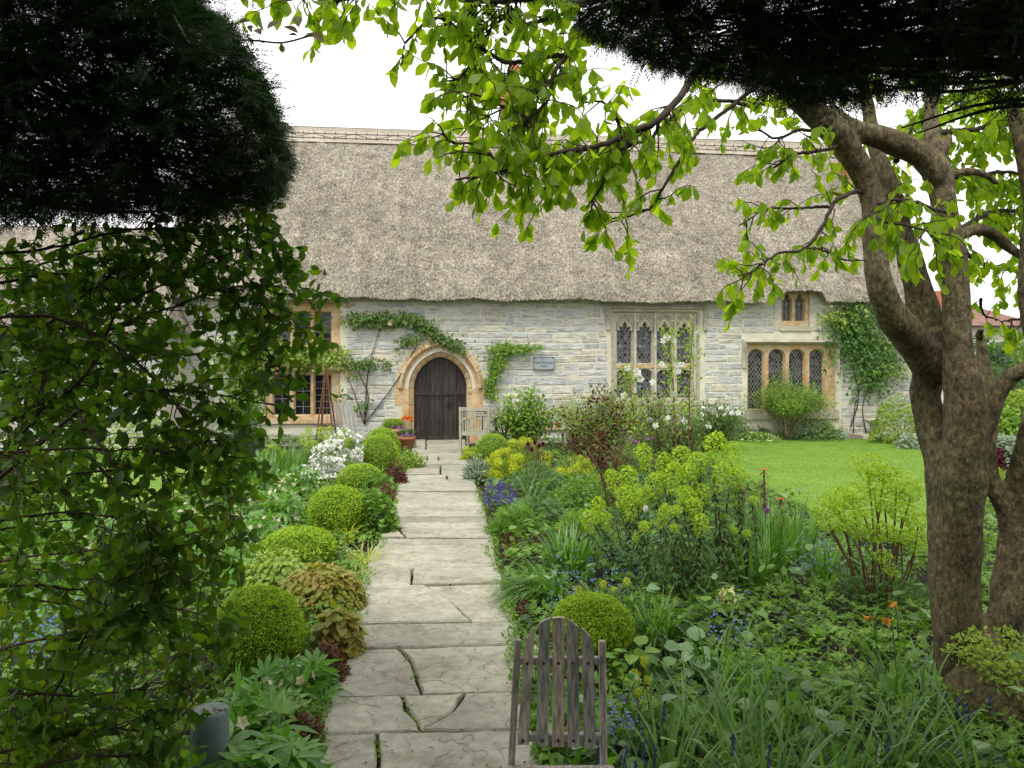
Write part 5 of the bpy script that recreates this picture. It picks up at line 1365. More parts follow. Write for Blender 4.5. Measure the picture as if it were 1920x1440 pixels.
def hellebore(label, px, ybase, wpx, ytop, n, size=.11, fl=24, group='pale hellebores', mat='hell', Y=None):
    return mound('hellebore', label, 'hellebore', px, ybase, wpx, ytop, [T_HEL, T_HEL2], size, mat, n, group=group, up=1.3, flowers=[(t_flower(5, .85, .5), size * .42, 'hellfl', fl, .03)] if fl else None, shell=.6)
hellebore('glossy green hellebore with pale hanging flowers in the bottom left, by the path', 545, 1340, 120, 1260, 60, .13, 22)
hellebore('hellebore with pale buds spilling over the path corner at the bottom left', 590, 1300, 70, 1240, 26, .10, 16)
hellebore('glossy hellebore rosette right of the blue-green post', 470, 1420, 150, 1300, 60, .13, 4)
hellebore('bright hellebore rosettes at the very bottom left corner of the path', 470, 1520, 190, 1370, 60, .14, 4)
hellebore('pale-flowered hellebore left of the wide box ball', 520, 1000, 90, 925, 60, .12, 60)
hellebore('pale-flowered hellebore drift behind the flattened box dome', 470, 1035, 120, 975, 60, .13, 40)
hellebore('hellebore drift left of the white flowers', 555, 935, 110, 885, 90, .11, 80)
hellebore('hellebores with buff flowers under the left shrub tips', 450, 925, 140, 868, 110, .12, 90)
hellebore('hellebore clump with dusky flowers near the left lawn', 430, 985, 130, 915, 80, .13, 60)
hellebore('hellebore clump in shade beneath the left shrub', 330, 1050, 170, 960, 90, .14, 40)
hellebore('hellebores in deep shade at far left', 170, 1100, 220, 980, 90, .15, 40)
hellebore('green hellebore leaves between the shrub and the bronze clump', 420, 1100, 110, 1035, 50, .13, 12)
mound('bronze_plant', 'dusky pink-brown leafy plant in front of the left lawn', 'plant', 455, 905, 90, 868, T_PAL, .06, 'rust', 260, flowers=[(T_FL, .03, 'rose', 90, .02)])
strap('iris_leaves', 'upright iris leaves left of the white flowers', 'iris', 530, 905, 70, .62, .03, .5, 'strap', .25, .25)
strap('iris_leaves', 'upright pale iris leaves beside the left lawn', 'iris', 486, 925, 60, .60, .03, .5, 'glauc', .22, .25)
strap('iris_leaves', 'tuft of green leaves in front of the small left euphorbia', 'iris', 548, 880, 60, .5, .03, .7, 'strap', .25, .4)
wf = plant('white_allium', 'single round white flower head standing by the left lawn', 'flower', 353, 885)[0]
zt_ = P(0, 862, wf.location.y)[2]; g = Geo(); g.tube([(0, 0, 0), (0, 0, zt_)], .005, 5); g.build('stem', M['greenstem'], wf, local=True)
k = 260; d = rand_dirs(k, .3); g = Geo(); g.inst(T_FL4, d * .06 + [0, 0, zt_ + .02], frames(rand_dirs(k), d), np.full(k, .03)); part(g, 'flower_head', M['white'], wf)
for px, yb, wpx, yt, lb, m_ in ((245, 862, 150, 765, 'dark yellow-edged evergreen shrub against the wall behind the left lawn', 'ygreen'), (95, 872, 160, 765, 'bushy green shrub at the far left behind the leaves', 'green'), (400, 850, 70, 800, 'low grey-green shrub under the wall at the left', 'silver'), (455, 850, 60, 775, 'dark green shrub left of the lower window', 'dgreen')):
    mound('wall_shrub', lb, 'shrub', px, yb, wpx, yt, T_SM, .07, m_, 1300, shell=.5, group='shrubs against the house wall')

# ---- right bed
mound('grey_lavender', 'silvery lavender foliage spilling onto the far path from the right', 'lavender', 893, 905, 44, 862, T_NAR, .09, 'silver', 700, rise=.8)
def spikes(label, px, ybase, wpx, depth_px, n, h, mat='violet', name='bugle', cat='bugle', leaf='maroon', group='purple bugle patches', fsz=.012, leafn=500, ls=.04):
    b = G(px, ybase); b2 = G(px, ybase - depth_px); rx = wpx / 2 * b[1] / F; ry = (b2[1] - b[1]) / 2; root = thing(name, label, cat, (b[0], b[1] + ry, 0), group=group)
    q = np.stack([rng.uniform(-rx, rx, n), rng.uniform(-ry, ry, n), np.zeros(n)], 1); g = Geo(); hh = h * rng.uniform(.7, 1.1, n); fl = Geo()
    k = 22; t = np.linspace(.35, 1, k)
    pos = q[:, None] + np.stack([np.zeros((n, k)), np.zeros((n, k)), hh[:, None] * t[None]], -1) + rng.normal(0, .006, (n, k, 3)); pos = pos.reshape(-1, 3)
    fl.inst(t_leaf(.7, .1, .1, 1), pos, frames(rand_dirs(len(pos), .2), rand_dirs(len(pos), .2)), np.full(len(pos), fsz * 1.5)); part(fl, 'flower_spikes', M[mat], root)
    for i in range(n): g.tube([q[i], q[i] + [0, 0, hh[i]]], .0025, 3, caps=False)
    part(g, 'stems', M['greenstem'], root)
    p = np.stack([rng.uniform(-rx, rx, leafn) * 1.1, rng.uniform(-ry, ry, leafn) * 1.1, rng.uniform(0, h * .35, leafn)], 1); g = Geo(); g.inst(T_SM, p, frames(rand_dirs(leafn, .2), norm(UP + rand_dirs(leafn) * .5)), rng.uniform(.7, 1.3, leafn) * ls); part(g, 'foliage', M[leaf], root)
    return root
spikes('patch of deep blue bugle spikes at the right edge of the path', 938, 960, 66, 42, 90, .17, 'violet', leaf='dgreen')
spikes('dusky purple bugle behind the blue patch', 985, 945, 70, 30, 70, .15, 'maroon', leaf='rust')
spikes('faded dark bugle patch beside the path, behind the drooping leaves', 985, 1045, 80, 42, 60, .10, 'maroon', leaf='rust', leafn=900)
spikes('dark bugle stems behind the back of the slat chair', 985, 1180, 40, 60, 30, .12, 'maroon', leaf='green', leafn=260)
T_FERN = t_pinnate(8, .3, .26)
mound('fern_leaf_plant', 'soft feathery blue-green mound at the right path edge', 'plant', 965, 1010, 84, 960, T_FERN, .10, 'ger', 700, up=.8, group='feathery blue-green mounds')
mound('fern_leaf_plant', 'second feathery mound, behind and right of the first', 'plant', 1015, 988, 90, 935, T_FERN, .10, 'bluegreen', 700, up=.8, group='feathery blue-green mounds')
mound('grey_leaf_plant', 'grey-green bushy plant behind the feathery mounds', 'plant', 1010, 935, 110, 875, T_NAR, .08, 'bluegreen', 1400, rise=.4)
mound('grey_leaf_plant', 'mixed green leafy clump in the middle of the right bed', 'plant', 1100, 965, 120, 905, T_SM, .06, 'ger', 900)
mound('tall_perennial', 'loose dark green stems beside the purple tulips', 'plant', 1080, 1030, 70, 965, T_NAR, .07, 'green', 700, rise=.6)
strap('daylily_clump', 'arching strap leaves of a daylily drooping over the path', 'daylily', 1020, 1128, 190, .50, .017, 1.9, 'strap', .13, .55, lean=(-.55, -.35, 0), group='strap-leaved daylily clumps')
strap('daylily_clump', 'upright daylily clump behind the drooping one', 'daylily', 1070, 1075, 150, .46, .020, 1.0, 'strap', .18, .38, group='strap-leaved daylily clumps')
strap('daylily_clump', 'dark arching strap clump right of the nearest right box ball', 'daylily', 1235, 1205, 120, .42, .017, 1.9, 'strap', .10, .55, group='strap-leaved daylily clumps')
strap('iris_leaves', 'tall broad iris leaves beneath the purple tulip', 'iris', 1440, 1075, 70, .62, .032, .5, 'strap', .16, .25, group='iris leaf fans')
strap('iris_leaves', 'iris fan right of the purple tulip at the lawn edge', 'iris', 1490, 1050, 60, .58, .030, .6, 'strap', .16, .3, group='iris leaf fans')
strap('iris_leaves', 'tall iris leaves in front of the red-flowered plant', 'iris', 1415, 1110, 50, .5, .028, .5, 'strap', .12, .25, group='iris leaf fans')
strap('iris_leaves', 'iris leaves at the lawn corner below the broad euphorbia', 'iris', 1545, 1100, 30, .38, .028, .5, 'strap', .10, .3, group='iris leaf fans')
strap('grassy_tuft', 'grey-green grassy tuft with dead pale flowers behind the iris leaves', 'grass', 1425, 1000, 150, .45, .012, .9, 'glauc', .25, .4)
mound('blue_leaf_clump', 'blue-green small-leaved clump beyond the lawn edge behind tall euphorbia', 'plant', 1300, 900, 90, 860, T_NAR, .07, 'bluegreen', 800)
# tulips and other single flowers
def tulip(label, px, py, Yb, col, h=None, n=1, size=.05, name='tulip', leafm='glauc', group=None):
    top = P(px, py, Yb); root = thing(name, label, name.replace('_', ' '), (top[0], Yb, 0), group=group)
    g = Geo(); ln = smooth_line([(random.uniform(-.03, .03), .02, 0), (random.uniform(-.01, .01), 0, top[2] * .5), (0, 0, top[2])], 4); g.tube(ln, .0045, 5); g.build('stem', M['greenstem'], root, local=True)
    cup = merge_t([rot_t(rot_t(t_leaf(.75, .22, -.18, 3, .5), 'X', 1.2), 'Z', TAU * i / 6) for i in range(6)])
    g = Geo(); g.inst(cup, np.array([[0, 0, top[2] - size * .3]]), np.eye(3)[None], [size], smooth=True); g.build('flower', M[col], root, local=True)
    g = Geo(); k = 3; a = rng.uniform(0, TAU, k); d = np.stack([np.cos(a) * .3, np.sin(a) * .3, np.ones(k)], 1); blades(g, np.zeros((k, 3)), norm(d), np.full(k, max(.15, top[2] * .6)), np.full(k, .03), np.full(k, .8)); g.build('leaves', M[leafm], root, local=True); return root
tulip('single white tulip among the euphorbia stems', 1211, 957, 6.0, 'white', size=.058)
tulip('purple tulip standing above the iris leaves', 1439, 960, 6.4, 'purple', size=.06)
for i, (px, py, Yb, lb) in enumerate(((1092, 968, 7.4, 'leftmost pink-purple tulip in front of the dark stems'), (1101, 972, 7.5, 'pink-purple tulip just right of the leftmost one'), (1108, 984, 7.3, 'lowest pink-purple tulip of the little group'), (1134, 962, 7.4, 'pale pink tulip right of the little group'),
                                      (1161, 838, 9.6, 'leftmost lilac tulip under the dark red shrub'), (1188, 828, 9.8, 'middle lilac tulip under the dark red shrub'), (1198, 832, 9.7, 'lilac tulip between the middle and right ones'), (1222, 824, 9.8, 'rightmost lilac tulip under the dark red shrub'), (1210, 825, 10.0, 'small lilac tulip beside the rightmost one'))):
    tulip(lb, px, py, Yb, 'purple', size=.055, group='pink and lilac tulips')
for px, py, Yb, lb in ((1003, 832, 9.9, 'dark red tulip highest in the yellow euphorbia'), (1011, 838, 9.7, 'dark red tulip beside the highest one'), (1018, 835, 9.9, 'rightmost dark red tulip by the yellow euphorbia'), (997, 845, 9.6, 'lowest dark red tulip by the yellow euphorbia'), (990, 835, 9.8, 'leftmost dark red tulip by the yellow euphorbia')):
    tulip(lb, px, py, Yb, 'maroon', size=.07, group='dark red tulips')
for i, (dx, dy, hh) in enumerate(((-.09, 0, .62), (-.03, -.04, .66), (.04, 0, .65), (.0, .06, .63), (.10, -.02, .60), (.07, .07, .64), (-.06, .08, .64))):
    lbs = ['leftmost', 'front left', 'front right', 'back middle', 'rightmost', 'back right', 'back left']
    o = tulip('%s orange tulip in the terracotta pot' % lbs[i], 0, HY + (EYE - hh) / 17 * F, 17.0, 'orange', size=.085, group='orange tulips in the pot'); o.location = (tp[0] + dx, tp[1] + dy, 0)
    a_ = rng.uniform(0, TAU, 5); g = Geo(); blades(g, np.tile([0, 0, .22], (5, 1)), norm(np.stack([np.cos(a_) * .35, np.sin(a_) * .35, np.ones(5)], 1)), np.full(5, .30), np.full(5, .05), np.full(5, .9)); g.build('leaf_blades', M['bluegreen'], o, local=True)
k = 500; p, o = dome_pts(k, .17, .17, .14, .5); root = thing('viola', 'purple violas filling the front of the tulip pot', 'viola', (tp[0], tp[1], .24)); g = Geo(); g.inst(T_FL, p, frames(rand_dirs(k), o), np.full(k, .028)); part(g, 'flowers', M['purple'], root)
g = Geo(); p, o = dome_pts(200, .15, .15, .12, .5); g.inst(T_SM, p, frames(rand_dirs(200, .3), o), np.full(200, .04)); part(g, 'foliage', M['green'], root)
k = 160; p, o = dome_pts(k, .24, .24, .1, .4); root = thing('viola', 'purple violas round the potted box ball', 'viola', (bp[0], bp[1] + .5, .33)); g = Geo(); g.inst(T_FL, p, frames(rand_dirs(k), o), np.full(k, .03)); part(g, 'flowers', M['purple'], root)
# crown imperials
for px, py, Yb, lb in ((1432, 880, 7.6, 'scarlet flower head on a reddish stem at the lawn edge'), (1391, 915, 7.4, 'small scarlet flower left of the tall red one'), (1464, 935, 7.0, 'scarlet flower low by the bare soil edge')):
    t = P(px, py, Yb); root = thing('crown_imperial', lb, 'flower', (t[0], Yb, 0), group='scarlet flowers at the lawn edge'); g = Geo(); g.tube([(0.02, 0, 0), (0, 0, t[2])], .008, 6); g.build('stem', M['redtwig'], root, local=True)
    k = 70; g = Geo(); f = rng.uniform(.45, 1, k); a = rng.uniform(0, TAU, k); d = norm(np.stack([np.cos(a), np.sin(a), rng.uniform(-.6, .3, k)], 1)); g.inst(T_NAR, np.stack([0 * f, 0 * f, f * t[2]], 1), frames(d, UP), rng.uniform(.05, .09, k)); part(g, 'leaves', M['rust'], root)
    k = 16; g = Geo(); a = rng.uniform(0, TAU, k); d = norm(np.stack([np.cos(a), np.sin(a), np.full(k, .2)], 1)); g.inst(t_leaf(.4, .1, .2, 1), np.tile([0, 0, t[2]], (k, 1)), frames(d, UP), np.full(k, .05)); g.build('flower', M['red'], root, local=True)
# withered orange daffodils near the tree
for px, py, Yb, lb in ((1628, 1155, 3.9, 'left one of the withering orange daffodils near the trunk'), (1662, 1161, 3.85, 'middle withering orange daffodil near the trunk'), (1670, 1131, 3.95, 'highest withering orange daffodil near the trunk')):
    t = P(px, py, Yb); root = thing('daffodil', lb, 'daffodil', (t[0] + .03, Yb, 0), group='withering orange daffodils')
    g = Geo(); ln = smooth_line([(.03, 0, 0), (.01, 0, t[2] * .7), (-.01, 0, t[2] + .01), (-.03, -.01, t[2])], 4); g.tube(ln, .0035, 5); g.build('stem', M['greenstem'], root, local=True)
    k = 12; g = Geo(); d = norm(rand_dirs(k) + [-.3, -.5, -.6]); g.inst(t_leaf(.5, .3, .5, 2), np.tile([-.03, -.01, t[2]], (k, 1)), frames(d, rand_dirs(k)), rng.uniform(.022, .036, k)); g.build('flower', M['amber'], root, local=True)
# pale yellow primula
mound('pale_primula', 'pale creamy-yellow flower clump in front of the tall euphorbias', 'primula', 1370, 1165, 66, 1104, T_SM, .05, 'green', 120, flowers=[(T_FL, .035, 'cream', 170, .01, .85)], shell=.5)
# lesser lime heads in the foreground
b_ = G(1190, 1400); hb = [(1190, 1255, .5, 0), (1207, 1232, .4, .05), (1195, 1290, .35, 0), (1212, 1265, .35, 0)]
euphorbia('little yellow-green flower spike right of the slat chair', 1200, 1400, hb, mat='limey', size=.7, filler=60, leafy=False, group='small lime flower spikes')
hb = [(1085, 1098, .6, 0), (1105, 1105, .5, 0), (1130, 1090, .5, 0), (1065, 1118, .45, 0), (1150, 1100, .5, .1), (1175, 1085, .5, .1)]
euphorbia('scattered low lime flowers behind the nearest right box ball', 1115, 1180, hb, mat='limey', size=.7, filler=200, group='small lime flower spikes')
hb = [(1550, 1012, .5, 0), (1556, 1035, .4, 0), (1640, 1102, .5, 0), (1700, 1085, .5, 0)]
# brunnera and hosta leaves
T_HEART = t_leaf(.95, .08, .25, 3, .38)
def broad(label, px, ybase, wpx, ytop, n, size, mat, group=None, name='brunnera', cat='brunnera', tpl=None):
    b = G(px, ybase); Y = b[1]; rx = wpx / 2 * Y / F; h = max(.08, P(0, ytop, Y)[2]); root = thing(name, label, cat, (b[0], Y + rx * .4, 0), group=group)
    p, o = dome_pts(n, rx, rx * .8, h, .3); d = norm(o * [1, 1, .1] + rand_dirs(n) * .4 - UP * .1); fr = frames(d, norm(o * .6 + UP)); sz = size * rng.uniform(.7, 1.2, n)
    me = Geo().add(*(tpl or T_HEART), 0, True).mesh('leaf', [M[mat]]); st = Geo()
    for i in range(n):
        ob_ = bpy.data.objects.new('leaf', me); COL.objects.link(ob_); ob_.parent = root; ob_.matrix_local = Matrix.Translation(p[i]) @ Matrix(fr[i].tolist()).to_4x4() @ Matrix.Scale(sz[i], 4)
        st.tube([p[i] * [.2, .2, 0], p[i] * [.6, .6, .75], p[i]], .0028, 3, caps=False)
    part(st, 'stalks', M['greenstem'], root)
broad('pale silvery heart-shaped leaves among daffodil foliage, bottom right', 1308, 1295, 80, 1205, 30, .10, 'hosta')
broad('dark heart-leaved clump with blue flowers right of the arching strap clump', 1330, 1210, 120, 1135, 60, .075, 'ger', group='brunnera clumps')
hellebore('pale hellebore flowers spilling onto the path beside the slat chair', 1000, 1300, 46, 1205, 16, .075, 34)
broad('rounded green leaves at the seat corner of the slat chair', 1065, 1448, 70, 1400, 16, .085, 'green', name='broad_leaf_plant', cat='plant')
broad('upright broad leaves beneath the orange daffodils', 1700, 1270, 60, 1195, 10, .10, 'strap', name='broad_leaf_plant', cat='plant')
broad('pale leaves low among the daffodil foliage at the bottom', 1560, 1420, 50, 1340, 8, .09, 'hosta', name='broad_leaf_plant', cat='plant')
broad('green broad-leaved clump in the bed beside the nearest right box ball', 1190, 1290, 90, 1215, 34, .08, 'ger', group='brunnera clumps', tpl=None)
# daffodil foliage
for px, yb, n, Lh, lb, mt, ln in ((1300, 1400, 60, .42, 'daffodil leaves right of the slat chair', 'glauc', None), (1380, 1440, 70, .45, 'daffodil leaf clump at the bottom, left of centre of the right bed', 'glauc', None), (1345, 1290, 60, .42, 'tall daffodil leaves behind the pale heart-shaped leaves', 'strap', None), (1470, 1390, 50, .40, 'daffodil leaf clump in the middle of the right foreground', 'glauc', None),
                              (1690, 1350, 70, .42, 'bright daffodil leaves just left of the trunk', 'strap', None), (1560, 1500, 70, .45, 'daffodil leaves at the bottom edge below the white bluebells', 'glauc', None), (1700, 1470, 60, .45, 'daffodil leaves in front of the tree base', 'glauc', (.3, 0, 0)), (1820, 1480, 60, .5, 'leaning strap leaves in the bottom right corner', 'glauc', (-.3, 0, 0)),
                              (1260, 1500, 60, .42, 'strap leaves at the bottom edge right of the slat chair', 'glauc', None), (1420, 1330, 40, .4, 'thin strap leaves behind the pale leaves', 'strap', None), (1740, 1400, 40, .35, 'short strap leaves at the foot of the trunk', 'glauc', None), (1440, 1560, 70, .5, 'daffodil leaves below the picture edge, middle right', 'glauc', None)):
    strap('daffodil_leaves', lb, 'daffodil leaves', px, yb, int(n * .5), Lh, .017, .9, mt, .13, .32, group='daffodil leaf clumps', lean=ln)
# bluebells
def bluebell(label, px, py, Yb, mat='violet', group='bluebells'):
    t = P(px, py, Yb); h = max(.12, t[2]); root = thing('bluebell', label, 'bluebell', (t[0], Yb, 0), group=group); g = Geo(); ln = smooth_line([(0, 0, 0), (.005, 0, h * .7), (.02, 0, h)], 4); g.tube(ln, .003, 4); g.build('stem', M['greenstem'], root, local=True)
    k = 11; f = np.linspace(.62, 1, k); p = np.stack([f * .018, 0 * f, f * h], 1); a = rng.uniform(0, TAU, k); d = norm(np.stack([np.cos(a) * .6, np.sin(a) * .6, -np.ones(k)], 1)); bell = merge_t([rot_t(t_leaf(.5, .2, -.15, 1), 'Y', TAU * i / 4) for i in range(4)])
    g = Geo(); g.inst(bell, p, frames(d, rand_dirs(k)), np.full(k, .017)); part(g, 'bells', M[mat], root)
for px, py, Yb, lb in ((1113, 1392, 2.9, 'bluebell close behind the slat chair seat'), (1155, 1415, 2.8, 'leftmost bluebell right of the slat chair'), (1166, 1398, 2.85, 'bluebell beside the leftmost one'), (1200, 1385, 2.9, 'tallest bluebell right of the slat chair'), (1182, 1425, 2.75, 'low bluebell near the bottom edge'), (1222, 1395, 3.0, 'bluebell right of the tallest one'), (1366, 1375, 2.9, 'lone bluebell among the daffodil leaves'), (1435, 1395, 2.8, 'small pale bluebell in the middle of the leaves'),
                       (1790, 1305, 3.5, 'bluebell leaning at the foot of the trunk'), (1800, 1318, 3.45, 'second bluebell at the foot of the trunk'), (1812, 1330, 3.4, 'lowest bluebell at the foot of the trunk'), (1768, 1290, 3.7, 'bluebell touching the left side of the trunk base'), (1850, 1298, 3.6, 'bluebell in the shadow right of the trunk base'), (1240, 1305, 3.4, 'dark bluebell behind the seat of foliage')):
    bluebell(lb, px, py, Yb)
bluebell('white bluebell in the right foreground', 1640, 1378, 3.0, 'white', None); bluebell('violet bluebell beside the white one', 1657, 1372, 3.0)
# forget-me-nots: scattered clouds of tiny blue flowers
def cloud(label, boxes, n, mat='blue', z=(.12, .25), name='forget_me_not', sz=.013):
    g = Geo(); st = Geo(); P_ = []
    for (x0, x1, y0, y1, f) in boxes:
        m_ = int(n * f / 4); a, b, c = rng.uniform(x0, x1, m_), rng.uniform(y0, y1, m_), rng.uniform(*z, m_)
        for i in range(m_):
            q = G(a[i], b[i]); q[2] = c[i]
            for _ in range(4): P_.append(q + rng.normal(0, .018, 3))
    P_ = np.array(P_); g.inst(T_FL, P_, frames(rand_dirs(len(P_)), norm(UP + rand_dirs(len(P_)) * .7)), rng.uniform(.8, 1.3, len(P_)) * sz)
    o = g.build(name, M[mat]); tag(o, label, 'flowers', kind='stuff')
cloud('tiny blue forget-me-not flowers scattered through both beds', [(1020, 1160, 1060, 1190, .22), (1150, 1240, 1040, 1120, .12), (1330, 1410, 1170, 1280, .1), (1480, 1560, 1040, 1110, .25), (1560, 1700, 1070, 1130, .1), (1130, 1200, 1400, 1450, .1), (1180, 1260, 1000, 1100, .15), (1040, 1130, 880, 930, .1), (1330, 1380, 905, 940, .15), (20, 260, 1150, 1260, .5), (20, 200, 1250, 1320, .3), (150, 330, 820, 850, .05)], 1500)
mound('yellow_edging', 'low cushion of tiny pale yellow flowers along the far lawn edge', 'flowers', 1425, 832, 90, 812, T_SM, .05, 'green', 700, flowers=[(T_FL, .035, 'cream', 200, .01)])

# ---- shrubs beyond the right bed
def twiggy(name, label, cat, px, ybase, wpx, ytop, leaf, leafsize, n, stem='palestem', nst=26, extra=None, Y=None, group=None, dome=.75, tpl=T_SM, zlow=.25, dens=1.0):
    b = G(px, ybase); Yb = b[1] if Y is None else Y; rx = wpx / 2 * Yb / F; h = P(0, ytop, Yb)[2]; root = thing(name, label, cat, (P(px, 0, Yb)[0], Yb, 0), group=group); st = Geo(); tips = []
    for i in range(nst):
        a = rng.uniform(0, TAU); r_ = math.sqrt(rng.random()); e = np.array([rx * r_ * math.cos(a), rx * .75 * r_ * math.sin(a), h * (1 - .35 * r_ ** 2) * rng.uniform(.75, 1.02)])
        s0 = np.array([rng.normal(0, .05), rng.normal(0, .05), 0]); m1 = s0 + (e - s0) * .4 + [0, 0, h * .12] + rng.normal(0, .04, 3); ln = smooth_line([s0, m1, e], 6); st.tube(ln, np.linspace(.011, .003, len(ln)), 5)
        tips.append(ln[5:])
        for k in range(4):
            j = rng.integers(4, len(ln) - 1); d = norm(rng.normal(size=3) * [1, 1, .5] + [0, 0, .5]); sub = np.array([ln[j], ln[j] + d * h * .12, ln[j] + d * h * .2 + rng.normal(0, .02, 3)]); st.tube(sub, [.004, .003, .002], 4); tips.append(sub)
    part(st, 'stems', M[stem], root)
    T_ = np.vstack(tips); T_ = T_[T_[:, 2] > h * zlow]; q = T_[rng.integers(0, len(T_), n)] + rng.normal(0, .05 * (h ** .5), (n, 3)); o = norm(q - [0, 0, h * .4])
    g = Geo(); g.inst(tpl, q, frames(norm(o + rand_dirs(n) * .9), norm(o + UP * .6)), leafsize * rng.uniform(.65, 1.3, n)); part(g, 'foliage', M[leaf], root)
    for ex in (extra or []):
        tpl_, sz, mt, k, nm = ex[:5]; zl = ex[5] if len(ex) > 5 else .5; TT = T_[T_[:, 2] > h * zl]; q = TT[rng.integers(0, len(TT), k)] + rng.normal(0, .03, (k, 3)) + [0, 0, .02]
        if k <= 40:
            me = Geo().add(*merge_t([rot_t(tpl_, 'Y', .3 * i_) for i_ in range(2)]), 0).mesh(nm, [M[mt]])
            for j in range(k):
                ob_ = bpy.data.objects.new(nm, me); COL.objects.link(ob_); ob_.parent = root; fr = frames(rand_dirs(1, .1), norm(np.array([[rng.normal(0, .5), -1, .4]])))[0]; ob_.matrix_local = Matrix.Translation(q[j]) @ Matrix(fr.tolist()).to_4x4() @ Matrix.Scale(sz * rng.uniform(.8, 1.2), 4)
        else: g = Geo(); g.inst(tpl_, q, frames(rand_dirs(k), rand_dirs(k)), sz * rng.uniform(.7, 1.3, k)); part(g, nm, M[mt], root)
    return root
T_ROSE = merge_t([rot_t(t_flower(5, 1.0, .25), 'Z', 0), rot_t(t_flower(5, .95, .7), 'Z', .6, sc=.7), rot_t(t_flower(4, .9, 1.1), 'Z', .3, sc=.45)])
twiggy('hydrangea_shrub', 'light green leafy shrub against the wall behind the armchair', 'shrub', 985, 850, 130, 724, 'green', .095, 1700, 'redtwig', 30, zlow=.2, tpl=t_leaf(.6, .12, .25, 1))
twiggy('hydrangea_shrub', 'pale green shrub lobe right of the armchair', 'shrub', 945, 850, 60, 745, 'ygreen', .07, 300, 'redtwig', 14, zlow=.3, tpl=t_leaf(.6, .12, .25, 1))
DR = (t_leaf(.5, .15, .2, 1), .065, 'maroon', 1100, 'dark_red_flowers', .45)
twiggy('tree_peony', 'twiggy shrub dotted with dark red flowers in front of the tall window', 'shrub', 1130, 885, 185, 716, 'green', .055, 4200, 'palestem', 60, extra=[DR])
twiggy('tree_peony', 'second dark-red-flowered shrub with pale bare stems, right of the first', 'shrub', 1225, 880, 120, 726, 'green', .05, 3000, 'palestem', 44, extra=[(DR[0], .06, 'maroon', 280, 'dark_red_flowers', .4)])
twiggy('tree_peony', 'bushy fine-leaved shrub with dark red flowers left of the tall window', 'shrub', 1085, 850, 90, 740, 'ygreen', .05, 3000, 'palestem', 34, extra=[(DR[0], .06, 'maroon', 120, 'dark_red_flowers', .3)])
twiggy('tree_peony', 'low tangle of dark red flowers near the bed centre', 'shrub', 1110, 890, 110, 800, 'rust', .05, 1100, 'brownstem', 26, extra=[(DR[0], .06, 'maroon', 260, 'dark_red_flowers', .3)])
def tallrose(label, px, ybase, ytop, pts, fl, Yb):
    b = P(px, 0, Yb); root = thing('white_rose', label, 'rose', (b[0], Yb, 0), group='white roses'); g = Geo(); ln = smooth_line([P(x, y, Yb) - [b[0], Yb, 0] for x, y in pts], 8); g.tube(ln, np.linspace(.011, .004, len(ln)), 6); 
    k = 300; q = ln[rng.integers(len(ln) // 4, len(ln), k)] + rng.normal(0, .075, (k, 3)); part(g, 'stems', M['brownstem'], root, False); g = Geo(); g.inst(t_leaf(.6, .1, .25, 1), q, frames(rand_dirs(k, -.2), norm(UP + rand_dirs(k) * .8)), rng.uniform(.04, .075, k)); part(g, 'foliage', M['ygreen'], root)
    me = Geo().add(*T_ROSE, 0).mesh('rose_flower', [M['white']])
    for x, y in fl:
        p = P(x, y, Yb - .06) - [b[0], Yb, 0]; ob_ = bpy.data.objects.new('rose_flower', me); COL.objects.link(ob_); ob_.parent = root; fr = frames(norm(np.array([[rng.normal(), 0, 1]])), np.array([[rng.normal(0, .4), -1, .3]]))[0]; ob_.matrix_local = Matrix.Translation(p) @ Matrix(fr.tolist()).to_4x4() @ Matrix.Scale(rs.uniform(.085, .12), 4)
tallrose('tall white rose stem reaching up the traceried window', 1262, 870, 605, [(1272, 880), (1266, 800), (1262, 720), (1258, 680), (1255, 630), (1250, 632)], [(1248, 632), (1252, 634), (1243, 640), (1264, 640), (1241, 683), (1270, 685), (1278, 684), (1272, 697), (1265, 738)], 10.4)
tallrose('slender rose shoot at the right edge of the traceried window', 1293, 870, 600, [(1290, 880), (1292, 800), (1293, 720), (1297, 650), (1300, 608)], [(1308, 623), (1310, 624)], 10.6)
tallrose('white rose shoot in front of the lower left window light', 1175, 800, 690, [(1200, 870), (1190, 790), (1180, 720), (1176, 695)], [(1176, 691), (1192, 694), (1196, 700), (1201, 711), (1224, 717), (1170, 742)], 10.8)
RO = [(T_ROSE, .12, 'white', 22, 'rose_flower', .6)]
twiggy('white_rose', 'white rose bush right of the traceried window', 'rose', 1330, 850, 120, 738, 'rose', .06, 1900, 'redtwig', 26, extra=RO, group='white roses')
twiggy('white_rose', 'leafy rose with reddish new growth before the orange stone window', 'rose', 1350, 845, 120, 752, 'rose', .065, 1900, 'redtwig', 24, extra=[(T_ROSE, .12, 'white', 8, 'rose_flower', .8)], group='white roses')
twiggy('white_rose', 'thorny rose in the middle of the right bed with long brown stems', 'rose', 1265, 900, 160, 755, 'rose', .06, 1900, 'brownstem', 26, extra=[(T_ROSE, .10, 'white', 12, 'rose_flower', .7)], group='white roses')
twiggy('white_rose', 'bare-stemmed rose rising from the yellow euphorbias', 'rose', 1150, 960, 120, 780, 'rose', .055, 260, 'brownstem', 16, group='white roses', extra=None)
twiggy('white_rose', 'young rose with few leaves in front of the dark tulips', 'rose', 1005, 915, 60, 800, 'rose', .05, 130, 'brownstem', 10, group='white roses', extra=None)
twiggy('wall_shrub', 'fresh green twiggy shrub in front of the orange stone window', 'shrub', 1475, 826, 172, 700, 'green', .06, 7500, 'palestem', 60, zlow=.42, group='shrubs against the house wall')
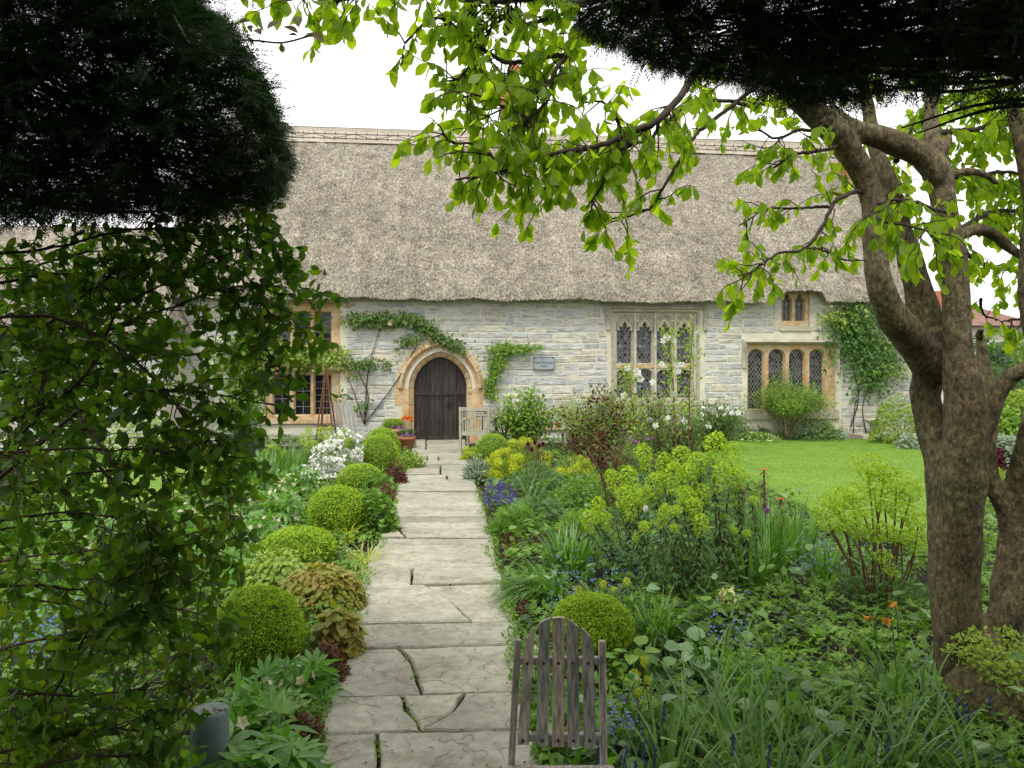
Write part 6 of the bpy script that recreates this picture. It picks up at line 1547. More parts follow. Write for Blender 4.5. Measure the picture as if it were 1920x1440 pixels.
mound('wall_shrub', 'dense grey-green low shrub under the orange stone window', 'shrub', 1528, 828, 130, 786, T_SM, .06, 'bluegreen', 2600, shell=.4, group='shrubs against the house wall')
mound('wall_shrub', 'yellow-green rose foliage right of the orange stone window', 'shrub', 1555, 828, 60, 742, T_SM, .06, 'ygreen', 700, shell=.9, group='shrubs against the house wall')
mound('wall_shrub', 'grey-green shrub between the roses and the orange stone window', 'shrub', 1385, 828, 70, 775, T_SM, .06, 'bluegreen', 1400, shell=.4, group='shrubs against the house wall')
mound('wall_shrub', 'dark evergreen shrub low by the wall, right of the roses', 'shrub', 1420, 824, 50, 795, T_SM, .06, 'dgreen', 700, shell=.4, group='shrubs against the house wall')
mound('wall_shrub', 'rounded yellow-green shrub behind the trunk at the lawn end', 'shrub', 1692, 836, 90, 742, T_SM, .065, 'ygreen', 3000, shell=.4, group='shrubs against the house wall')
mound('hydrangea_shrub', 'low pale plant with pinkish leaves at the lawn end by the trunk', 'shrub', 1715, 845, 50, 815, T_PAL, .08, 'silver', 300)
# far right garden, seen past the trunk
for px, Yb, wpx, yt, mt, lb, sz in ((1890, 20, 190, 606, 'green', 'high rounded green bush below the distant tiled roof', .10), (1850, 19, 130, 650, 'dgreen', 'dark green bush right of the tree fork', .10), (1935, 17, 110, 690, 'dgreen', 'dark evergreen at the right edge of the picture', .09), (1880, 13, 100, 778, 'green', 'green-leaved shrub between trunk and right edge', .08), (1930, 14, 110, 740, 'ygreen', 'golden-green shrub at the right edge', .08), (1885, 11, 80, 815, 'silver', 'silvery-leaved shrub in the gap right of the trunk', .07), (1858, 10.8, 50, 845, 'maroon', 'dark purple-leaved shrub beside the silvery one', .05)):
    h = P(0, yt, Yb)[2]; rx = wpx / 2 * Yb / F; b = P(px, 0, Yb); root = thing('background_shrub', lb, 'shrub', (b[0], Yb, 0), group='shrubs beyond the tree trunk'); n = 3000; p, o = dome_pts(n, rx, rx, h, .35); p = lumps(p, .2, 1.6 / rx, px); g = Geo(); g.inst(T_SM, p, frames(norm(o + rand_dirs(n)), norm(o + UP * .5)), sz * 1.25 * rng.uniform(.7, 1.3, n)); part(g, 'foliage', M[mt], root)
    g = Geo(); g.lathe([(rx * .8, 0), (rx * .8, h * .4), (rx * .5, h * .78), (0, h * .85)], (0, 0, 0), 14); g.build('inner_branches', M['boxcore'], root, local=True)
bx_ = P(1915, 668, 16); fp = thing('wooden_fence_panel', 'pale wooden panel at the right edge in front of the dark bush', 'fence', (bx_[0], 15.2, 0)); 
for i in range(5): Geo().box(-.3 + i * .14, -.17 + i * .14, 0, .03, 0, P(0, 660, 15.2)[2]).build('board', M['teak'], fp, local=True)

# ---- climbers on the wall
def climber(name, label, lines, leaf, n, size, spread=.10, stems=True, stemmat='twig', flowers=None, depth=.10, tpl=None, stemlines=()):
    root = thing(name, label, 'climbing plant', HW(H(lines[0][0][0], lines[0][0][1]))); off = np.array(root.location); P_ = []; W_ = []
    st = Geo()
    for ln in lines:
        q = smooth_line([HW(H(x, y, .06 + rng.uniform(0, .05))) - off for x, y in ln], 8)
        wts = np.linalg.norm(q[-1] - q[0]); P_.append(q); W_.append(max(1, int(wts * 10)))
        st.tube(q, np.linspace(.012, .005, len(q)), 5)
    for ln in stemlines:
        q = smooth_line([HW(H(x, y, .04)) - off for x, y in ln], 8); st.tube(q, np.linspace(.014, .006, len(q)), 5)
    part(st, 'stems', M[stemmat], root)
    allp = np.vstack([np.repeat(q, w, 0) for q, w in zip(P_, W_)]); q = allp[rng.integers(0, len(allp), n)] + rng.normal(0, 1, (n, 3)) * [spread, depth * .5, spread * .8] + [0, -.03, 0]
    w_out = np.array([KW / SQ, -1 / SQ, 0.]) ; g = Geo(); d = norm(rand_dirs(n) * .8 - UP * .6 + w_out * .5); g.inst(tpl or t_leaf(.7, .1, .3, 1), q, frames(d, norm(w_out + UP * .5 + rand_dirs(n) * .5)), size * rng.uniform(.6, 1.25, n)); part(g, 'foliage', M[leaf], root)
    for (x, y, mt, sz) in (flowers or []):
        p = HW(H(x, y, .2)) - off; ob_ = Geo().inst(T_ROSE, p[None], frames(np.array([[0, 0, 1.]]), np.array([[0, -1., .2]])), [sz]).build('rose_flower', M[mt], root, local=True)
M['pinkp'] = L('pale_pink_petal', [(.62, .40, .32), (.75, .55, .45)], .6, .25)
climber('climbing_rose', 'climbing rose arching over the oak door with one pale pink bloom', [[(655, 600), (680, 598), (710, 602), (740, 600), (770, 598), (790, 606)], [(700, 595), (730, 593), (780, 600)], [(790, 606), (810, 622), (840, 640), (868, 655)], [(800, 615), (825, 632), (845, 642)]], 'rose', 1500, .08, .10, stemlines=[[(683, 795), (690, 700), (705, 640), (716, 612)], [(683, 795), (740, 720), (775, 660), (800, 620)], [(683, 795), (665, 740), (650, 700)], [(683, 795), (690, 740), (672, 690), (700, 660)]], flowers=[(732, 606, 'pinkp', .14), (695, 596, 'pinkp', .06), (650, 608, 'pinkp', .06)])
climber('climbing_rose', 'smaller rose shoots on the wall left of the door', [[(650, 690), (680, 680), (700, 684)], [(715, 675), (728, 690)], [(750, 640), (770, 635), (780, 640)], [(745, 655), (760, 648)], [(635, 745), (648, 738)], [(672, 765), (690, 758)], [(665, 706), (672, 706)]], 'rose', 520, .075, .08, flowers=[(716, 673, 'pinkp', .06)])
climber('vine', 'bright green vine climbing up the wall right of the door', [[(920, 745), (918, 720), (925, 695), (935, 680), (938, 660), (948, 652), (960, 655)], [(912, 735), (930, 712)], [(935, 690), (940, 668), (936, 655), (920, 648)], [(948, 655), (975, 652), (990, 655)], [(908, 668), (925, 675)]], 'green', 1050, .075, .085)
climber('vine', 'thin trailing vine shoot reaching towards the slate plaque', [[(985, 655), (1000, 651), (1015, 652)]], 'green', 110, .055, .045)
climber('wall_creeper', 'dense green creeper on the wall right of the little eaves window', [[(1590, 580), (1600, 610), (1610, 650), (1625, 690), (1640, 720)], [(1575, 610), (1600, 640), (1650, 660), (1670, 680)], [(1590, 640), (1575, 670), (1600, 690)], [(1620, 600), (1640, 640), (1660, 700)], [(1560, 620), (1580, 630)], [(1600, 580), (1630, 600)], [(1620, 700), (1632, 745)], [(1640, 600), (1665, 650)]], 'creeper', 3600, .085, .25, depth=.3, stemlines=[[(1600, 820), (1603, 760), (1615, 700)], [(1625, 820), (1618, 760), (1640, 700)], [(1595, 800), (1610, 740), (1590, 660)]])
climber('wall_creeper', 'light green young creeper shoots on top of the dark creeper', [[(1545, 590), (1570, 600), (1600, 590)], [(1585, 575), (1610, 585)], [(1650, 640), (1680, 650)], [(1640, 700), (1690, 690)]], 'ygreen', 700, .08, .14, depth=.35)
climber('wall_creeper', 'leafy creeper with reddish tips between the two left windows', [[(500, 640), (530, 660), (560, 668), (600, 672), (640, 665)], [(490, 620), (500, 600), (515, 640)], [(480, 660), (520, 680)], [(560, 660), (590, 655)]], 'ygreen', 1300, .09, .13)
climber('wall_creeper', 'creeper on the wall left of the two mullioned windows', [[(440, 800), (445, 700), (455, 620)], [(470, 780), (468, 690), (480, 600)], [(400, 700), (430, 640)]], 'green', 1300, .09, .16)
# ================================================================ ground cover between the plants
bedR = [(885, 870), (1000, 842), (1290, 835), (1300, 858), (1370, 890), (1440, 925), (1500, 955), (1545, 980), (1600, 998), (1730, 1016), (1800, 990), (1900, 940), (2300, 960), (2600, 1500), (2400, 2300), (1330, 2300), (1085, 1600), (1008, 1390), (990, 1181), (958, 1104), (942, 1016), (925, 957), (905, 900)]
bedL = [(766, 850), (766, 880), (748, 905), (735, 930), (728, 957), (716, 989), (690, 1030), (668, 1074), (640, 1181), (622, 1226), (596, 1315), (572, 1390), (530, 1500), (440, 1700), (240, 2300), (-1500, 2300), (-900, 1200), (-400, 965), (60, 968), (230, 958), (330, 938), (405, 905), (440, 870), (560, 846)]
wallb = [(60, 842), (1290, 832), (1700, 824), (1720, 818), (700, 829), (100, 838)]
bedR_w, bedL_w = poly_px(bedR), poly_px(bedL)
def cover(name, label, poly, n, tpls, size, mat, thr, sc, seed, zmax=.16, dist_pow=1.0, norm_up=1.0, Ymax=30, zmin=.01, dirz=.15):
    """leaves spread where a noise field is above thr; denser where it is near"""
    lo, hi = poly.min(0), poly.max(0); lo = np.maximum(lo, [-7, 2.2]); hi = np.minimum(hi, [8, Ymax])
    p = []; tot = 0
    while tot < n:
        q = np.column_stack([rng.uniform(lo[0], hi[0], 40000), lo[1] + (hi[1] - lo[1]) * rng.random(40000) ** (1 + dist_pow)])
        q = q[in_poly(q, poly)]; q = q[np.abs(q[:, 0]) < q[:, 1] * .72 + .3]; v = vnoise(q[:, 0] * sc + seed, q[:, 1] * sc + seed * 1.7) + .5 * vnoise(q[:, 0] * sc * 2.7 + seed, q[:, 1] * sc * 2.7); q = q[v > thr]; p.append(q); tot += len(q)
        if len(p) > 60: break
    p = np.vstack(p)[:n]; n = len(p)
    hgt = zmax * (.55 + .45 * vnoise(p[:, 0] * 3.1 + seed, p[:, 1] * 3.1)) ; z = zmin + hgt * rng.random(n) ** .5
    pos = np.column_stack([p, z]); d = norm(rand_dirs(n) * [1, 1, .45] + UP * dirz); fr = frames(d, norm(UP * norm_up + rand_dirs(n) * .6)); sz = size * rng.uniform(.6, 1.3, n); ch = rng.integers(0, len(tpls), n); g = Geo()
    for i, t in enumerate(tpls): q = ch == i; g.inst(t, pos[q], fr[q], sz[q])
    o = g.build(name, M[mat]); tag(o, label, name.replace('_', ' '), kind='stuff')
cover('ground_cover', 'cut-leaved green ground cover filling the near part of both beds', bedR_w, 15000, [T_PAL7, T_PAL], .074, 'ger', -.9, 1.5, 3.1, .17, 1.3)
cover('ground_cover', 'mixed bright green small leaves in the right bed', bedR_w, 12000, [T_SM, T_PIN], .04, 'green', -.1, 1.9, 8.3, .20, 1.2)
cover('ground_cover', 'low yellow-green leaves in patches of the right bed', bedR_w, 3500, [T_SM], .035, 'ygreen', .35, 2.6, 15.3, .20, 1.0)
cover('ground_cover', 'dark glossy low leaves in the right bed', bedR_w, 7000, [t_leaf(.7, .12, .3, 2)], .06, 'dgreen', .0, 1.7, 21.3, .13, 1.2)
cover('ground_cover', 'cut-leaved green ground cover in the left bed', bedL_w, 13000, [T_PAL7, T_PAL], .06, 'ger', -.9, 1.5, 4.1, .17, 1.0)
cover('ground_cover', 'mixed bright green small leaves in the left bed', bedL_w, 9000, [T_SM, T_PIN], .042, 'green', -.1, 1.9, 9.3, .22, .9)
cover('ground_cover', 'yellow-green leaf patches in the left bed', bedL_w, 3500, [T_SM], .04, 'ygreen', .3, 2.6, 17.3, .24, .6)
cover('ground_cover', 'upright fine grassy leaves in the near right bed', bedR_w, 2400, [T_NAR], .12, 'strap', .0, 2.2, 27.3, .08, 1.6, norm_up=.1, dirz=1.6)
cover('ground_cover', 'upright fine grassy leaves in the left bed', bedL_w, 4000, [T_NAR], .13, 'strap', .1, 2.2, 31.3, .08, 1.2, norm_up=.1, dirz=1.6)
cover('ground_cover', 'scattered broad pale leaves standing above the low plants of the right bed', bedR_w, 170, [t_leaf(.8, .1, .25, 3, .42)], .075, 'hosta', .1, 1.9, 41.3, .30, 1.6, zmin=.12)
cover('ground_cover', 'scattered broad green leaves standing above the low plants of the right bed', bedR_w, 380, [t_leaf(.6, .12, .3, 3, .45)], .085, 'strap', .0, 1.9, 47.3, .26, 1.5, zmin=.10, dirz=.6)
wb_w = np.array([HW((u, -d, 0))[:2] for u, d in ((UL, .75), (DC - DA - .5, .75), (DC - DA - .5, .03), (UL, .03))]); cover('ground_cover', 'low green plants along the foot of the house wall left of the door', wb_w, 1600, [T_SM, T_PAL], .07, 'ger', -.6, 1.5, 5.5, .25, 0)
wb_w = np.array([HW((u, -d, 0))[:2] for u, d in ((DC + DA + .6, .9), (UR, .45), (UR, .03), (DC + DA + .6, .03))]); cover('ground_cover', 'low green plants along the foot of the house wall right of the door', wb_w, 2200, [T_SM, T_PAL], .07, 'ger', -.5, 1.5, 6.5, .25, 0)

# plants creeping over both edges of the path, and litter on the stones
for side, fx, lb in ((-1, LX, 'low plants and moss creeping over the left edge of the path'), (1, RX, 'low plants and moss creeping over the right edge of the path')):
    n = 5000; yy = 835 + (1560 - 835) * rng.random(n); q = np.array([G(fx(y), y) for y in yy]); cl = vnoise(q[:, 1] * 2.3, side * 5.0) + .6 * vnoise(q[:, 1] * 9, side * 9.0); off = -side * (rng.random(n) * np.clip(.05 + .07 * cl, 0, .14)) + side * rng.uniform(0, .05, n)
    q[:, 0] += off; q[:, 2] = .03 + rng.uniform(0, .05, n) * np.clip(.6 + cl, .2, 1.2); keep = (cl > -.45); q = q[keep]; n = len(q); g = Geo(); g.inst(T_SM, q, frames(rand_dirs(n, .2), norm(UP + rand_dirs(n) * .7)), rng.uniform(.014, .034, n)); o = g.build('edge_plants', M['ger']); tag(o, lb, 'ground cover', kind='stuff')
n = 260; yy = 850 + 700 * rng.random(n) ** .8; q = np.array([G(LX(y) + (RX(y) - LX(y)) * (rng.random() ** .5 if rng.random() < .5 else 1 - rng.random() ** .5), y) for y in yy]); q[:, 2] = .049; g = Geo(); g.inst(T_SM, q, frames(rand_dirs(n) * [1, 1, .08], UP + 0 * q), rng.uniform(.006, .02, n)); o = g.build('leaf_litter', M['rust']); tag(o, 'small brown fallen leaf scraps lying on the flagstones', 'leaf litter', kind='stuff')
# ================================================================ the many-stemmed tree on the right
TB = P(1800, 1290, 4.1); TB[2] = 0
tree = thing('tree', 'multi-stemmed smooth brown tree with hanging fresh green leaves at the right', 'tree', TB)
def limb_pts(L): return np.array([P(x, y, Y) for x, y, Y, r in L]), np.array([(r * .86 + (1 if y > 700 and r > 40 else 0)) * Y / F for x, y, Y, r in L])
limbs = [
 [(1812, 1400, 4.1, 74), (1808, 1310, 4.1, 58), (1800, 1230, 4.1, 50), (1790, 1100, 4.1, 51), (1790, 1000, 4.12, 52), (1780, 900, 4.15, 46), (1758, 820, 4.2, 37), (1735, 750, 4.22, 30), (1742, 690, 4.22, 34), (1752, 620, 4.22, 33)],
 [(1798, 1230, 4.12, 40), (1800, 1000, 4.05, 42), (1808, 880, 4.0, 46), (1810, 790, 3.97, 46), (1803, 720, 3.97, 40), (1796, 650, 3.97, 30), (1793, 560, 3.98, 27), (1786, 480, 4.0, 29), (1772, 400, 4.02, 28), (1762, 330, 4.05, 26), (1750, 280, 4.1, 19), (1745, 200, 4.2, 14), (1742, 80, 4.3, 12), (1750, -80, 4.4, 10)],
 [(1755, 700, 4.2, 40), (1712, 640, 4.1, 37), (1672, 590, 4.0, 32), (1646, 520, 3.95, 28), (1640, 450, 3.95, 26), (1637, 380, 3.95, 25), (1612, 315, 3.95, 26), (1570, 255, 3.9, 27), (1520, 205, 3.85, 27), (1478, 165, 3.8, 24), (1440, 100, 3.75, 20), (1400, 0, 3.7, 16)],
 [(1752, 720, 4.25, 36), (1745, 640, 4.25, 35), (1727, 560, 4.22, 31), (1704, 480, 4.2, 26), (1682, 400, 4.2, 22), (1662, 330, 4.2, 19), (1640, 270, 4.25, 15), (1620, 150, 4.3, 12)],
 [(1768, 350, 4.04, 26), (1735, 300, 4.0, 27), (1695, 276, 3.98, 26), (1650, 258, 3.95, 24), (1600, 240, 3.92, 20), (1550, 205, 3.9, 16)],
 [(1838, 632, 4.35, 8), (1846, 700, 4.33, 18), (1850, 780, 4.3, 24), (1846, 850, 4.25, 24), (1862, 910, 4.2, 17), (1885, 955, 4.2, 20), (1900, 1010, 4.2, 24)],
 [(1828, 830, 4.05, 28), (1850, 775, 4.0, 24), (1880, 722, 3.95, 18), (1925, 688, 3.9, 16), (1990, 655, 3.85, 14), (2080, 560, 3.8, 11)],
 [(1885, 1330, 4.2, 50), (1885, 1210, 4.2, 38), (1892, 1110, 4.2, 36), (1904, 1010, 4.2, 34), (1914, 930, 4.2, 36), (1928, 870, 4.15, 34), (1945, 800, 4.1, 32), (1958, 700, 4.1, 26), (1935, 600, 4.1, 22), (1928, 500, 4.1, 20), (1935, 380, 4.15, 18), (1900, 200, 4.2, 14)],
 [(2040, 960, 3.9, 26), (1950, 1060, 4.0, 27), (1895, 1135, 4.05, 26), (1840, 1200, 4.1, 26)],
 [(1838, 1180, 4.1, 30), (1870, 1260, 4.0, 40), (1920, 1330, 3.95, 30)],
 [(1795, 445, 4.1, 12), (1830, 430, 4.2, 13), (1865, 440, 4.3, 12), (1900, 470, 4.3, 11), (1960, 500, 4.3, 9)],
 [(1775, 330, 4.05, 10), (1800, 322, 4.1, 9), (1840, 325, 4.15, 7), (1870, 345, 4.2, 5)],
 [(1763, 300, 4.05, 12), (1776, 270, 4.05, 8), (1782, 252, 4.05, 5)],
 [(1835, 630, 4.34, 9), (1840, 615, 4.3, 6)]]
g = Geo()
for Lb in limbs:
    p, r = limb_pts(Lb); q = smooth_line(p, 5); rr = np.interp(np.linspace(0, len(r) - 1, len(q)), np.arange(len(r)), r); g.tube(q, rr * (1 + .05 * vnoise(np.arange(len(q)) * .33, rr[0] * 50)), 16, lump=.006)
tr = g.build('trunk', M['bark'], tree)
rm = tr.modifiers.new('join', 'REMESH'); rm.mode = 'VOXEL'; rm.voxel_size = .013; rm.use_smooth_shade = True
sm = tr.modifiers.new('soften', 'SMOOTH'); sm.iterations = 3; sm.factor = .5
tx = bpy.data.textures.new('bark_lumps', 'CLOUDS'); tx.noise_scale = .16; tx.noise_depth = 4
dm = tr.modifiers.new('lumps', 'DISPLACE'); dm.texture = tx; dm.strength = .024; dm.mid_level = .5; dm.texture_coords = 'LOCAL'

# --- leafy branches. points (px, py, distance), start radius in px
def grow(branches, tw_per_m, tw_len, droop, leaf_per_m, rng_, sub=True):
    """returns tube list and leaf anchor points with outward directions"""
    tubes = []; anch = []
    for br, r0, r1, dens in branches:
        p = np.array([P(*q) for q in br]); q = smooth_line(p, 8); q = q + np.cumsum(rng_.normal(0, .0022, q.shape), 0); Lb = np.sum(np.linalg.norm(np.diff(q, axis=0), axis=1)); Ym = p[:, 1].mean()
        tubes.append((q, np.linspace(r0 * Ym / F, r1 * Ym / F, len(q)), 6))
        nt_ = int(Lb * tw_per_m * dens)
        for _ in range(nt_):
            t = rng_.random() ** .8; i = int(t * (len(q) - 2)); tg = norm(q[i + 1] - q[i]); d = norm(tg * .5 + norm(rng_.normal(size=3)) * .9); ln = tw_len * rng_.uniform(.4, 1.15); n = 6; cur = q[i].copy(); tw = [cur.copy()]
            for s in range(n):
                d = norm(d + rng_.normal(0, .22, 3) + [0, 0, -droop * .16]); cur = cur + d * ln / n; tw.append(cur.copy())
            tw = np.array(tw); tubes.append((tw, np.linspace(.0036, .0014, n + 1), 4)); k = max(2, int(ln * leaf_per_m))
            for _k in range(k):
                f = rng_.uniform(.25, 1) * n; j = min(int(f), n - 1); a = tw[j] + (tw[j + 1] - tw[j]) * (f - j); anch.append((a, norm(tw[j + 1] - tw[j])))
    return tubes, anch
R2 = np.random.default_rng(21)
BR = [
 ([(1620, 60, 3.7), (1480, 60, 3.5), (1330, 110, 3.3), (1270, 180, 3.2), (1230, 225, 3.1), (1180, 247, 3.1), (1120, 268, 3.0), (1060, 275, 3.0), (1000, 295, 3.0), (930, 315, 3.0), (870, 330, 2.95)], 9, 2, 1.6),
 ([(1300, 40, 3.4), (1140, 10, 3.2), (1085, 55, 3.15), (1060, 105, 3.1), (1032, 145, 3.05), (1022, 190, 3.05), (1000, 225, 3.0), (975, 250, 3.0), (935, 265, 3.0)], 6, 2, 1.7),
 ([(1062, 105, 3.1), (1010, 112, 3.1), (950, 118, 3.1), (915, 100, 3.1), (880, 85, 3.1), (850, 60, 3.1), (800, 40, 3.1), (740, 90, 3.1), (735, 130, 3.1)], 5, 2, 1.8),
 ([(1250, -30, 3.3), (1100, 5, 3.2), (1000, 0, 3.1), (900, 5, 3.05), (800, -20, 3.0), (700, -10, 3.0), (600, -5, 3.0), (520, -15, 3.0)], 7, 2, 1.9),
 ([(1240, 215, 3.15), (1225, 260, 3.2), (1180, 270, 3.2), (1120, 300, 3.2), (1070, 340, 3.2), (1010, 350, 3.2)], 4, 1.5, 2.0), ([(930, 300, 3.0), (900, 270, 3.0), (850, 260, 3.0), (830, 240, 3.0)], 3, 1.5, 2.0), ([(1100, 10, 3.2), (1000, 40, 3.1), (930, 40, 3.1), (870, 130, 3.1), (820, 150, 3.1)], 4, 1.5, 2.0), ([(1030, 150, 3.05), (980, 190, 3.05), (900, 230, 3.0)], 3, 1.5, 2.0), ([(1170, 250, 3.1), (1130, 200, 3.15), (1080, 200, 3.15)], 3, 1.5, 1.6),
 ([(1180, 247, 3.1), (1170, 290, 3.1), (1140, 340, 3.1), (1118, 380, 3.1), (1105, 402, 3.1)], 3.5, 1.5, 1.1),
 ([(1460, 130, 3.6), (1340, 220, 3.4), (1300, 255, 3.3), (1262, 320, 3.2), (1235, 370, 3.2), (1200, 395, 3.2), (1150, 402, 3.2)], 4.5, 1.5, .5),
 ([(1000, 230, 3.0), (940, 200, 3.0), (890, 180, 3.0), (840, 190, 3.0)], 3, 1.5, 1.3),
 ([(960, 120, 3.1), (950, 160, 3.1), (900, 210, 3.1), (870, 250, 3.1)], 3, 1.5, 1.2),
 ([(1480, 180, 3.75), (1420, 200, 3.7), (1370, 190, 3.6), (1300, 200, 3.6), (1250, 240, 3.6)], 5, 2, 1.2),
 ([(1560, 250, 3.9), (1500, 240, 3.8), (1450, 260, 3.8), (1400, 230, 3.8)], 4, 1.5, 1.2),
 ([(1580, 270, 3.9), (1520, 290, 3.8), (1480, 300, 3.8), (1440, 320, 3.8)], 4, 2, 1.2),
 ([(1617, 358, 3.95), (1590, 365, 3.8), (1565, 385, 3.7), (1545, 430, 3.65), (1515, 468, 3.6), (1470, 475, 3.6), (1430, 500, 3.55), (1395, 515, 3.5)], 5, 1.2, 1.0),
 ([(1515, 468, 3.6), (1550, 475, 3.65), (1590, 490, 3.7), (1625, 495, 3.7)], 3, 1.2, 1.0),
 ([(1560, 390, 3.7), (1500, 395, 3.7), (1440, 400, 3.7), (1390, 430, 3.6)], 3, 1.2, 1.1),
 ([(1640, 350, 3.7), (1640, 400, 3.5), (1670, 420, 3.3), (1720, 430, 3.2), (1760, 440, 3.2)], 4, 1.5, 1.2),
 ([(1790, 400, 3.9), (1740, 390, 3.6), (1690, 380, 3.4), (1650, 390, 3.3)], 4, 1.5, 1.0),
 ([(1760, 250, 4.2), (1820, 240, 4.4), (1880, 230, 4.6), (1950, 240, 4.7)], 6, 2, 2.2),
 ([(1760, 330, 4.1), (1820, 330, 4.4), (1890, 320, 4.6), (1950, 340, 4.7)], 6, 2, 2.0),
 ([(1800, 430, 4.2), (1860, 400, 4.5), (1920, 400, 4.7), (1980, 420, 4.8)], 6, 2, 2.0),
 ([(1800, 470, 4.3), (1850, 500, 4.6), (1900, 510, 4.8), (1960, 520, 4.9)], 5, 2, 1.3),
 ([(1680, 300, 4.5), (1700, 250, 4.8), (1740, 220, 5.0), (1820, 180, 5.2), (1920, 150, 5.3)], 5, 2, 2.2),
 ([(1600, 330, 4.6), (1650, 300, 4.8), (1690, 350, 5.0), (1720, 420, 5.0)], 4, 2, 1.2),
 ([(1400, 150, 4.2), (1500, 120, 4.4), (1600, 130, 4.6), (1700, 120, 4.8), (1850, 100, 5.0)], 5, 2, 2.0),
 ([(1750, 60, 4.4), (1820, 40, 4.5), (1900, 60, 4.6), (2000, 100, 4.6)], 5, 2, 1.8),
 ([(1840, 560, 4.5), (1850, 590, 4.6), (1875, 600, 4.6)], 3, 1.5, .8),
 ([(1935, 600, 4.1), (1900, 600, 4.2), (1880, 605, 4.3)], 3, 1.5, 1.0),
 ([(1700, -60, 3.8), (1500, -120, 3.5), (1250, -140, 3.2), (1000, -120, 3.0), (800, -150, 2.9)], 12, 3, 1.5),
]
tubes, anch = grow(BR, 21, .24, .8, 38, R2)
# crown above and beside the frame, which shades the bed
CR = [([(1750, -80, 4.4), (1700, -400, 4.8), (1500, -800, 5.2)], 10, 3, 1.5), ([(1900, 0, 4.3), (2200, -300, 4.6), (2500, -500, 5)], 12, 3, 1.5), ([(2000, 500, 4), (2300, 300, 4.2), (2700, 200, 4.5)], 10, 3, 1.5),
      ([(1900, 200, 4.3), (2200, 100, 5), (2500, 0, 6)], 10, 3, 1.5), ([(1900, 100, 4.2), (2000, -100, 3.6), (2300, -300, 3.0)], 10, 3, 1.5), ([(2050, 600, 3.8), (2400, 450, 3.4), (2900, 300, 3.2)], 9, 3, 1.3),
      ([(1700, -300, 4.6), (1500, -500, 5.6), (1300, -600, 6.4)], 9, 3, 1.3), ([(2000, -200, 4.4), (2200, -500, 4.0), (2500, -900, 3.6)], 9, 3, 1.5)]
t2, a2 = grow(CR, 16, .45, .8, 16, R2)
g = Geo()
for q, r, sg_ in tubes + t2: g.tube(q, r, sg_, caps=False)
part_ = g.build('branches', M['twig'], tree); part_['kind'] = 'stuff'
def leaf_frames(anch, rg, down=.9, jit=.5):
    A = np.array([a for a, d in anch]); D = np.array([d for a, d in anch]); n = len(A)
    dr = norm(D * .35 + rg.normal(size=(n, 3)) * jit + np.array([0, 0, -down])); nn = norm(rg.normal(size=(n, 3)) * [1, 1, .7] + [0, -.25, .35]); return A, frames(dr, nn)
def hang_leaves(root, anch, rg, size, mat, nobj, down=.9, jit=.5, tpls=T_LEAF, mname='leaf', score=None):
    A, Fm = leaf_frames(anch, rg, down, jit); n = len(A); sz = size * rg.uniform(.6, 1.2, n)
    px, py = 960 + A[:, 0] / A[:, 1] * F, HY - (A[:, 2] - EYE) / A[:, 1] * F; vis = (px > 0) & (px < 1920) & (py > 0) & (py < 1440); ar = sz / A[:, 1] * np.where(vis, 1, 0) * rg.uniform(.7, 1, n)
    od = np.argsort(-ar); big = od[:nobj]; off = np.array(root.location); mesh_ = [Geo().add(*t, 0, True).mesh('leaf', [M[mat]]) for t in tpls]
    for i in big:
        o = bpy.data.objects.new('leaf', mesh_[i % len(mesh_)]); COL.objects.link(o); o.parent = root; o.matrix_local = Matrix.Translation(A[i] - off) @ Matrix(Fm[i].tolist()).to_4x4() @ Matrix.Scale(sz[i], 4)
    q = od[nobj:]; ch = rg.integers(0, len(tpls), len(q)); g = Geo()
    for k, t in enumerate(tpls): w = q[ch == k]; g.inst(t, A[w], Fm[w], sz[w], smooth=True)
    o = g.build('crown', M[mat], root); o['kind'] = 'stuff'; return n
print('tree leaves', hang_leaves(tree, anch, R2, .066, 'tree', 300, 1.0, .48))
A, Fm = leaf_frames(a2, R2); g = Geo(); g.inst(t_leaf(.6, .1, .2, 1), A, Fm, .13 * R2.uniform(.7, 1.2, len(A))); o = g.build('upper_crown', M['tree'], tree); o['kind'] = 'stuff'

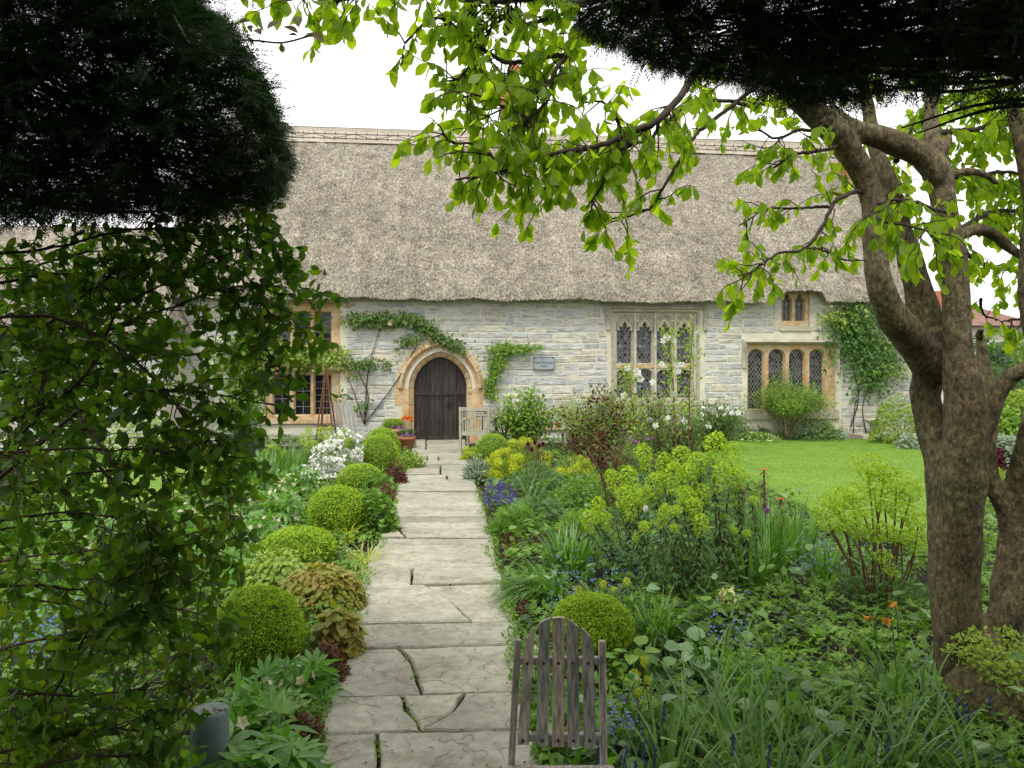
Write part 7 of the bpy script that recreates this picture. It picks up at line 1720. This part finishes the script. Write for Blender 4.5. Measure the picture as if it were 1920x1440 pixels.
# ================================================================ dark arching shrub on the left
sb = P(-120, 1500, 2.7); sb[2] = 0
shrub = thing('arching_shrub', 'large dark arching leafy shrub filling the left foreground', 'shrub', sb)
R3 = np.random.default_rng(33)
SB = [
 ([(-150, 860, 2.4), (0, 793, 2.4), (60, 765, 2.4), (110, 745, 2.4), (170, 690, 2.4), (230, 560, 2.5), (300, 470, 2.6)], 9, 3, 1.2),
 ([(-100, 980, 2.3), (20, 870, 2.3), (80, 828, 2.3), (150, 772, 2.3), (230, 737, 2.3), (330, 727, 2.3), (440, 745, 2.4), (560, 772, 2.4)], 9, 2.5, 1.1),
 ([(-60, 600, 2.2), (0, 590, 2.2), (100, 587, 2.2), (180, 612, 2.2), (250, 642, 2.2), (320, 700, 2.2), (370, 780, 2.25), (420, 840, 2.3), (460, 850, 2.3)], 8, 2, 1.1),
 ([(-80, 640, 2.5), (60, 620, 2.5), (130, 560, 2.5), (180, 525, 2.5), (230, 490, 2.5), (330, 430, 2.6)], 7, 2, 1.2),
 ([(10, 860, 2.35), (65, 780, 2.35), (85, 700, 2.4), (105, 640, 2.4), (130, 560, 2.4)], 5, 2, 1.0),
 ([(60, 800, 2.4), (78, 720, 2.4), (100, 650, 2.4)], 4, 2, 1.0),
 ([(200, 625, 2.3), (280, 590, 2.3), (360, 560, 2.3), (430, 540, 2.35), (520, 535, 2.4), (610, 545, 2.4)], 5, 1.5, 1.2),
 ([(330, 440, 2.5), (410, 490, 2.5), (480, 560, 2.4), (540, 620, 2.4), (620, 640, 2.4)], 5, 1.5, 1.0),
 ([(-80, 850, 2.1), (60, 842, 2.1), (200, 838, 2.15), (330, 832, 2.2), (460, 848, 2.2)], 6, 1.5, 1.1),
 ([(150, 780, 2.2), (220, 860, 2.1), (270, 930, 2.1), (300, 1010, 2.1), (315, 1100, 2.1), (322, 1190, 2.1)], 6, 2, 1.2),
 ([(-80, 1290, 2.0), (10, 1290, 2.0), (60, 1300, 2.0), (110, 1305, 2.0), (220, 1290, 2.0), (330, 1270, 2.1)], 7, 2, 1.2),
 ([(-80, 1000, 2.2), (60, 960, 2.2), (180, 950, 2.2), (300, 985, 2.2), (400, 1000, 2.3), (460, 985, 2.3)], 6, 2, 1.2),
 ([(-80, 1120, 2.2), (60, 1100, 2.2), (180, 1110, 2.2), (300, 1150, 2.2), (400, 1160, 2.3), (455, 1165, 2.3)], 6, 2, 1.3),
 ([(-80, 1400, 2.2), (60, 1340, 2.1), (150, 1200, 2.1), (240, 1090, 2.1), (330, 1030, 2.2)], 7, 2, 1.3),
 ([(-80, 1420, 2.0), (80, 1400, 2.0), (200, 1380, 2.0), (300, 1370, 2.1), (380, 1300, 2.1)], 6, 2, 1.3),
 ([(-50, 1500, 1.9), (100, 1440, 1.9), (230, 1420, 2.0), (350, 1400, 2.1)], 6, 2, 1.2),
 ([(-50, 480, 2.4), (80, 470, 2.4), (200, 440, 2.45), (320, 430, 2.5), (430, 450, 2.5), (500, 400, 2.5)], 6, 2, 1.2),
 ([(-50, 540, 2.7), (100, 510, 2.7), (250, 520, 2.7), (400, 500, 2.7), (520, 500, 2.7)], 6, 2, 1.4),
 ([(-50, 700, 2.8), (100, 690, 2.8), (250, 680, 2.8), (400, 660, 2.8), (500, 650, 2.7)], 6, 2, 1.3),
 ([(-50, 920, 2.8), (100, 900, 2.8), (250, 880, 2.8), (380, 900, 2.8), (470, 900, 2.7)], 6, 2, 1.0),
 ([(-50, 1060, 2.8), (100, 1040, 2.8), (220, 1040, 2.8), (330, 1090, 2.8)], 6, 2, 1.2),
 ([(-50, 1230, 2.7), (100, 1200, 2.7), (220, 1180, 2.7), (300, 1220, 2.7)], 6, 2, 1.2),
 ([(300, 730, 2.3), (380, 800, 2.3), (420, 880, 2.3), (440, 950, 2.3)], 4, 1.5, 1.2),
 ([(440, 745, 2.4), (500, 700, 2.4), (560, 680, 2.4), (610, 690, 2.4)], 3, 1.2, 1.0),
 ([(430, 540, 2.35), (470, 600, 2.35), (500, 660, 2.35), (520, 700, 2.35)], 3, 1.2, 1.0),
 ([(250, 560, 2.4), (330, 520, 2.4), (420, 480, 2.4), (500, 470, 2.4), (560, 500, 2.4)], 4, 1.5, 1.2),
]
SB += [([(x - 30, y + 25, Y + .65) for x, y, Y in br if x < 330] , r0, r1, dn * .9) for br, r0, r1, dn in SB if sum(1 for q in br if q[0] < 330) >= 3]
ts, an = grow(SB, 42, .22, .35, 46, R3)
EX = lambda y: np.interp(y, [380, 440, 480, 560, 640, 680, 740, 850, 1000, 1100, 1180, 1300, 1440], [500, 545, 590, 640, 640, 570, 555, 505, 478, 440, 458, 400, 385])
def outside(p): return 960 + p[0] / p[1] * F > EX(HY - (p[2] - EYE) / p[1] * F)
ts = [t for t in ts if len(t[0]) > 8 or not outside(t[0][-1])]
an = [(a, d) for a, d in an if not outside(a) or R3.random() < .06]
g = Geo()
for q, r, s_ in ts: g.tube(q, np.asarray(r) * (.5 if len(q) > 8 else .55), s_, caps=False)
o = g.build('branches', M['redtwig'], shrub); o['kind'] = 'stuff'
an = [(a, d) for a, d in an if not (HY - (a[2] - EYE) / a[1] * F < 395 and 960 + a[0] / a[1] * F < 470 and R3.random() < .5)]
print('shrub leaves', hang_leaves(shrub, an, R3, .044, 'shrub', 300, .3, .75))
# a loose reddish shoot against the sky
sh = P(520, 70, 2.4); shoot = thing('young_shoot', 'thin reddish young shoot with curled leaves against the white sky', 'branch', sh)
g = Geo(); ln = smooth_line([P(x, y, 2.4) for x, y in ((380, 70), (432, 74), (480, 76), (530, 80), (585, 66))], 6); g.tube(ln, .003, 5); g.build('twig', M['redtwig'], shoot)
M['shootleaf'] = L('young_bronze_leaf', [(.10, .09, .04), (.17, .12, .06), (.13, .16, .05)], .5, .4)
for x, y, dx, dz, s in ((425, 58, -1, .4, .055), (445, 45, 1, .5, .045), (470, 60, -.2, 1, .03), (500, 55, .7, .7, .05), (530, 50, 1, -.2, .05), (540, 66, 1, .2, .03), (527, 80, .1, -1, .03), (560, 52, -.2, 1, .05), (575, 62, 1, -.3, .06), (590, 70, -.8, .3, .045), (462, 68, .5, -.5, .03), (490, 66, -.5, .6, .04)):
    o = Geo().inst(T_LEAF[1], P(x, y, 2.4)[None], frames(np.array([[dx, .3, dz]]), np.array([[0, -1., .8]])), [s], smooth=True).build('leaf', M['shootleaf'], shoot)

# ================================================================ yew masses: left topiary, right arch
R4 = np.random.default_rng(44)
YT = [t_yew(13), t_yew(15), t_yew(12)]
def fill_px(poly, n, Y0_, Y1_, rg):
    poly = np.array(poly, float); lo, hi = poly.min(0), poly.max(0); out = []
    while len(out) < n:
        q = rg.uniform(lo, hi, (n, 2)); q = q[in_poly(q, poly)]; out += list(q)
    q = np.array(out[:n]); Y = rg.uniform(Y0_, Y1_, n); return np.array([P(a, b, y) for (a, b), y in zip(q, Y)])
def yew_part(root, name, pts, size, rg, outw=None, flat=.5, mat='yew'):
    n = len(pts); d = norm(rg.normal(size=(n, 3)) * [1, 1, flat] + (outw if outw is not None else 0)); nn = norm(np.array([0, 0, 1.]) + rg.normal(size=(n, 3)) * .85); fr = frames(d, nn); sz = size * rg.uniform(.6, 1.25, n); ch = rg.integers(0, 3, n); g = Geo()
    for i in range(3): q = ch == i; g.inst(YT[i], pts[q], fr[q], sz[q])
    o = g.build(name, M[mat], root); o['kind'] = 'stuff'; return o
yl = thing('yew', 'clipped dark yew mass hanging over the top left corner', 'yew', (-2.2, 2.6, 0))
out_l = [(-200, -250), (250, -250), (325, -60), (360, 10), (415, 50), (455, 100), (492, 170), (520, 235), (532, 290), (528, 335), (485, 375), (400, 400), (300, 398), (180, 405), (60, 408), (-200, 415)]
fill_l = [(150 + (x - 150) * .955, 150 + (y - 150) * .965) for x, y in out_l]
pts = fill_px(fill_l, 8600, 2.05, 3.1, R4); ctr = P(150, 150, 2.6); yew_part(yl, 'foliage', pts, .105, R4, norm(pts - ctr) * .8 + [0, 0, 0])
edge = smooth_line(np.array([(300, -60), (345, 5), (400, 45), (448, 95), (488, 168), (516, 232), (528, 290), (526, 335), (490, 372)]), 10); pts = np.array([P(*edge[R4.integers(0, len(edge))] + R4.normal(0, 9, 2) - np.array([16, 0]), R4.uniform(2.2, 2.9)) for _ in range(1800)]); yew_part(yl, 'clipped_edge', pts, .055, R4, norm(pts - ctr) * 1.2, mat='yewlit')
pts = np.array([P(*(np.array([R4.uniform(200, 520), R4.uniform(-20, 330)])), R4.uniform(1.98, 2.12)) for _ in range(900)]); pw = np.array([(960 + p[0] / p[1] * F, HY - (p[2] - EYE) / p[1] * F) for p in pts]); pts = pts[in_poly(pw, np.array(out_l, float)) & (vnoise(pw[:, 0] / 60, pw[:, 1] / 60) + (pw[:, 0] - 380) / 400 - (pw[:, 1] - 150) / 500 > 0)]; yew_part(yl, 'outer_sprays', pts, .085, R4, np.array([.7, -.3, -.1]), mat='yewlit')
g = Geo()
for i in range(60):
    a = P(R4.uniform(-150, 100), R4.uniform(0, 400), R4.uniform(2.2, 3)); b = P(R4.uniform(300, 500), R4.uniform(60, 400), R4.uniform(2.2, 2.9)); m_ = (a + b) / 2 + R4.normal(0, .05, 3); g.tube(smooth_line([a, m_, b], 5), np.linspace(.006, .002, 11), 4, caps=False)
g.tube(smooth_line([np.array([-2.2, 2.7, 0]), np.array([-2.1, 2.65, 1.2]), P(-80, 300, 2.6), P(100, 100, 2.6)], 6), np.linspace(.10, .04, 19), 8)
o = g.build('branches', M['twig'], yl); o['kind'] = 'stuff'
pts = R4.uniform([-2.8, 1.9, 2.4], [-.95, 3.3, 3.5], (4200, 3)); pts = pts[(HY - (pts[:, 2] - EYE) / pts[:, 1] * F < -10)]; yew_part(yl, 'upper_foliage', pts, .12, R4)

yr = thing('yew', 'black-green yew branches hanging down over the top right', 'yew', (2.3, 1.9, 0))
out_r = [(1100, -200), (1105, 10), (1125, 45), (1145, 62), (1200, 85), (1250, 108), (1330, 118), (1345, 128), (1420, 150), (1470, 165), (1540, 170), (1640, 180), (1750, 165), (1850, 150), (2050, 170), (2050, -200)]
pts = fill_px(out_r, 5200, 1.6, 2.5, R4); pp = 960 + pts[:, 0] / pts[:, 1] * F; py_ = HY - (pts[:, 2] - EYE) / pts[:, 1] * F
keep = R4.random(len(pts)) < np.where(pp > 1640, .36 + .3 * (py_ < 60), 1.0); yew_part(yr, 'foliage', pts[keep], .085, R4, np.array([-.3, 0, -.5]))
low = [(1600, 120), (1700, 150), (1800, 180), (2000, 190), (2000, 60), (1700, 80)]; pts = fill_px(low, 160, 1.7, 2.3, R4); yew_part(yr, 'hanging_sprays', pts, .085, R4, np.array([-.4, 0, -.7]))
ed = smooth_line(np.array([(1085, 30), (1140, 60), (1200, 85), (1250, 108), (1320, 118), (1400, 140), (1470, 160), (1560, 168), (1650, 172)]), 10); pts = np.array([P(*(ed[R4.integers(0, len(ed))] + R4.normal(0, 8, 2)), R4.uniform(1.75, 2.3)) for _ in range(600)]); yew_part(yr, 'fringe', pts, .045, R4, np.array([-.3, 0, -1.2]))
g = Geo()
for i in range(70):
    a = P(R4.uniform(1750, 2050), R4.uniform(-60, 150), R4.uniform(1.7, 2.4)); b = P(R4.uniform(1200, 1700), R4.uniform(20, 150) , R4.uniform(1.7, 2.3)); b2 = P(960 + b[0] / b[1] * F, min(HY - (b[2] - EYE) / b[1] * F, 150), b[1]); g.tube(smooth_line([a, (a + b2) / 2 + R4.normal(0, .03, 3), b2], 5), np.linspace(.006, .002, 11), 4, caps=False)
for (x0, y0, x1, y1) in ((1990, 180, 1690, 240), (1990, 190, 1720, 250), (2000, 120, 1600, 160), (2000, 60, 1560, 150), (2000, 150, 1500, 195)):
    a, b = P(x0, y0, 1.9), P(x1, y1, 2.1); g.tube(smooth_line([a, (a + b) / 2 + [0, 0, .02], b], 6), np.linspace(.007, .002, 13), 5, caps=False)
    for _ in range(0): pass
g.tube(smooth_line([np.array([2.4, 1.7, 0]), np.array([2.3, 1.8, 1.5]), np.array([2.0, 1.9, 2.3]), np.array([1.2, 2.0, 2.6])], 6), np.linspace(.10, .05, 19), 8)
o = g.build('branches', M['twig'], yr); o['kind'] = 'stuff'
pts = R4.uniform([-.1, 1.45, 2.35], [2.9, 2.35, 3.2], (3200, 3)); pts = pts[(HY - (pts[:, 2] - EYE) / pts[:, 1] * F < -10)]; yew_part(yr, 'upper_foliage', pts, .12, R4)

# the rest of the yew arch the photographer stands under
ya = thing('yew_arch', 'thick yew hedge arch around and above the viewpoint', 'hedge', (0, -.6, 0))
cp = R4.uniform([-.4, -.4, -.4], [.4, .4, .4], (260, 3)); n = len(cp); fr = frames(rand_dirs(n), rand_dirs(n)); g = Geo(); g.inst(YT[0], cp, fr, np.full(n, .26)); chunk = g.mesh('foliage', [M['yew']])
def ch_at(x, y, z, s=1.0):
    o = bpy.data.objects.new('foliage', chunk); COL.objects.link(o); o.parent = ya; o.location = (x, y + .6, z); o.rotation_euler = (R4.uniform(0, 6), R4.uniform(0, 6), R4.uniform(0, 6)); o.scale = (s,) * 3; o['kind'] = 'stuff'
for x in np.arange(-1.2, 1.6, .7):
    for y in np.arange(-1.6, 1.0, .7): ch_at(x, y, 2.75 + R4.uniform(0, .2)); 
    ch_at(x, 1.0, 3.05); ch_at(x, 1.5, 3.4); ch_at(x, -1.6, 3.5, 1.3); ch_at(x, .2, 3.5, 1.3)
for sx in (-1, 1):
    for y in np.arange(-1.7, .9, .75):
        for z in np.arange(.3, 3.4, .75):
            for k in range(2): ch_at(sx * (1.45 + k * .75), y, z)
    for x in np.arange(3.0, 6.5, 1.0):
        for z in np.arange(.4, 3.6, .9): ch_at(sx * x, -.2, z, 1.3)
pts_ = None
# fern-like sprays at the face of the left yew, coloured pale as if lit
pts = np.array([P(a, b, R4.uniform(2.0, 2.1)) for a, b in ((130, 40), (150, 50), (70, 95), (90, 100), (190, 110), (195, 125), (230, 60), (250, 60), (310, 60), (330, 80), (285, 165), (270, 175), (320, 145), (390, 215), (400, 210), (210, 15), (350, 30), (470, 255), (440, 140), (130, 185))]); n = len(pts)
g = Geo(); fr = frames(norm(np.array([.8, -.2, -.25]) + R4.normal(0, .25, (n, 3))), norm(np.array([0, -.6, 1.]) + R4.normal(0, .15, (n, 3)))); g.inst(YT[1], pts, fr, R4.uniform(.06, .095, n)); o = g.build('face_sprays', leafmat('lit_yew_needles', [(.03, .085, .02), (.06, .15, .035)], .45, .2), yl); o['kind'] = 'stuff'
# cotoneaster-like plant on the mossy stump right of the trunk
cq = P(1885, 1270, 3.75); cot = thing('stump', 'mossy old stump with small-leaved creeping plant right of the trunk foot', 'stump', (cq[0], 3.8, 0))
g = Geo(); d_ = [(0.0, -.05), (.25, -.03), (.22, .10), (.17, .18), (.10, .23), (0, .24)]; g.lathe(d_, (0, 0, 0), 20); g.V[-1] = lumps(g.V[-1], .18, 6, 3); g.build('stump_wood', M['bark'], cot, local=True)
n = 750; q, q_o = dome_pts(3400, .34, .30, .42, .45); q = q[vnoise(q[:, 0] * 8, q[:, 2] * 8, 2) > -.25]; n = len(q); g = Geo(); g.inst(t_leaf(.75, .1, .1, 1), q, frames(rand_dirs(n, .1), norm(UP + rand_dirs(n) * .6)), R4.uniform(.018, .032, n)); part(g, 'creeping_leaves', M['ygreen'], cot)
print('objects', len(bpy.data.objects), 'tris', sum(len(m.polygons) for m in bpy.data.meshes))
